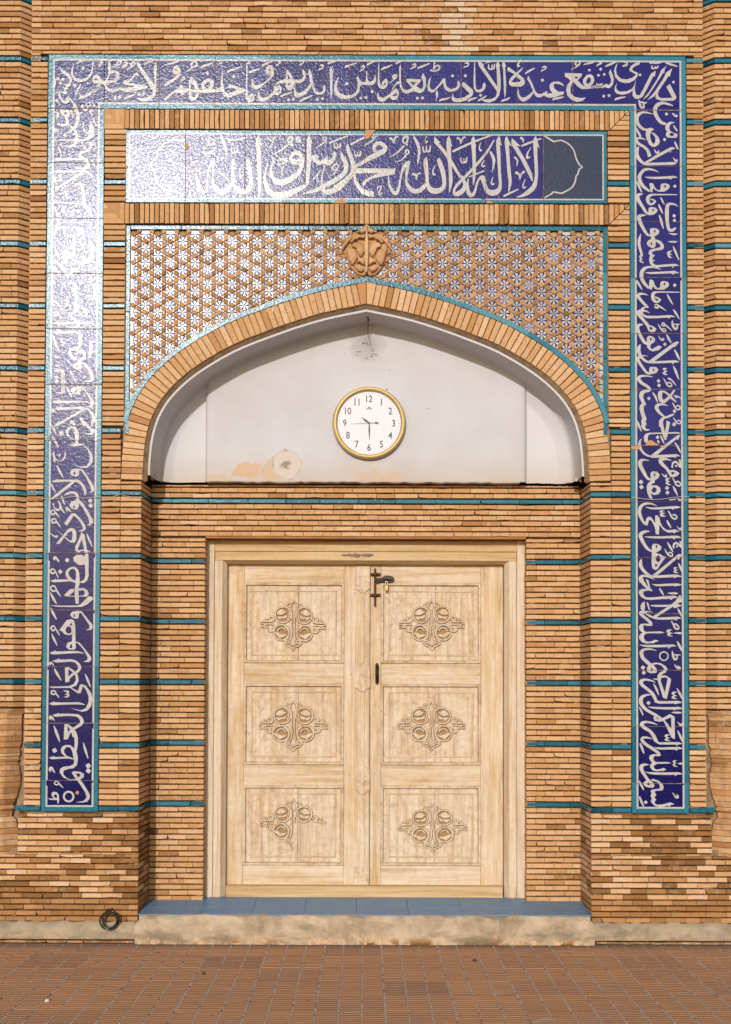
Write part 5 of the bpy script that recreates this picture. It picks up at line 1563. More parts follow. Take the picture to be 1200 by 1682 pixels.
TOP_INK = """F 970 84 7.5
725,155,14 745,142,24 830,145,24 880,132,12
755,175,12 755,210,22 785,210,16 795,185,12
790,210,18 815,205,22 832,180,12
925,145,20 990,165,26 1070,190,12
D 1018,382,34
P 930,440 975,405 1055,565 1045,595 1010,612 870,612 805,590 795,560 810,510 845,465 825,530 840,570 880,580 1005,575
P 1005,210 985,265 975,315 955,310 850,470 780,560 695,605 780,510 880,360 930,265
P 935,180 910,225 905,275 890,270 790,430 700,560 640,600 720,500 820,340 870,230
P 800,240 790,315 770,310 690,470 640,560 590,590 545,590 515,550 515,490 560,345 545,430 545,490 560,540 600,545 640,480 740,280
D 606,293,34
P 610,125 600,165 540,190 510,215 515,240 580,270 575,310 540,360 480,390 420,395 350,375 300,320 285,250 300,190 335,140 310,220 320,290 370,340 440,350 510,330 560,290 480,245 475,220 500,180 550,145
P 325,390 310,440 320,480 360,500 440,495 500,470 530,430 525,480 470,520 390,540 320,525 290,490 295,440
P 385,190 400,170 440,160 455,170 450,185 400,195
410,140,18 440,140,22 450,170,14
P 240,225 270,290 285,350 270,420 230,460 195,455 180,440 150,460 110,450 90,460 40,455 0,460 0,430 60,425 95,400 105,425 145,405 155,425 195,400 215,420 245,400 250,350 220,270
D 122,224,36
D 95,298,34
D 165,287,34
180,190,14 200,180,24 260,155,24 320,130,12
P 65,190 75,165 100,155 110,140 85,135 120,118 145,130 135,160 100,175
D 160,555,36
D 225,548,36
295,605,14 315,590,26 370,575,24 430,565,10
590,600,10 605,660,26 625,695,26 655,690,20 650,645,20 690,635,14
595,615,14 620,630,18 655,635,22
P 770,730 790,680 840,645 900,635 970,650 1020,680 960,670 900,655 850,670 820,700 815,730
0,140,28 45,125,10
F 830 84 7.5
D 1032,236,34
P 955,175 975,155 1040,135 1100,125 1080,150 1020,165
P 795,235 820,215 850,205 905,150 920,165 900,190 850,215
885,125,18 860,155,22 880,180,18 912,160,20 910,125,20 885,125,18
P 730,270 945,278 930,320 885,360 935,410 960,430 1000,440 1060,430 1110,435 1120,390 1140,430 1160,400 1200,400 1200,460 1150,450 1080,460 1000,468 940,470 890,440 850,395 830,380 800,450 800,520 850,565 930,580 990,572 950,615 880,628 810,600 760,550 745,480 760,420 800,370 770,335 730,320
1020,300,36 975,360,40 985,410,40 1030,420,36 1070,370,40 1060,320,40 1020,300,36
B 840,315 900,318 870,345
P 540,430 550,400 590,378 650,375 700,395 722,435 670,410 610,400 590,420 600,460 650,500 725,500 710,535 600,570 540,575 490,560 470,545 440,570 390,572 360,540 300,400 265,345 280,300 330,400 370,500 400,530 450,525 500,495 520,500 505,525 580,520 550,480
P 340,490 345,520 300,580 240,620 200,622 160,580 145,520 155,455 170,540 200,575 240,570 300,530
580,605,14 600,590,24 670,575,24 722,565,10
D 455,358,38
P 430,260 445,230 480,220 490,205 455,205 440,215 460,185 490,178 512,200 500,225
240,280,14 260,265,22 310,235,24 360,210,10
P 22,205 40,195 130,265 190,220 218,190 200,240 155,275 225,340 242,380 230,415 190,438 80,435 45,415 40,370 70,320 110,285 22,240
B 70,378 130,315 185,360 180,375 110,385
190,100,10 160,150,18 150,185,26 175,180,18
0,605,22 55,570,10
F 690 84 7.5
P 955,120 985,180 975,190 990,340 990,460 970,550 920,610 850,635 790,625 740,590 800,595 880,590 930,560 945,500 720,180 710,140 715,115 785,165 775,185 950,440 945,350 940,220 930,180
P 1025,120 1058,185 1045,200 1058,400 1055,520 1040,580 1030,500 1020,220 1002,170
P 985,630 1010,600 1110,570 1085,600 1010,625
P 665,120 675,150 680,400 690,470 720,480 760,460 770,430 765,410 795,385 808,430 790,480 740,512 690,505 660,460 655,350
D 742,545,36
710,615,16 740,598,22 818,550,12
P 790,155 820,130 895,108 875,135 820,145
840,160,12 845,215,22 880,220,18 885,165,12
880,220,20 905,210,22 915,155,12
P 525,380 560,400 640,470 655,500 640,550 560,610 480,630 410,625 385,590 400,515 410,570 450,585 540,570 610,525 515,430 512,400
585,620,14 610,600,24 660,585,22 700,570,10
D 555,305,38
P 525,210 540,185 575,180 590,165 560,150 535,165 560,135 590,135 608,160 590,190
D 397,306,36
P 135,310 120,370 115,430 130,475 170,475 230,410 280,340 310,335 310,390 325,440 380,470 440,450 460,420 455,380 475,360 492,420 470,470 420,495 350,500 310,480 290,440 280,390 230,440 170,505 130,512 95,490 88,430 100,360
P 205,480 225,520 210,570 190,630 195,570 188,520
235,618,14 260,600,24 320,588,22 370,570,10
175,130,16 165,230,20
120,238,14 170,245,18 225,230,22 235,190,22 200,180,18 175,215,14
0,200,24 60,175,22 115,150,10
F 550 84 7.5
P 1085,270 1115,330 1120,430 1090,500 1040,520 970,495 880,528 830,505 800,440 790,350 790,200 810,160 810,300 815,400 835,460 870,485 920,470 950,450 880,375 875,350 900,342 1060,350 1050,380 1000,430 1060,470 1085,450 1085,380 1062,320
B 925,380 1000,385 965,425
1170,235,22 1200,245,20
D 1014,580,38
D 1078,577,38
1015,215,14 1050,195,24 1110,175,22 1165,155,10
P 925,230 940,200 975,190 985,175 955,175 945,185 960,155 990,150 1005,170 990,200
P 800,370 795,400 760,410 720,460 690,510 740,460 775,470 790,520 770,580 730,605 690,595 680,560 640,590 600,620 560,625 525,600 515,550 530,495 545,560 590,580 640,550 690,515 710,450 760,380
B 700,545 755,520 765,545 720,555
745,160,14 775,140,24 845,115,10
P 740,280 765,290 770,315 740,350 690,385 665,405 680,375 720,350 700,325 710,295
B 722,312 745,312 740,325
570,235,14 590,215,24 650,195,22 700,170,10
P 545,120 545,350 560,410 600,440 570,400 600,360 630,335 650,380 645,430 610,465 570,470 535,440 525,380 530,200
B 595,410 620,385 625,415 610,425
P 490,290 510,340 500,390 460,420 400,420 320,415 305,440 300,500 260,550 190,585 120,595 60,580 20,540 0,480 5,390 50,310 25,390 25,460 60,520 120,545 200,540 250,515 275,460 280,390 262,330 285,305 300,350 330,380 375,380 385,300 380,260 395,235 400,340 420,380 460,370 480,340
D 147,400,38
D 318,580,38
D 382,572,38
D 457,497,38
390,175,14 420,155,24 510,115,12
120,205,14 150,185,24 275,145,12
P 295,260 310,230 345,215 355,200 325,200 310,210 330,175 360,172 372,200 350,230
0,130,22 20,115,10
F 410 84 7.5
P 1000,185 1030,260 1020,275 1018,500 1000,605 990,500 985,260 982,225
960,160,14 985,145,24 1070,118,12
P 735,215 760,270 790,440 815,495 860,510 900,490 905,470 900,440 920,410 935,450 930,500 890,535 840,540 800,525 775,470 765,430 700,520 640,560 580,572 545,550 540,500 560,410 560,470 575,510 620,515 690,470 745,400 720,260
D 833,595,38
D 893,585,38
605,630,14 640,605,24 710,575,22 775,545,10
P 835,245 850,215 885,205 895,190 865,185 855,190 870,165 900,160 918,180 900,215
P 605,185 615,155 640,150 655,135 620,130 612,135 630,112 665,110 675,130 650,165
P 660,225 688,265 690,320 670,370 620,395 550,395 545,430 520,480 490,490 450,470 440,430 440,395 370,400 320,415 305,440 370,420 398,450 385,520 340,545 290,540 240,590 180,620 130,625 100,590 95,530 115,490 120,560 160,580 220,560 290,500 300,430 340,380 400,355 445,345 445,260 460,220 510,290 540,350 600,355 650,340 665,310 640,260
B 465,280 500,340 470,345
B 470,400 500,395 490,430 475,430
B 335,490 370,475 365,495 345,500
375,568,14 410,545,24 470,525,22 525,505,10
D 477,600,38
D 535,595,38
P 240,170 275,180 298,225 295,290 260,345 180,410 90,475 50,475 20,430 20,380 35,340 45,400 80,430 160,400 230,340 255,290 210,290 192,265 200,200
B 215,220 265,235 240,245
150,185,14 180,165,24 300,115,12
P 315,190 330,160 360,150 365,140 335,135 355,115 385,115 378,150 340,180
P 30,520 60,560 50,610 20,632 0,620 0,590 25,590 35,570 0,550
0,260,22 60,240,24 130,210,12
P 1200,375 1165,415 1200,425
P 1095,310 1065,400 1060,480 1090,530 1140,555 1200,550 1200,595 1120,590 1060,545 1035,480 1045,400
F 270 84 7.5
P 1045,118 1062,165 1045,160 1022,160 1020,450 1030,560 1075,515 1110,560 1100,610 1040,632 1000,590 995,540 1005,400 1005,200 1015,140
B 1060,585 1080,565 1090,590
1035,270,14 1070,250,24 1130,230,22 1180,210,10
P 800,405 990,470 975,510 880,545 780,575 730,560 715,500 620,515 500,520 430,520 400,585 360,620 330,618 300,570 300,490 210,545 190,515 110,520 0,625 0,580 100,500 170,455 205,410 240,460 300,465 300,380 325,310 400,390 425,480 470,480 540,485 610,470 690,445 705,250 710,160 720,400 740,500 780,520 880,490 775,450
B 820,445 890,480 800,500
B 320,385 370,440 360,480 325,470
B 330,510 390,510 370,570 340,560
P 1075,335 1080,400 1110,430 1200,395 1200,440 1120,480 1080,450
D 852,312,42
770,265,14 800,245,24 870,220,24 960,185,12
535,350,40 480,400,40 475,455,40 530,480,40 580,430,44 575,375,44 535,350,36
D 525,270,40
440,205,14 470,190,24 540,165,24 605,140,12
P 645,180 660,150 690,140 700,125 665,120 690,105 715,110 705,150
360,130,22 330,160,24 350,200,20 395,175,24 390,140,24 360,130,20
340,205,24 300,235,18 265,255,10
P 180,385 195,360 225,350 240,335 205,330 225,308 250,310 255,335 235,365
P 150,172 185,200 200,260 180,320 100,385 0,445 0,400 100,345 160,290 110,280 97,250 110,195
B 115,225 165,235 140,240
P 10,185 40,155 190,110 170,140 60,170
F 150 84 7.5
P 555,125 610,165 605,185 780,420 765,220 790,130 808,210 800,250 800,490 780,560 720,610 640,625 590,610 555,570 620,580 700,570 750,535 760,500 560,180
645,170,14 680,150,24 780,110,12
P 560,258 582,290 575,305 545,300 500,360 450,390 690,428 675,465 560,485 450,510 400,500 355,480 310,500 230,510 180,480 150,410 120,405 110,430 60,490 0,530 0,510 50,460 90,400 30,400 12,370 20,310 60,285 100,310 115,360 170,365 210,300 205,200 210,110 240,170 235,240 300,235 345,270 345,330 310,380 180,405 190,440 230,470 290,470 355,445 385,455 470,450 540,440 385,405 395,370 450,365 500,320 535,275
B 230,290 290,265 315,300 290,350 200,360
B 25,345 60,335 85,355 45,362
D 583,532,40
D 642,525,40
400,595,14 440,575,24 555,525,12
D 290,580,40
D 345,570,42
345,115,20 315,150,22 335,170,18 365,140,22 345,115,18
330,175,22 260,200,10
P 370,205 385,170 415,170 430,150 390,155 410,130 440,130 450,160 430,195 395,212
515,130,24 485,170,24 510,190,18 535,160,22 515,130,20
500,195,22 430,235,10
P 75,205 95,165 120,155 90,150 115,122 140,125 140,160 110,190
F 70 84 7.5
P 615,115 632,160 620,185 620,240 590,320 530,370 460,385 390,365 350,310 350,240 390,130 375,220 370,280 410,335 470,345 540,330 590,270 605,200 605,140
D 498,210,44
415,158,14 450,140,24 545,108,12
P 445,500 470,550 510,550 600,490 690,430 710,400 715,440 660,500 560,555 500,590 460,585
P 210,205 260,235 330,290 360,340 355,390 330,440 305,440 320,470 285,480 305,530 260,535 230,510 215,520 230,580 270,620 300,565 340,580 390,650 410,750 395,750 380,670 340,600 300,650 265,650 220,610 190,550 190,510 215,490 250,500 265,480 250,455 290,445 265,410 300,395 320,400 335,360 300,310 230,260
D 187,345,42
D 248,350,42
D 220,395,44
D 393,425,46
140,465,16 150,400,20 155,345,16
P 465,405 470,430 410,535 388,545 395,515
150,620,20 175,605,22 180,635,20
175,610,16 215,665,12
500,665,24 480,690,22 510,700,18
535,635,18 555,720,14
575,630,18 600,690,14
610,630,20 645,690,14"""
RIGHT_INK = """F 1030 170 12
900,45,14 810,15,40 700,-10,50 600,20,64 545,100,72 550,190,72 590,280,70 660,370,64 730,400,50 760,395,44
P 940,378 860,358 800,378 760,420 745,480 760,530 795,560 850,545 825,490 840,430 880,395
P 795,545 765,580 760,640 800,675 950,680 995,645 980,600 900,575 850,545
B 880,580 925,610 900,642 850,645 828,615 840,590
D 772,210,62
D 735,712,62
P 875,190 925,195 960,215 1000,240 980,275 940,270 890,220
B 925,200 960,215 945,240
910,435,24 950,500,36 990,550,14
930,750,24 965,830,40 1000,910,20
505,212,10 400,185,30 300,180,44 210,230,72 185,320,72 220,420,64 300,500,50 370,520,40 400,510,36
P 535,515 470,480 410,490 370,530 360,620 385,720 430,810 490,858 550,855 620,810 640,740 610,660 540,590 460,565 480,540
B 455,575 500,610 550,680 550,760 510,805 470,740 450,660
170,475,20 210,560,44 255,645,40 270,655,16
360,715,10 280,690,34 200,690,44 180,740,56 230,800,56 330,860,50 400,930,56 440,1050,70
225,845,10 200,900,60 185,990,72 220,1080,64 280,1150,56 360,1195,50 500,1195,54 700,1190,52 840,1185,54 910,1182,50 970,1184,8
P 830,1200 860,1225 890,1195
330,1180,40 450,1120,50 600,1030,56 750,950,56 870,890,56 945,885,10
P 830,950 850,972 870,935
P 520,880 560,930 580,960 605,950 600,915 635,940 620,990 580,998 545,970
P 890,1060 940,1095 960,1120 975,1100 960,1080 1000,1120 985,1165 940,1155
F 1030 300 12
615,-205,10 530,-245,28 420,-265,44 320,-240,60 240,-130,70 250,-30,70 300,60,64 380,130,50 440,175,30
345,-110,8 450,-95,36 600,-92,44 800,-100,50 910,-110,44 990,-100,8
P 830,-80 855,-55 880,-85
P 430,20 460,10 510,20 540,90 580,140 640,150 660,100 650,60 680,20 760,15 830,45 835,90 800,140 720,180 620,180 550,150 510,110 490,200 440,170 450,100
B 735,45 768,75 740,110 722,75
D 935,72,62
185,-30,10 200,10,36 240,100,40 285,195,20
985,240,16 850,238,24 700,238,26 520,240,34 440,260,56 400,320,70 420,400,60 480,430,44 540,385,40 560,365,20
450,325,20 500,340,30 560,368,24
310,225,8 230,240,60 200,280,72 220,350,70 300,480,60 370,590,52 450,630,40
P 420,500 470,480 560,500 600,545 570,600 500,640 430,640 415,580
B 510,518 528,540 495,582 485,550
370,645,10 280,650,50 225,680,76 245,760,72 310,900,60 390,1020,50 470,1050,30
P 445,910 500,895 580,905 635,950 615,1010 560,1050 530,1055 555,1130 560,1240 540,1280 490,1290 410,1255 380,1200 410,1140 470,1115 460,1050 450,990
B 540,928 560,955 535,1002 520,965
B 475,1175 495,1205 470,1240 455,1205
655,290,24 690,360,36 730,435,14
615,430,24 655,520,44 700,615,14
630,640,24 670,770,50 710,910,16
1000,470,10 930,430,34 860,420,44 800,440,64 782,520,76 780,650,76 790,800,64 820,920,60 880,945,56 940,905,40 965,912,12
D 922,655,64
D 928,748,66
810,1000,8 880,1015,30 930,1020,36 990,1015,8
795,1165,8 870,1168,34 930,1170,36 990,1168,8
265,1010,10 240,1100,50 230,1200,54 250,1300,50 290,1440,44
P 250,1425 305,1445 270,1490 300,1500 275,1545 330,1575 320,1590 260,1575 230,1530 255,1505 225,1460
900,1255,14 945,1360,44 1015,1525,20
P 890,1340 820,1350 780,1375 775,1400 790,1415 790,1450 830,1490 900,1480 845,1460 835,1430 890,1425 840,1405 850,1375
550,1140,40 640,1180,60 690,1260,64 660,1300,60 560,1320,44 470,1350,60 450,1400,56 490,1440,50 470,1480,70 460,1540,60 490,1610,56 560,1650,50 700,1640,44 850,1630,44 950,1625,40 1015,1640,8
P 530,1425 545,1440 500,1470 480,1440
P 530,1520 545,1530 500,1560 480,1530
P 880,1650 890,1685 930,1655
F 1030 430 12
660,152,10 560,115,26 420,105,44 320,150,70 280,240,76 290,340,70 340,430,64 420,520,40
355,212,8 450,222,34 600,218,38 800,210,42 920,205,50 1020,222,8
P 880,235 900,258 940,225
P 435,360 470,350 510,370 540,460 590,520 640,515 650,450 650,400 700,380 790,395 828,440 800,500 720,550 600,552 540,530 510,480 475,555 420,530 430,450
B 730,405 750,435 725,480 712,445
D 935,465,66
180,360,24 230,450,44 290,550,18
1030,603,14 850,600,24 600,600,30 520,620,60 500,690,70 530,770,60 590,795,44 640,760,36
540,695,24 600,720,36 665,760,30
410,660,10 320,635,34 240,640,56 215,680,64 260,750,56 350,850,50 415,905,30
P 420,905 370,905 320,930 320,970 310,1010 290,1020 250,960 290,900 360,885
440,1010,8 360,970,30 290,965,50 230,990,80 230,1040,76 300,1130,60 390,1240,60 430,1320,60
270,1010,34 340,1070,40 420,1090,50 600,1090,48 750,1080,46 850,1075,40 945,1085,8
P 800,1095 810,1125 850,1100
P 400,1250 460,1255 540,1290 575,1330 540,1380 470,1392 410,1360
B 440,1280 505,1305 470,1350 435,1320
530,860,20 570,840,20 600,860,30 600,910,30 560,900,40 545,880,30
600,860,36 680,910,30 770,970,8
785,640,20 830,730,40 895,845,16
905,940,20 960,1020,40 1025,1130,16
P 895,1140 905,1220 1030,1225 1030,1240 1000,1250 995,1320 960,1355 920,1340 880,1280 865,1200
B 915,1240 965,1245 965,1290 940,1305
680,1210,24 720,1215,30 740,1260,24 690,1260,26 680,1225,24
730,1230,24 800,1290,28 880,1365,10
605,1230,10 640,1290,26 680,1350,28 730,1380,30 760,1350,20 720,1320,24 680,1340,20
310,1235,14 230,1250,60 205,1290,60 220,1370,56 270,1480,60 340,1590,60 400,1620,40
P 385,1500 420,1460 490,1470 550,1520 540,1580 480,1620 450,1640 455,1690 390,1690 385,1600
B 465,1490 485,1525 460,1565 445,1530
P 600,1450 650,1500 670,1530 695,1510 680,1485 730,1520 720,1560 675,1565 640,1530
770,1430,14 810,1510,46 865,1605,16
F 1032 560 12
D 716,68,62
P 430,60 430,130 460,165 590,90 660,115 600,180 480,210 410,180 370,130 360,60
235,65,10 210,120,60 200,180,70 220,260,64 280,350,50 370,410,44 500,420,44 700,415,46 850,408,46 930,405,44 1000,415,8
P 850,435 870,462 910,430
P 400,395 880,40 950,10 1000,25 960,70 905,125 890,115 530,385 480,410
380,305,8 300,290,20 220,320,50 185,350,56 210,420,54 290,540,50 370,635,44 440,645,36
P 410,530 450,510 550,520 590,570 550,630 440,660 400,640
B 490,540 508,565 485,605 472,572
P 770,545 700,530 665,555 690,575 720,590 670,620 670,650 720,675 780,665 730,645 725,620 770,600 720,580 730,560
905,170,20 960,280,50 1010,380,20
880,490,14 930,600,50 990,760,20
480,712,10 350,690,30 230,700,50 200,750,64 260,830,60 360,890,56 430,950,44
D 590,790,66
D 600,878,66
685,735,10 730,810,26 770,880,26 830,900,30 850,860,24 800,820,26 760,840,22
770,755,22 800,735,22 830,760,26 800,770,14
830,755,24 890,820,28 945,890,8
P 450,945 435,990 390,1010 330,1020 290,1060 290,1120 320,1200 350,1250 300,1290 300,1360 320,1440 360,1550 320,1570 300,1600 330,1610 360,1640 300,1690 240,1690 260,1640 245,1580 270,1530 240,1440 215,1340 225,1270 265,1230 220,1140 205,1080 230,1000 290,970 390,960
D 400,1135,62
475,1015,16 530,1100,40 575,1215,16
P 930,970 850,1090 950,1200 930,1210 820,1130 720,1225 660,1225 600,1180 575,1080 590,1000 640,975 720,985 820,1060 880,970
B 665,1010 720,1030 790,1085 690,1170 660,1110
895,1090,26 930,1080,26 950,1110,30 920,1120,20
950,1085,20 1000,1110,24 1035,1140,14
865,1215,14 900,1280,26 940,1340,26 1000,1350,30 1015,1300,26 960,1275,28 930,1310,20
D 907,1385,70
775,1280,10 680,1250,34 590,1260,56 550,1310,70 590,1390,60 660,1460,44 720,1510,30
P 910,1450 800,1510 700,1540 675,1600 680,1690 600,1690 600,1590 640,1520 720,1490 870,1435
885,1515,14 920,1570,26 960,1620,26 1020,1630,24 1020,1580,24 970,1570,24 950,1600,20
D 900,1640,70
P 745,1570 815,1605 800,1690 750,1690 765,1620
150,1565,20 190,1630,40 210,1690,40
F 1034 690 12
130,10,20 180,110,44 230,230,14
P 230,0 325,0 310,30 330,80 300,130 320,170 405,190 350,215 290,205 240,170 230,130 250,90 225,50
P 575,0 650,0 660,100 690,240 715,130 725,10 795,45 745,300 715,395 680,385 660,340 620,200
D 872,88,72
1000,265,10 920,252,30 700,258,26 480,262,26 370,275,40 320,330,80 325,440,60
D 548,340,66
P 540,390 595,425 565,470 545,440
K 300,500 330,440 365,405 440,402 480,440 570,490 560,500
K 30,510 205,515 200,560 150,590 30,570
K 590,510 700,505 690,540 640,540
P 240,360 215,420 220,500 250,590 310,660 400,700 520,690 880,675 910,670 1000,710 920,720 900,750 870,730 620,745 480,745 350,720 270,680 190,580 160,480 190,400
P 420,690 900,330 940,300 1000,295 950,395 920,375 640,600 530,695
605,300,20 640,380,36 680,465,14
890,445,24 950,540,44 1005,650,18
820,800,10 740,775,30 650,770,60 600,800,76 640,870,66 720,950,54 790,1050,60 830,1120,50
P 790,990 860,985 930,1010 980,1050 940,1100 850,1135 800,1100
B 820,1015 890,1040 840,1080 815,1050
P 815,930 830,840 870,805 920,805 980,870 960,775 1005,790 1015,950 970,930 920,850 870,850 850,900 855,955
D 912,905,46
380,800,10 270,785,40 210,820,80 210,900,76 280,1040,66 350,1150,50 430,1175,36
P 410,1040 450,1010 540,1020 590,1080 560,1150 490,1190 495,1240 440,1250 420,1290 470,1290 540,1290 600,1340 610,1400 570,1460 480,1480 410,1450 430,1510 450,1560 390,1540 345,1440 330,1330 350,1260 400,1210 420,1190 410,1120
B 490,1045 510,1075 485,1120 470,1085
B 430,1370 470,1320 520,1340 530,1390 490,1435 440,1420
P 615,1040 670,1080 690,1100 710,1080 700,1055 740,1090 730,1130 690,1135 655,1100
P 800,1150 740,1135 695,1170 710,1200 730,1220 700,1240 720,1265 770,1285 820,1280 760,1250 750,1230 800,1210 750,1195 750,1170
845,1145,16 890,1220,30 920,1280,30 980,1300,32 1000,1250,26 940,1210,30 910,1230,24
D 222,1222,80
D 230,1322,80
D 733,1340,74
D 742,1432,74
850,1300,14 890,1380,46 945,1490,16
P 930,1520 980,1560 1000,1550 1015,1590 970,1600 940,1560
780,1575,30 910,1558,20
F 1036 820 12
510,132,10 400,90,30 280,90,44 200,140,60 165,240,66 190,350,60 250,460,44 300,505,30
P 275,460 310,370 350,340 400,360 450,430 480,480 475,320 520,320 560,370 580,460 620,540 690,600 760,610 870,595 955,635 880,650 850,680 840,655 720,655 640,610 560,500 550,700 490,690 470,560 430,470 390,410 350,420 325,520 290,510
285,155,8 400,180,36 550,180,44 700,170,44 880,160,50 975,160,8
P 800,185 820,210 860,180
P 670,230 600,215 555,240 570,265 600,280 560,300 580,340 640,350 690,340 640,315 625,295 680,275 620,265 610,245
730,230,20 770,290,30 800,350,34 860,390,34 905,360,28 870,310,30 820,310,30
705,415,20 745,490,40 790,570,14
P 895,525 940,560 970,575 985,550 970,535 1008,575 990,620 950,610
370,632,10 280,640,50 200,680,72 190,740,72 250,870,64 330,980,52 420,1030,30
270,740,8 400,750,36 600,752,44 800,745,46 910,745,48 990,755,8
P 825,770 840,800 880,765
P 410,920 440,880 520,880 600,930 590,990 540,1030 490,1050 520,1075 580,1085 640,1130 690,1135 600,1260 520,1380 470,1395 420,1360 405,1250 410,1060
B 485,900 510,905 515,945 490,980
B 485,1150 540,1100 585,1150 570,1220 520,1240 490,1200
B 475,1270 530,1300 475,1340
715,850,16 770,940,46 825,1040,20
665,980,14 700,1050,28 750,1110,30 810,1120,28 810,1070,24 760,1050,26 730,1080,20
P 815,950 830,870 870,840 920,850 970,890 950,825 995,830 1000,970 960,940 910,890 865,890 850,985
D 905,932,44
210,1175,10 190,1240,60 190,1310,70 250,1410,60 330,1480,50 420,1525,40 550,1525,50 750,1515,50 900,1510,48 1005,1525,8
P 840,1540 860,1560 900,1530
P 420,1500 900,1110 940,1080 1005,1090 960,1165 935,1200 910,1165 640,1400 510,1505
P 925,1350 860,1335 830,1360 850,1385 870,1400 830,1420 850,1450 890,1460 945,1450 890,1435 880,1415 930,1395 880,1380 890,1360
935,1260,16 970,1340,46 1010,1440,20
465,1585,8 350,1530,34 250,1510,44 190,1550,76 210,1640,76
F 1036 950 12
205,10,70 230,80,70 300,160,56 380,225,46 415,240,30
P 290,15 340,35 360,100 380,190 350,170
P 420,240 330,240 270,250 240,280 250,330 300,375 420,375 640,355 860,340 925,375 830,395 780,430 770,405 560,410 400,425 280,415 200,370 155,300 160,240 210,210 320,205 380,220
415,115,8 520,135,36 700,128,44 850,125,46 930,125,44 1005,125,8
P 850,140 870,165 910,140
560,195,16 600,260,40 645,340,16
720,290,8 800,295,36 880,295,40 930,300,8
P 960,325 990,350 1010,490 980,440 985,420 820,545 860,590 1000,540 1005,530 930,515 870,545 830,510
P 270,455 275,560 265,640 330,700 430,750 800,510 920,410 990,400 1000,470 970,470 500,765 600,770 920,755 1010,790 920,800 880,835 870,810 620,815 480,805 360,760 280,700 230,650 190,600 190,530 220,480
380,535,8 480,542,36 650,542,40 850,535,42 920,532,40 1005,535,8
P 300,455 345,500 360,570 385,640 345,610 320,530
920,590,18 960,670,40 1010,765,14
430,668,8 330,655,20 250,670,60 190,680,70 230,740,60 330,820,56 390,890,64 380,930,50
P 425,925 330,940 260,920 240,960 250,1020 290,1055 580,1045 665,1070 580,1085 330,1080 260,1110 250,1170 280,1230 340,1250 420,1235 480,1210 550,1235 470,1260 440,1290 430,1275 300,1285 220,1260 165,1200 160,1140 190,1090 230,1075 170,1020 155,950 190,900 270,890 350,900 370,880
795,840,16 830,900,30 870,980,36 930,1000,30 935,950,30 880,900,34 850,920,30
P 820,1015 760,1000 700,1020 700,1055 730,1075 705,1095 730,1135 770,1145 830,1140 780,1125 760,1105 830,1085 770,1065 770,1030
840,1075,8 930,1078,34 970,1080,36 1025,1082,8
910,1240,20 960,1340,50 1020,1460,16
170,1312,8 300,1332,40 500,1335,48 700,1330,46 820,1325,40 890,1335,8
P 720,1360 740,1385 800,1355
500,1420,10 380,1395,30 260,1405,50 205,1460,72 230,1560,70 300,1640,64 360,1690,60
C 648,1533,83,24
P 820,1420 835,1480 860,1495 975,1500 980,1515 920,1525 920,1590 880,1625 840,1610 805,1540 800,1460
B 850,1515 895,1525 890,1560 865,1575
F 1036 1080 12
P 200,0 270,0 400,120 470,100 580,110 680,170 720,220 690,290 620,330 600,370 650,350 720,370 790,430 780,500 720,750 700,820 630,790 540,500 520,430 520,360 560,300 640,260 650,220 600,160 530,130 440,140 500,220 515,270 490,305 380,310 320,280 310,220 350,140
B 405,190 430,250 410,275 385,250
B 600,400 690,390 720,420 665,690 580,450
D 235,198,80
D 252,298,76
P 845,130 900,165 930,190 920,150 985,200 970,235 920,235 870,190
P 425,415 520,415 530,445 460,435
485,490,10 400,455,30 280,435,44 200,470,72 220,540,66 320,620,56 420,710,64 470,800,66 500,870,50
P 455,855 520,840 560,860 940,855 1020,890 920,905 870,925 850,905 560,912 480,890
P 910,680 840,670 795,700 810,730 840,745 795,780 815,810 860,820 920,810 860,795 850,770 915,755 850,735 860,705
905,610,16 960,710,46 1020,830,16
445,515,16 500,620,46 545,740,16
400,735,10 300,740,40 210,790,70 195,880,74 250,980,64 350,1060,56 480,1130,54 570,1190,50 640,1230,40
D 345,895,74
335,970,8 450,990,36 650,1000,46 850,1000,46 950,998,44 1015,1008,8
P 830,1020 855,1045 890,1015
795,1080,8 870,1085,36 950,1085,36 1005,1088,8
165,975,16 200,1050,36 240,1140,20
P 440,1200 450,1160 490,1140 510,1160 495,1190 520,1215 600,1210 700,1150 770,1115 860,1170 865,1610 800,1580 640,1250 560,1265 470,1250
B 790,1180 795,1400 660,1230
525,1330,8 420,1290,34 290,1270,44 210,1310,76 260,1380,66 370,1450,60 450,1550,70 490,1650,66
P 905,1260 950,1290 975,1310 995,1290 1018,1320 1000,1360 950,1340
F 1036 1200 12
P 465,150 525,180 540,230 940,228 1020,260 930,275 900,300 880,275 560,275 480,230
P 770,80 690,70 655,100 670,130 700,145 655,180 680,200 730,210 790,205 730,185 720,160 775,145 710,130 720,105
920,0,20 975,120,46 1025,230,20
430,165,8 330,140,34 240,140,50 220,190,64 290,270,60 400,340,60 500,410,56 560,460,60
P 595,480 560,505 470,500 440,540 450,590 500,620 720,620 800,645 720,650 520,655 455,690 450,740 500,770 570,760 640,735 700,770 650,785 640,805 620,790 500,805 420,780 375,720 380,670 420,630 380,590 355,530 380,480 440,465 520,465 540,430
180,250,30 215,340,50 255,450,24
455,330,8 560,352,40 750,350,46 850,350,48 940,345,48 1020,362,8
P 870,370 890,398 930,370
355,675,10 280,670,44 210,700,72 210,770,70 270,880,60 340,980,56 390,1040,60
P 360,965 300,980 245,1030 255,1080 310,1115 430,1130 465,1090 440,1030 390,985
B 340,1015 378,1050 350,1085 315,1055
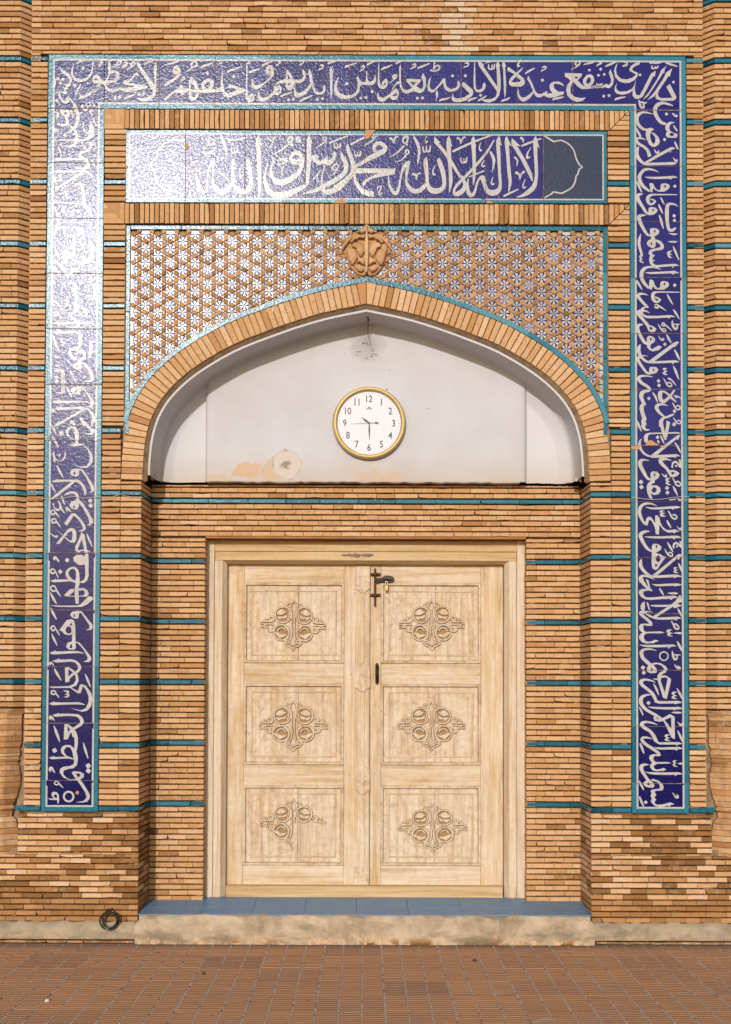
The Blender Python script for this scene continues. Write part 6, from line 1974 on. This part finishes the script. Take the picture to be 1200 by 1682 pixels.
P 385,965 450,955 540,985 620,1050 645,1120 620,1180 560,1185 490,1185 465,1210 500,1270 470,1300 465,1330 500,1360 465,1400 470,1440 530,1465 620,1455 770,1415 860,1450 780,1470 740,1510 730,1480 600,1510 480,1490 410,1430 385,1380 415,1340 385,1300 390,1260 410,1240 385,1200 400,1170 480,1155 570,1140 560,1070 510,1010 430,995
P 910,590 850,585 815,610 835,635 850,650 815,670 840,705 880,715 925,710 870,690 860,670 905,640 860,630 870,610
925,650,10 980,650,36 1040,658,8
285,815,8 400,840,40 600,848,48 800,848,48 930,845,46 1018,858,8
P 860,865 870,898 920,865
155,990,24 200,1070,44 250,1170,20
P 805,1210 850,1250 880,1290 905,1285 895,1245 940,1280 945,1320 910,1345 870,1330
165,1300,30 205,1400,46 250,1505,24
D 290,1413,68"""
LEFT_INK = """F 74 170 12
560,0,44 600,90,66 640,200,66 645,320,70 610,430,66 560,500,60 490,560,36 420,578,8
P 285,160 310,125 400,135 460,130 495,180 480,240 450,290 470,360 455,410 530,450 570,500 620,540 655,620 650,730 620,810 540,865 470,875 360,850 230,800 360,835 470,840 550,790 590,720 590,620 570,530 530,490 470,445 340,460 260,420 400,395 410,330 380,260 310,210
B 365,170 430,175 425,205 385,215
P 175,170 230,165 275,195 270,230 280,265 240,290 185,290 230,265 235,240 200,235 235,215 230,195
495,130,16 530,200,36 560,285,16
715,30,16 745,100,30 800,140,36 830,60,30 810,0,20
870,110,20 900,190,40 925,250,14
880,60,24 920,120,36 955,170,14
950,30,24 970,80,30 1010,140,12
935,290,24 970,360,40 1010,460,14
P 770,370 740,390 735,470 760,560 820,600 880,590 830,660 760,700 690,710 680,740 760,735 870,710 940,670 970,590 970,500 930,400 880,330 870,470 850,550 790,545 765,470
P 165,500 200,490 250,540 275,600 240,570 220,545 210,570 175,565
D 385,625,66
250,725,10 350,722,34 500,725,24 640,735,40 700,728,40
165,690,14 200,700,26 190,750,18
205,710,20 245,760,10
710,750,24 750,820,30 800,900,40
P 820,770 900,755 940,800 920,870 870,930 780,980 700,1000 720,1040 830,1090 850,1130 760,1130 660,1080 640,1000 690,960 790,930 870,860 870,800
265,850,14 295,950,30 335,1040,12
180,1110,8 240,1110,52 400,1105,46 600,1100,44 760,1100,50
940,720,20 970,800,36 1005,880,14
840,1050,14 990,1055,20
925,1100,20 950,1180,30 980,1265,14
570,1245,10 680,1280,28 780,1290,44 840,1250,70 840,1180,60 770,1110,40
P 290,1320 250,1290 190,1350 230,1365
185,1350,8 240,1345,50 400,1345,44 600,1340,36 760,1330,40 880,1390,44 940,1450,50
780,1340,44 650,1420,52 500,1510,52 350,1600,52 200,1700,50
P 225,1410 280,1405 330,1435 310,1465 340,1500 320,1535 260,1540 230,1530 280,1510 280,1480 250,1470 285,1450 280,1430
170,1410,18 195,1500,40 235,1610,16
F 74 300 12
380,130,20 410,220,44 450,330,20
200,400,12 400,405,26 700,410,22
700,10,60 600,50,30 530,90,10
700,20,40 740,130,60 760,300,60 780,450,60 860,560,60 920,680,50
190,490,20 240,620,40 255,760,50 240,860,50 180,1030,60
P 250,880 310,880 310,905 260,930
330,470,16 380,570,40 430,670,16
D 530,600,70
D 650,570,80
330,795,14 600,795,24 900,790,16
325,850,18 360,930,40 400,1010,14
600,920,50 660,900,50 720,930,50 700,1000,60 620,990,50
440,1050,14 540,1060,50 570,1130,70 540,1250,66 580,1370,60 540,1450,50
660,1100,20 700,1200,50 745,1330,20
370,1380,50 440,1370,60 480,1420,60 430,1500,50 390,1590,60 370,1400,50
520,1480,40 600,1550,50 720,1590,60 850,1530,80 930,1350,80 880,1150,60
170,1250,16 220,1370,40 290,1520,16
160,1520,20 260,1600,40 340,1690,14
F 74 430 12
240,10,30 320,100,60 400,200,60 460,270,70 540,200,50 680,120,40
160,150,34 210,130,30 230,170,34 190,195,26 160,150,26
220,180,24 300,260,12
440,430,60 540,420,50 600,490,60 580,600,60 620,720,50 600,840,60 640,930,60 560,1010,50 450,1040,60
480,1060,50 560,1130,50 640,1200,60 660,1260,50 560,1300,30 400,1270,10
330,755,14 430,765,26 440,820,26 380,825,14
380,830,14 440,850,30 400,885,20 330,880,14
150,770,40 230,810,50 300,900,24 340,960,10
170,1010,34 230,985,30 260,1030,34 210,1070,26 170,1020,26
260,1050,24 370,1140,10
160,1215,8 230,1215,54 400,1215,46 700,1210,40 970,1230,10
P 210,1200 280,1150 270,1200
140,1395,8 230,1395,54 400,1395,46 600,1385,44 680,1450,60 690,1560,70 690,1660,70
P 210,1370 280,1330 270,1370
930,430,30 980,600,60 940,760,50
760,900,24 800,1000,50 830,1060,24
D 790,960,70
150,1450,20 190,1560,40 240,1680,30
P 255,1530 320,1500 360,1530 340,1560 390,1600 380,1640 310,1660 290,1640 345,1625 335,1590 290,1590 320,1560 310,1540
F 74 560 12
690,0,70 680,100,60 600,160,56 500,180,50 480,240,60 530,320,60 620,370,56
620,240,50 680,200,50 760,240,60 770,320,60 690,380,60
P 640,370 700,380 720,440 720,560 640,570 560,545 535,500 570,440 640,420
B 615,470 645,490 625,530 610,510
720,420,40 820,500,50 900,630,64 930,740,64 870,790,50 780,800,12
185,0,30 220,100,40 285,215,12
P 150,320 210,290 260,310 345,340 230,345
P 165,490 230,470 345,500 220,510
900,0,40 900,150,60 870,330,40
490,570,14 540,680,36 600,820,14
P 160,580 240,550 310,555 360,580 385,620 390,1000 340,1045 260,1040 150,990 260,1020 305,1010 320,960 310,620 270,590 210,620
D 215,720,76
D 230,800,76
420,905,14 460,990,36 530,1115,20
P 500,970 550,910 700,895 760,920 840,1030 960,1180 970,1240 930,1300 850,1308 780,1290 870,1280 890,1240 880,1160 760,960 710,930 700,1000 680,1055 560,1040 515,1010
B 605,950 630,965 620,1010 590,1010
135,1205,8 210,1205,60 400,1202,54 600,1200,44 750,1200,36 860,1215,8
P 200,1180 260,1160 265,1185
195,1330,8 270,1335,54 450,1328,50 620,1325,44 740,1325,56 850,1350,30 920,1430,60 960,1530,76 950,1600,50 910,1670,16
P 250,1310 325,1280 320,1310
P 800,1350 640,1450 240,1680 170,1700 270,1580 275,1610 690,1365 730,1340
P 120,1350 150,1330 200,1360 230,1440 195,1420 175,1390 170,1410 135,1400
P 675,1500 750,1530 760,1590 830,1680 740,1680 690,1560
P 480,1610 500,1570 550,1565 590,1620 595,1680 540,1640 520,1600 520,1640 490,1635
F 72 690 12
P 210,110 290,20 300,50 390,0 480,0 290,115
P 720,0 780,0 860,90 990,190 1000,240 960,290 880,290 720,240 860,260 920,250 910,190 800,110
P 930,0 990,0 940,110 925,100
P 505,30 550,5 600,50 625,115 580,100 560,60 545,90 510,60
150,100,16 195,180,40 245,290,14
D 345,265,100
P 425,220 460,150 540,120 630,135 680,230 690,330 670,455 760,465 860,540 940,650 970,760 940,860 860,940 740,945 510,855 720,915 830,910 890,830 900,720 860,590 770,495 570,525 495,495 620,440 610,340 600,200 560,150 510,180 480,260 500,320 600,385 540,375 450,310
155,310,18 220,420,44 285,550,20
P 170,620 200,630 230,750 280,800 340,800 400,720 410,600 435,660 430,740 380,800 310,820 220,790 230,840 190,820
D 303,693,60
250,890,16 310,1010,46 380,1140,14
P 510,1050 550,970 660,955 760,970 830,1060 980,1300 995,1370 960,1425 880,1430 930,1400 920,1330 830,1130 740,1000 695,990 690,1080 650,1120 540,1095
B 605,1010 625,1060 590,1080 575,1050
150,1205,8 230,1205,50 400,1195,40 560,1195,40 660,1200,50 740,1260,50 800,1360,60 815,1430,40 790,1480,20
P 220,1185 265,1160 262,1185
600,1200,44 470,1310,54 340,1410,54 230,1500,54 130,1560,24
135,1250,18 175,1330,34 230,1430,14
400,1480,14 460,1450,44 540,1430,44 620,1440,50 660,1520,60 655,1640,60
340,1490,18 370,1570,40 410,1670,14
280,1580,18 320,1690,36
F 70 820 12
D 935,25,84
D 945,125,84
P 525,120 560,50 640,20 720,20 780,60 850,170 985,400 995,460 940,515 860,512 920,480 900,370 790,170 715,80 700,170 660,210 560,180
B 610,110 635,140 625,180 595,160
P 190,90 230,70 215,130 250,180 310,190 330,150 310,20 350,80 390,190 450,290 400,260 350,200 290,240 230,200
P 370,0 410,0 445,115 410,90
P 440,170 480,145 530,190 565,260 520,240 490,190 490,250 460,230
190,225,30 150,240,26 180,300,32 240,280,30 225,225,24 180,215,24
250,260,30 290,310,28 335,365,10
215,385,34 175,410,30 200,465,34 265,450,32 250,395,26 205,380,26
280,455,30 320,510,28 350,555,10
450,500,72 520,400,72 600,300,56 690,360,44 770,460,50 820,560,60 790,610,40 705,630,8
P 260,880 480,610 540,565 620,580 660,640 660,810 620,860 540,850 420,750 250,575 430,735 540,820 575,800 590,690 570,625 500,660 330,880
135,660,12 210,720,26 270,745,40 280,710,30
865,680,18 910,790,44 975,940,16
P 760,650 820,700 850,860 870,1000 960,1030 880,1030 900,1100 905,1240 900,1400 905,1500 870,1610 800,1655 720,1640 820,1580 840,1480 830,1280 780,1300 680,1270 610,1220 600,1150 660,1100 760,1095 830,1130 820,1020 760,1020 700,1055 640,1010 640,940 720,770
B 770,790 815,990 740,1000 700,1010 690,980
C 742,1197,84,36
P 200,1160 220,1120 260,1120 310,1180 335,1240 290,1230 260,1170 240,1210 210,1200
D 482,1200,86
185,1380,34 150,1415,30 190,1465,34 245,1430,30 210,1380,26 170,1375,24
255,1440,26 285,1500,26 310,1555,10
D 345,1430,80
150,1610,8 230,1610,50 400,1605,44 560,1600,40 690,1650,50
P 210,1590 250,1570 255,1595
590,1610,40 500,1530,60 480,1440,60 540,1370,40 620,1355,44 680,1420,56 690,1550,70 690,1690,70
F 68 950 12
705,0,70 705,120,70 690,220,76 695,350,76 705,500,60
210,150,34 175,190,30 220,250,38 290,230,32 260,160,30 210,140,28
290,220,34 330,290,34 380,360,12
175,280,18 230,390,50 295,505,16
P 440,335 560,215 640,205 640,255 540,345 660,345 660,360 500,355
P 720,200 820,190 900,230 930,300 900,360 740,358 740,345 820,340 855,290 830,230 740,245
P 160,530 400,540 700,535 760,520 850,430 930,350 1010,370 1005,420 900,510 800,560 600,565 300,560
175,580,18 230,690,50 295,815,16
P 560,720 600,660 700,640 790,650 860,740 1000,910 1010,970 970,1020 870,1020 940,990 945,930 860,800 780,680 735,690 730,780 690,800 600,770
B 640,700 660,710 650,770 625,745
P 350,1020 500,820 600,805 650,850 665,960 670,1250 740,1260 820,1350 970,1540 980,1600 940,1650 820,1640 900,1610 910,1560 830,1410 720,1280 670,1270 675,1380 640,1405 530,1400 480,1350 510,1270 600,1240 600,1100 540,1125 450,1100 410,1050
B 545,920 590,870 600,935
C 527,1018,58,0
B 470,1020 500,955 550,945 585,985 590,1060 550,1085 500,1080
B 600,1285 605,1375 560,1375 555,1330
220,945,34 185,975,30 220,1030,36 270,1000,30 245,940,26 200,940,26
285,1000,30 320,1060,30 360,1135,10
200,1095,16 245,1200,40 310,1330,14
165,1470,8 230,1470,56 400,1465,52 600,1455,46 720,1455,36 840,1478,8
P 220,1445 285,1420 280,1450
F 66 1070 12
240,185,8 320,190,54 480,185,52 620,180,46 720,220,46 775,310,62 740,390,50 640,450,50 570,520,44
P 300,170 375,135 365,170
P 485,320 550,310 640,360 740,460 755,580 710,670 610,715 740,780 780,660 820,645 900,680 1000,820 1030,950 1000,1080 920,1170 820,1190 580,1115 800,1160 890,1120 950,1000 950,880 900,760 840,680 795,820 740,825 590,720 220,720 170,695 560,685 660,640 700,560 690,480 650,420 555,350 550,480 580,500 570,600 490,610
B 555,360 630,420 560,470
D 195,240,50
P 165,220 200,195 250,230 280,290 240,270 210,240 205,275 170,265
275,335,20 330,440,50 410,570,16
885,445,18 930,560,46 990,705,16
240,770,34 215,810,30 240,845,34 300,830,32 290,785,28 240,765,26
300,820,30 340,870,30 370,920,10
P 440,775 500,765 565,780 565,815 545,830 580,850 570,890 520,910 450,900 530,880 530,860 480,855 520,830 520,800
175,1030,8 250,1030,58 400,1028,44 600,1025,40 760,1025,40 880,1050,8
P 220,1005 275,985 275,1010
240,1255,8 310,1260,56 480,1250,46 660,1255,46 760,1280,60 820,1370,72 790,1440,60 680,1510,50 560,1600,44
P 290,1240 370,1210 360,1240
P 160,1300 190,1255 250,1290 285,1370 240,1350 220,1310 215,1355 180,1340
265,1465,18 310,1570,46 360,1700,40
500,1435,50 500,1690,70
P 480,1430 540,1430 640,1500 720,1690 640,1690 600,1560 540,1470 540,1600 600,1560 560,1690 470,1690
F 64 1200 12
320,0,44 370,120,46 405,225,14
P 485,175 490,0 545,0 550,60 620,0 660,0 610,60 565,175
P 650,0 720,0 765,140 760,280 735,420 690,360 700,240 690,110
P 425,390 450,320 520,285 610,285 680,340 745,440 765,560 745,680 680,740 560,760 480,790 475,860 540,930 620,965 720,955 640,830 680,800 800,810 880,850 880,920 810,965 880,1060 1000,1260 1000,1330 950,1400 850,1420 720,1410 870,1390 935,1320 910,1220 800,1050 740,975 600,975 480,930 405,830 410,760 470,715 600,700 680,660 690,570 560,550 240,565 190,535 290,505 310,520 520,515 440,450
B 495,430 490,380 540,325 610,330 650,400 680,550 540,495
B 725,850 780,840 815,880 775,925
D 305,392,92
870,240,18 910,380,46 965,550,16
D 968,695,96
D 970,795,96
P 185,760 215,705 270,720 320,840 280,820 240,760 230,820 200,800
330,1000,24 300,1040,24 340,1070,28 385,1050,26 370,1010,22 320,1000,20
395,1040,26 430,1085,26 480,1130,10
P 240,1240 280,1205 350,1215 390,1270 395,1380 380,1440 360,1430 360,1370 220,1365 170,1335 290,1340 250,1290
B 290,1275 330,1250 360,1290 350,1330 310,1320
C 582,1300,95,38
K 720,1215 750,1185 785,1195 785,1240 755,1260 725,1245"""
Y_TILE = .004
class TileField:
    """tiles set in a wall plane, each with its own slight tilt; y(x, z) is the glazed face"""
    def __init__(s): s.t = []
    def add(s, x0, x1, z0, z1, tx=None, tz=None):
        s.t.append((x0, x1, z0, z1, rnd(.0035) if tx is None else tx, rnd(.0035) if tz is None else tz, rnd(.0007)))
    def y(s, x, z):
        best, bd = None, 1e9
        for t in s.t:
            d = max(t[0] - x, x - t[1], t[2] - z, z - t[3])
            if d < bd: best, bd = t, d
            if d <= 0: break
        x0, x1, z0, z1, tx, tz, o = best
        return Y_TILE + o + (x - (x0 + x1) / 2) * tx + (z - (z0 + z1) / 2) * tz
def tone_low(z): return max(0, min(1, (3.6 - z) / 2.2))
LIFT = [0]
def ink_mesh(src, field, mb, chip):
    ox = oy = 0; sc = 1
    def W_(p, lift):
        x, z = P(ox + p[0] / sc, oy + p[1] / sc, Y_TILE)
        return (x, field.y(x, z) - lift, z)
    for line in src.strip().splitlines():
        a = line.split()
        if not a: continue
        k = a[0]
        if k == 'F': ox, oy, sc = float(a[1]), float(a[2]), float(a[3]); continue
        LIFT[0] += 1
        lift = .0010 + (LIFT[0] % 17) * .00009
        if k in 'PBK':
            q = [tuple(map(float, t.split(','))) for t in a[1:]]
            if k == 'P' and len(q) > 5: q = soften(q)
            L = lift + (.0018 if k == 'B' else .0036 if k == 'K' else 0)
            cm = mb
            if k == 'K': cm = MB(); chip.append(cm)
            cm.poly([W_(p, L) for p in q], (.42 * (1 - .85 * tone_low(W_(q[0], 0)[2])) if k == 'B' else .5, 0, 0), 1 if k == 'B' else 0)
        elif k == 'D':
            x, y, r = map(float, a[1].split(',') if len(a) == 2 else a[1:]); r *= .52
            t0 = rnd(.25)
            q = []
            for i in range(4):
                an = math.pi / 2 * i + t0 + rnd(.08)
                q += [(x + r * math.cos(an - .22), y + r * math.sin(an - .22)), (x + r * 1.03 * math.cos(an), y + r * 1.03 * math.sin(an)), (x + r * math.cos(an + .22), y + r * math.sin(an + .22))]
            mb.poly([W_(p, lift) for p in q], (.5, 0, 0), 0)
        elif k == 'C':
            x, y, r, w = map(float, a[1].split(','))
            if w <= 0: continue
            n = 28
            mb.grid([[W_((x + rr * math.cos(2 * math.pi * i / n), y + rr * math.sin(2 * math.pi * i / n)), lift) for i in range(n)] for rr in (r - w / 2, r + w / 2)], (.5, 0, 0), 0, False, True)
        else:
            raw = []; w = 10.0
            for t in a:
                v = t.split(',')
                if len(v) > 2: w = float(v[2])
                raw.append((float(v[0]), float(v[1]), w))
            c = stroke_pts(raw, 5)
            L, R = ribbon_edges(c)
            n = len(c)
            b = len(mb.v)
            for i in range(n):
                l = lift + .0004 * i / n
                mb.v.append(W_(L[i], l)); mb.v.append(W_(R[i], l))
            for i in range(n - 1): mb.face([b + 2 * i, b + 2 * i + 1, b + 2 * i + 3, b + 2 * i + 2], (.5, 0, 0), 0)
def soften(q):
    """round the corners of a traced outline a little, keeping its sharp tips"""
    out = []
    n = len(q)
    for i in range(n):
        a, p, b = Vector(q[i - 1]), Vector(q[i]), Vector(q[(i + 1) % n])
        u, v = (p - a), (b - p)
        if u.length < 1e-6 or v.length < 1e-6: continue
        if u.normalized().dot(v.normalized()) < -.1: out.append(tuple(p)); continue
        out.append(tuple(p + (a - p) * .25 + (b - p) * .0)) if u.length > 4 else None
        out.append(tuple(p * .80 + (a + b) * .10)) if u.length < 60 and v.length < 60 else out.append(tuple(p))
        out.append(tuple(p + (b - p) * .25)) if v.length > 4 else None
    return out
def tile(mb, field, i, x0, x1, z0, z1, tone, grey=0.0, g=.0011, sub=None, mt=0):
    """one glazed slab; the visible rectangle may be a piece of the tile i"""
    f = lambda x, z: field.y(x, z)
    a, b, c, d = x0 + g, x1 - g, z0 + g, z1 - g
    k = len(mb.v)
    e = .0012
    mb.v += [(a, .03, c), (b, .03, c), (b, .03, d), (a, .03, d)]
    mb.v += [(x, f(x, z) + e, z) for x, z in ((a, c), (b, c), (b, d), (a, d))]
    mb.v += [(x, f(x, z), z) for x, z in ((a + e, c + e), (b - e, c + e), (b - e, d - e), (a + e, d - e))]
    t = (tone, grey, 0)
    for r in (0, 4):
        for m in range(4):
            n = (m + 1) % 4
            mb.face([k + r + m, k + r + n, k + r + 4 + n, k + r + 4 + m], t, mt)
    mb.face([k + 8, k + 9, k + 10, k + 11], t, mt)
def strip(mb, field, x0, x1, z0, z1, lift, mt, tone=(.5, 0, 0), step=.09):
    """flat glazed line lying on the tiles"""
    if x1 - x0 > z1 - z0:
        n = max(1, int((x1 - x0) / step)); xs = [x0 + (x1 - x0) * i / n for i in range(n + 1)]
        mb.grid([[(x, field.y(x, z) - lift, z) for x in xs] for z in (z0, z1)], tone, mt, False)
    else:
        n = max(1, int((z1 - z0) / step)); zs = [z0 + (z1 - z0) * i / n for i in range(n + 1)]
        mb.grid([[(x, field.y(x, z) - lift, z) for z in zs] for x in (x0, x1)], tone, mt, False)
CHIP = BRICK
def grout(mb, field, ax, p, a, b, w0):
    """ragged line of grout over the joint at p; ax 'x' upright joint, 'z' level joint"""
    n = max(6, int((b - a) / .018)); r0, r1 = [], []
    for i in range(n + 1):
        u = a + (b - a) * i / n; w = max(.0009, w0 * random.uniform(.6, 1.5)); o = rnd(.0007)
        for r, v in ((r0, p + o - w / 2), (r1, p + o + w / 2)):
            x, z = (v, u) if ax == 'x' else (u, v)
            r.append((x, field.y(x, z) - .0040, z))
    mb.grid([r0, r1], (.5, .5, 0), 3, False)
# --- the frame of three bands
FRIEZE = thing('calligraphy_frieze', 'cobalt blue tile frame with white calligraphy running up, over and down round the arch', 'tile frieze', (0, Y_TILE, Z_FB))
ET = .030                           # turquoise edging
EW = .0105                          # white line
def band(kind):
    fld = TileField(); mb = MB()
    if kind == 'top':
        pxs = [170.5, 261, 353, 443, 535, 575, 664, 757, 849, 940.5, 1031.5]
        xs = [-X_FO] + [PX(p, 130) for p in pxs] + [X_FO]
        zj = PZ(179)
        xs[1] = -X_FI - .002; xs[-2] = X_FI + .0
        for a, b in zip(xs[:-1], xs[1:]): fld.add(a, b, Z_FT_I, Z_FT_O)
        for i, (a, b) in enumerate(zip(xs[:-1], xs[1:])):
            t = random.uniform(.3, .7)
            tile(mb, fld, i, a, b, Z_FT_I + ET, Z_FT_O - ET, t)
            tile(mb, fld, i, a, b, Z_FT_O - ET, Z_FT_O, random.uniform(.5, .95), g=.0005, mt=1)
            if 0 < i < len(xs) - 2: tile(mb, fld, i, a, b, Z_FT_I, Z_FT_I + ET, random.uniform(.5, .9), g=.0005, mt=1)
        xa, xb = -X_FO + ET, X_FO - ET
        strip(mb, fld, xa, xb, Z_FT_O - ET - EW, Z_FT_O - ET + .001, .0007, 2)
        strip(mb, fld, -X_FI - ET - .000, X_FI + ET, Z_FT_I + ET - .001, Z_FT_I + ET + EW, .0007, 2)
        for s in (-1, 1):
            a, b = sorted((s * (X_FO - ET), s * X_FO)); strip(mb, fld, a, b, Z_FT_I, Z_FT_O - ET, .0010, 1, (random.uniform(.6, .9), 0, 0))
            a, b = sorted((s * (X_FO - ET - EW), s * (X_FO - ET + .001))); strip(mb, fld, a, b, Z_FT_I, Z_FT_O - ET, .0013, 2)
            a, b = sorted((s * X_FI, s * (X_FI + ET))); strip(mb, fld, a, b, Z_FT_I, Z_FT_I + ET, .0010, 1, (random.uniform(.6, .9), 0, 0))
            a, b = sorted((s * (X_FI + ET - .001), s * (X_FI + ET + EW))); strip(mb, fld, a, b, Z_FT_I, Z_FT_I + ET + EW, .0014, 2)
            grout(mb, fld, 'z', Z_FT_I, *sorted((s * X_FI, s * X_FO)), .004)
            # the corner tiles reach down beside the inner corner
            a, b = sorted((s * (X_FI + ET), s * (X_FO - ET))); i = 0 if s < 0 else len(xs) - 2
            tile(mb, fld, i, a, b, Z_FT_I, Z_FT_I + ET - .001, .5, g=.0)
        for p in xs[2:-2]: grout(mb, fld, 'x', p, Z_FT_I, Z_FT_O, random.choice((.0016, .002, .0028)))
        src = TOP_INK
    else:
        s = -1 if kind == 'left' else 1
        pys = [177, 267, 358, 448.5, 540, 631.5, 723.5, 817, 908, 1002, 1095, 1188, 1282] if s < 0 else [181, 273, 364, 456, 547.5, 639.5, 732, 824, 916, 1008, 1101, 1193.5, 1287]
        zs = [Z_FT_I] + [PZ(p, 0, 600 + s * 480) for p in pys[1:]] + [Z_FB]
        xa, xb = (X_FI, X_FO) if s > 0 else (-X_FO, -X_FI)
        tl = (0.0, 0.0)
        for b, a in zip(zs[:-1], zs[1:]): fld.add(xa, xb, a, b, (.014 if s < 0 and b > 3.4 else 0) + rnd(.004), rnd(.004))
        for i, (b, a) in enumerate(zip(zs[:-1], zs[1:])):
            lo = a + (ET if i == len(zs) - 2 else 0)
            low = tone_low(b)
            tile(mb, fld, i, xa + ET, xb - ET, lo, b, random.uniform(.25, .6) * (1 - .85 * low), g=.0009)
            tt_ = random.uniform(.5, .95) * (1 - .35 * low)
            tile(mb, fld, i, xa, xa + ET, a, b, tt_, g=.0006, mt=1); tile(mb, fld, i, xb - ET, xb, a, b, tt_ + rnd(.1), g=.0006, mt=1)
        tile(mb, fld, len(zs) - 2, xa + ET, xb - ET, Z_FB, Z_FB + ET, .5, g=.0003, mt=1)
        strip(mb, fld, xa + ET - .001, xa + ET + EW, Z_FB + ET, Z_FT_I, .0007, 2)
        strip(mb, fld, xb - ET - EW, xb - ET + .001, Z_FB + ET, Z_FT_I, .0007, 2)
        strip(mb, fld, xa + ET, xb - ET, Z_FB + ET - .001, Z_FB + ET + EW, .0008, 2)
        for p in zs[1:-1]: grout(mb, fld, 'z', p, xa, xb, random.choice((.0016, .0022, .003)))
        src = RIGHT_INK if s > 0 else LEFT_INK
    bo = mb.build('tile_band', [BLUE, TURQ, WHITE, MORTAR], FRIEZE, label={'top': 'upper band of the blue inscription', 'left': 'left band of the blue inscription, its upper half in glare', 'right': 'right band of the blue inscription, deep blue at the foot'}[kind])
    ik = MB(); ch = []
    ink_mesh(src, fld, ik, ch)
    ik.build('lettering', [WHITE, BLUE], bo)
    for c in ch: c.build('chipped_glaze', [CHIP], bo)
# grey joint showing behind the tiles
gb = MB()
gb.box(-X_FO + .002, X_FO - .002, .0125, .029, Z_FT_I + .003, Z_FT_O - .002)
for s in (-1, 1):
    a, b = sorted((s * (X_FI + .002), s * (X_FO - .002))); gb.box(a, b, .0125, .029, Z_FB + .002, Z_FT_I + .003)
gb.build('bedding_mortar', [MORTAR], FRIEZE)
for k in ('top', 'left', 'right'): band(k)
# --- the long panel over the arch
PANEL = thing('calligraphy_tiles', 'long blue tile panel with large white calligraphy between two rows of upright bricks', 'tile panel', (0, Y_TILE, PZ(333)))
pf = TileField(); pm = MB()
PXJ = [206, 304, 402, 501, 598, 698, 797, 892, 996.5]
PZ1, PZ0 = PZ(214.5), PZ(332.7)
pxs = [PX(p, 270) for p in PXJ]
for i, (a, b) in enumerate(zip(pxs[:-1], pxs[1:])): pf.add(a, b, PZ0, PZ1, rnd(.004), (-.016, -.013, -.010, -.005)[i] if i < 4 else rnd(.004))
pe = .021
for i, (a, b) in enumerate(zip(pxs[:-1], pxs[1:])):
    last = i == len(pxs) - 2
    a2, b2 = a + (pe if i == 0 else 0), b - (pe if last else 0)
    tile(pm, pf, i, a2, b2, PZ0 + pe, PZ1 - pe, random.uniform(.35, .65), 1.0 if last else 0.0)
    tile(pm, pf, i, a, b, PZ1 - pe, PZ1, random.uniform(.5, .95), g=.0006, mt=1); tile(pm, pf, i, a, b, PZ0, PZ0 + pe, random.uniform(.5, .95), g=.0006, mt=1)
    if i == 0: tile(pm, pf, i, a, a + pe, PZ0 + pe, PZ1 - pe, .8, g=.0003, mt=1)
    if last: tile(pm, pf, i, b - pe, b, PZ0 + pe, PZ1 - pe, .6, g=.0003, mt=1)
strip(pm, pf, pxs[0] + pe, pxs[-1] - pe, PZ1 - pe - .008, PZ1 - pe + .001, .0007, 2)
strip(pm, pf, pxs[0] + pe, pxs[-1] - pe, PZ0 + pe - .001, PZ0 + pe + .008, .0007, 2)
strip(pm, pf, pxs[0] + pe - .001, pxs[0] + pe + .008, PZ0 + pe, PZ1 - pe, .0009, 2)
strip(pm, pf, pxs[-1] - pe - .008, pxs[-1] - pe + .001, PZ0 + pe, PZ1 - pe, .0009, 2)
for p in pxs[1:-1]: grout(pm, pf, 'x', p, PZ0, PZ1, random.choice((.0018, .0024)))
po = pm.build('tile_panel', [BLUE, TURQ, WHITE, MORTAR], PANEL)
ik = MB(); ch = []
ink_mesh(PANEL_INK, pf, ik, ch)
ik.build('lettering', [WHITE, BLUE], po)
for c in ch: c.build('chipped_glaze', [CHIP], po)
gb = MB(); gb.box(pxs[0] + .002, pxs[-1] - .002, .0125, .029, PZ0 + .002, PZ1 - .002); gb.build('bedding_mortar', [MORTAR], PANEL)
# thin cracks through the panel
def crack(pts, w=.0016):
    q = [P(x, y, 0) for x, y in pts]
    c = [Vector((x * 1000, z * 1000, w * 1000)) for x, z in q]
    L, R = ribbon_edges(c)
    L = [(x / 1000, z / 1000) for x, z in L]; R = [(x / 1000, z / 1000) for x, z in R]
    ck = MB()
    ck.grid([[(x, pf.y(x, z) - .0042, z) for x, z in L], [(x, pf.y(x, z) - .0042, z) for x, z in R]], (.2, .5, 0), 0, False)
    ck.build('crack', [MORTAR], po)
crack([(305, 262), (313, 273), (322, 282), (329, 296), (335, 312), (339, 322), (341, 332)], .0026)
crack([(537, 222), (525, 233), (515, 244), (507, 252)])
crack([(560, 312), (572, 296), (579, 285), (590, 267), (604, 256), (615, 246), (622, 240)], .0014)
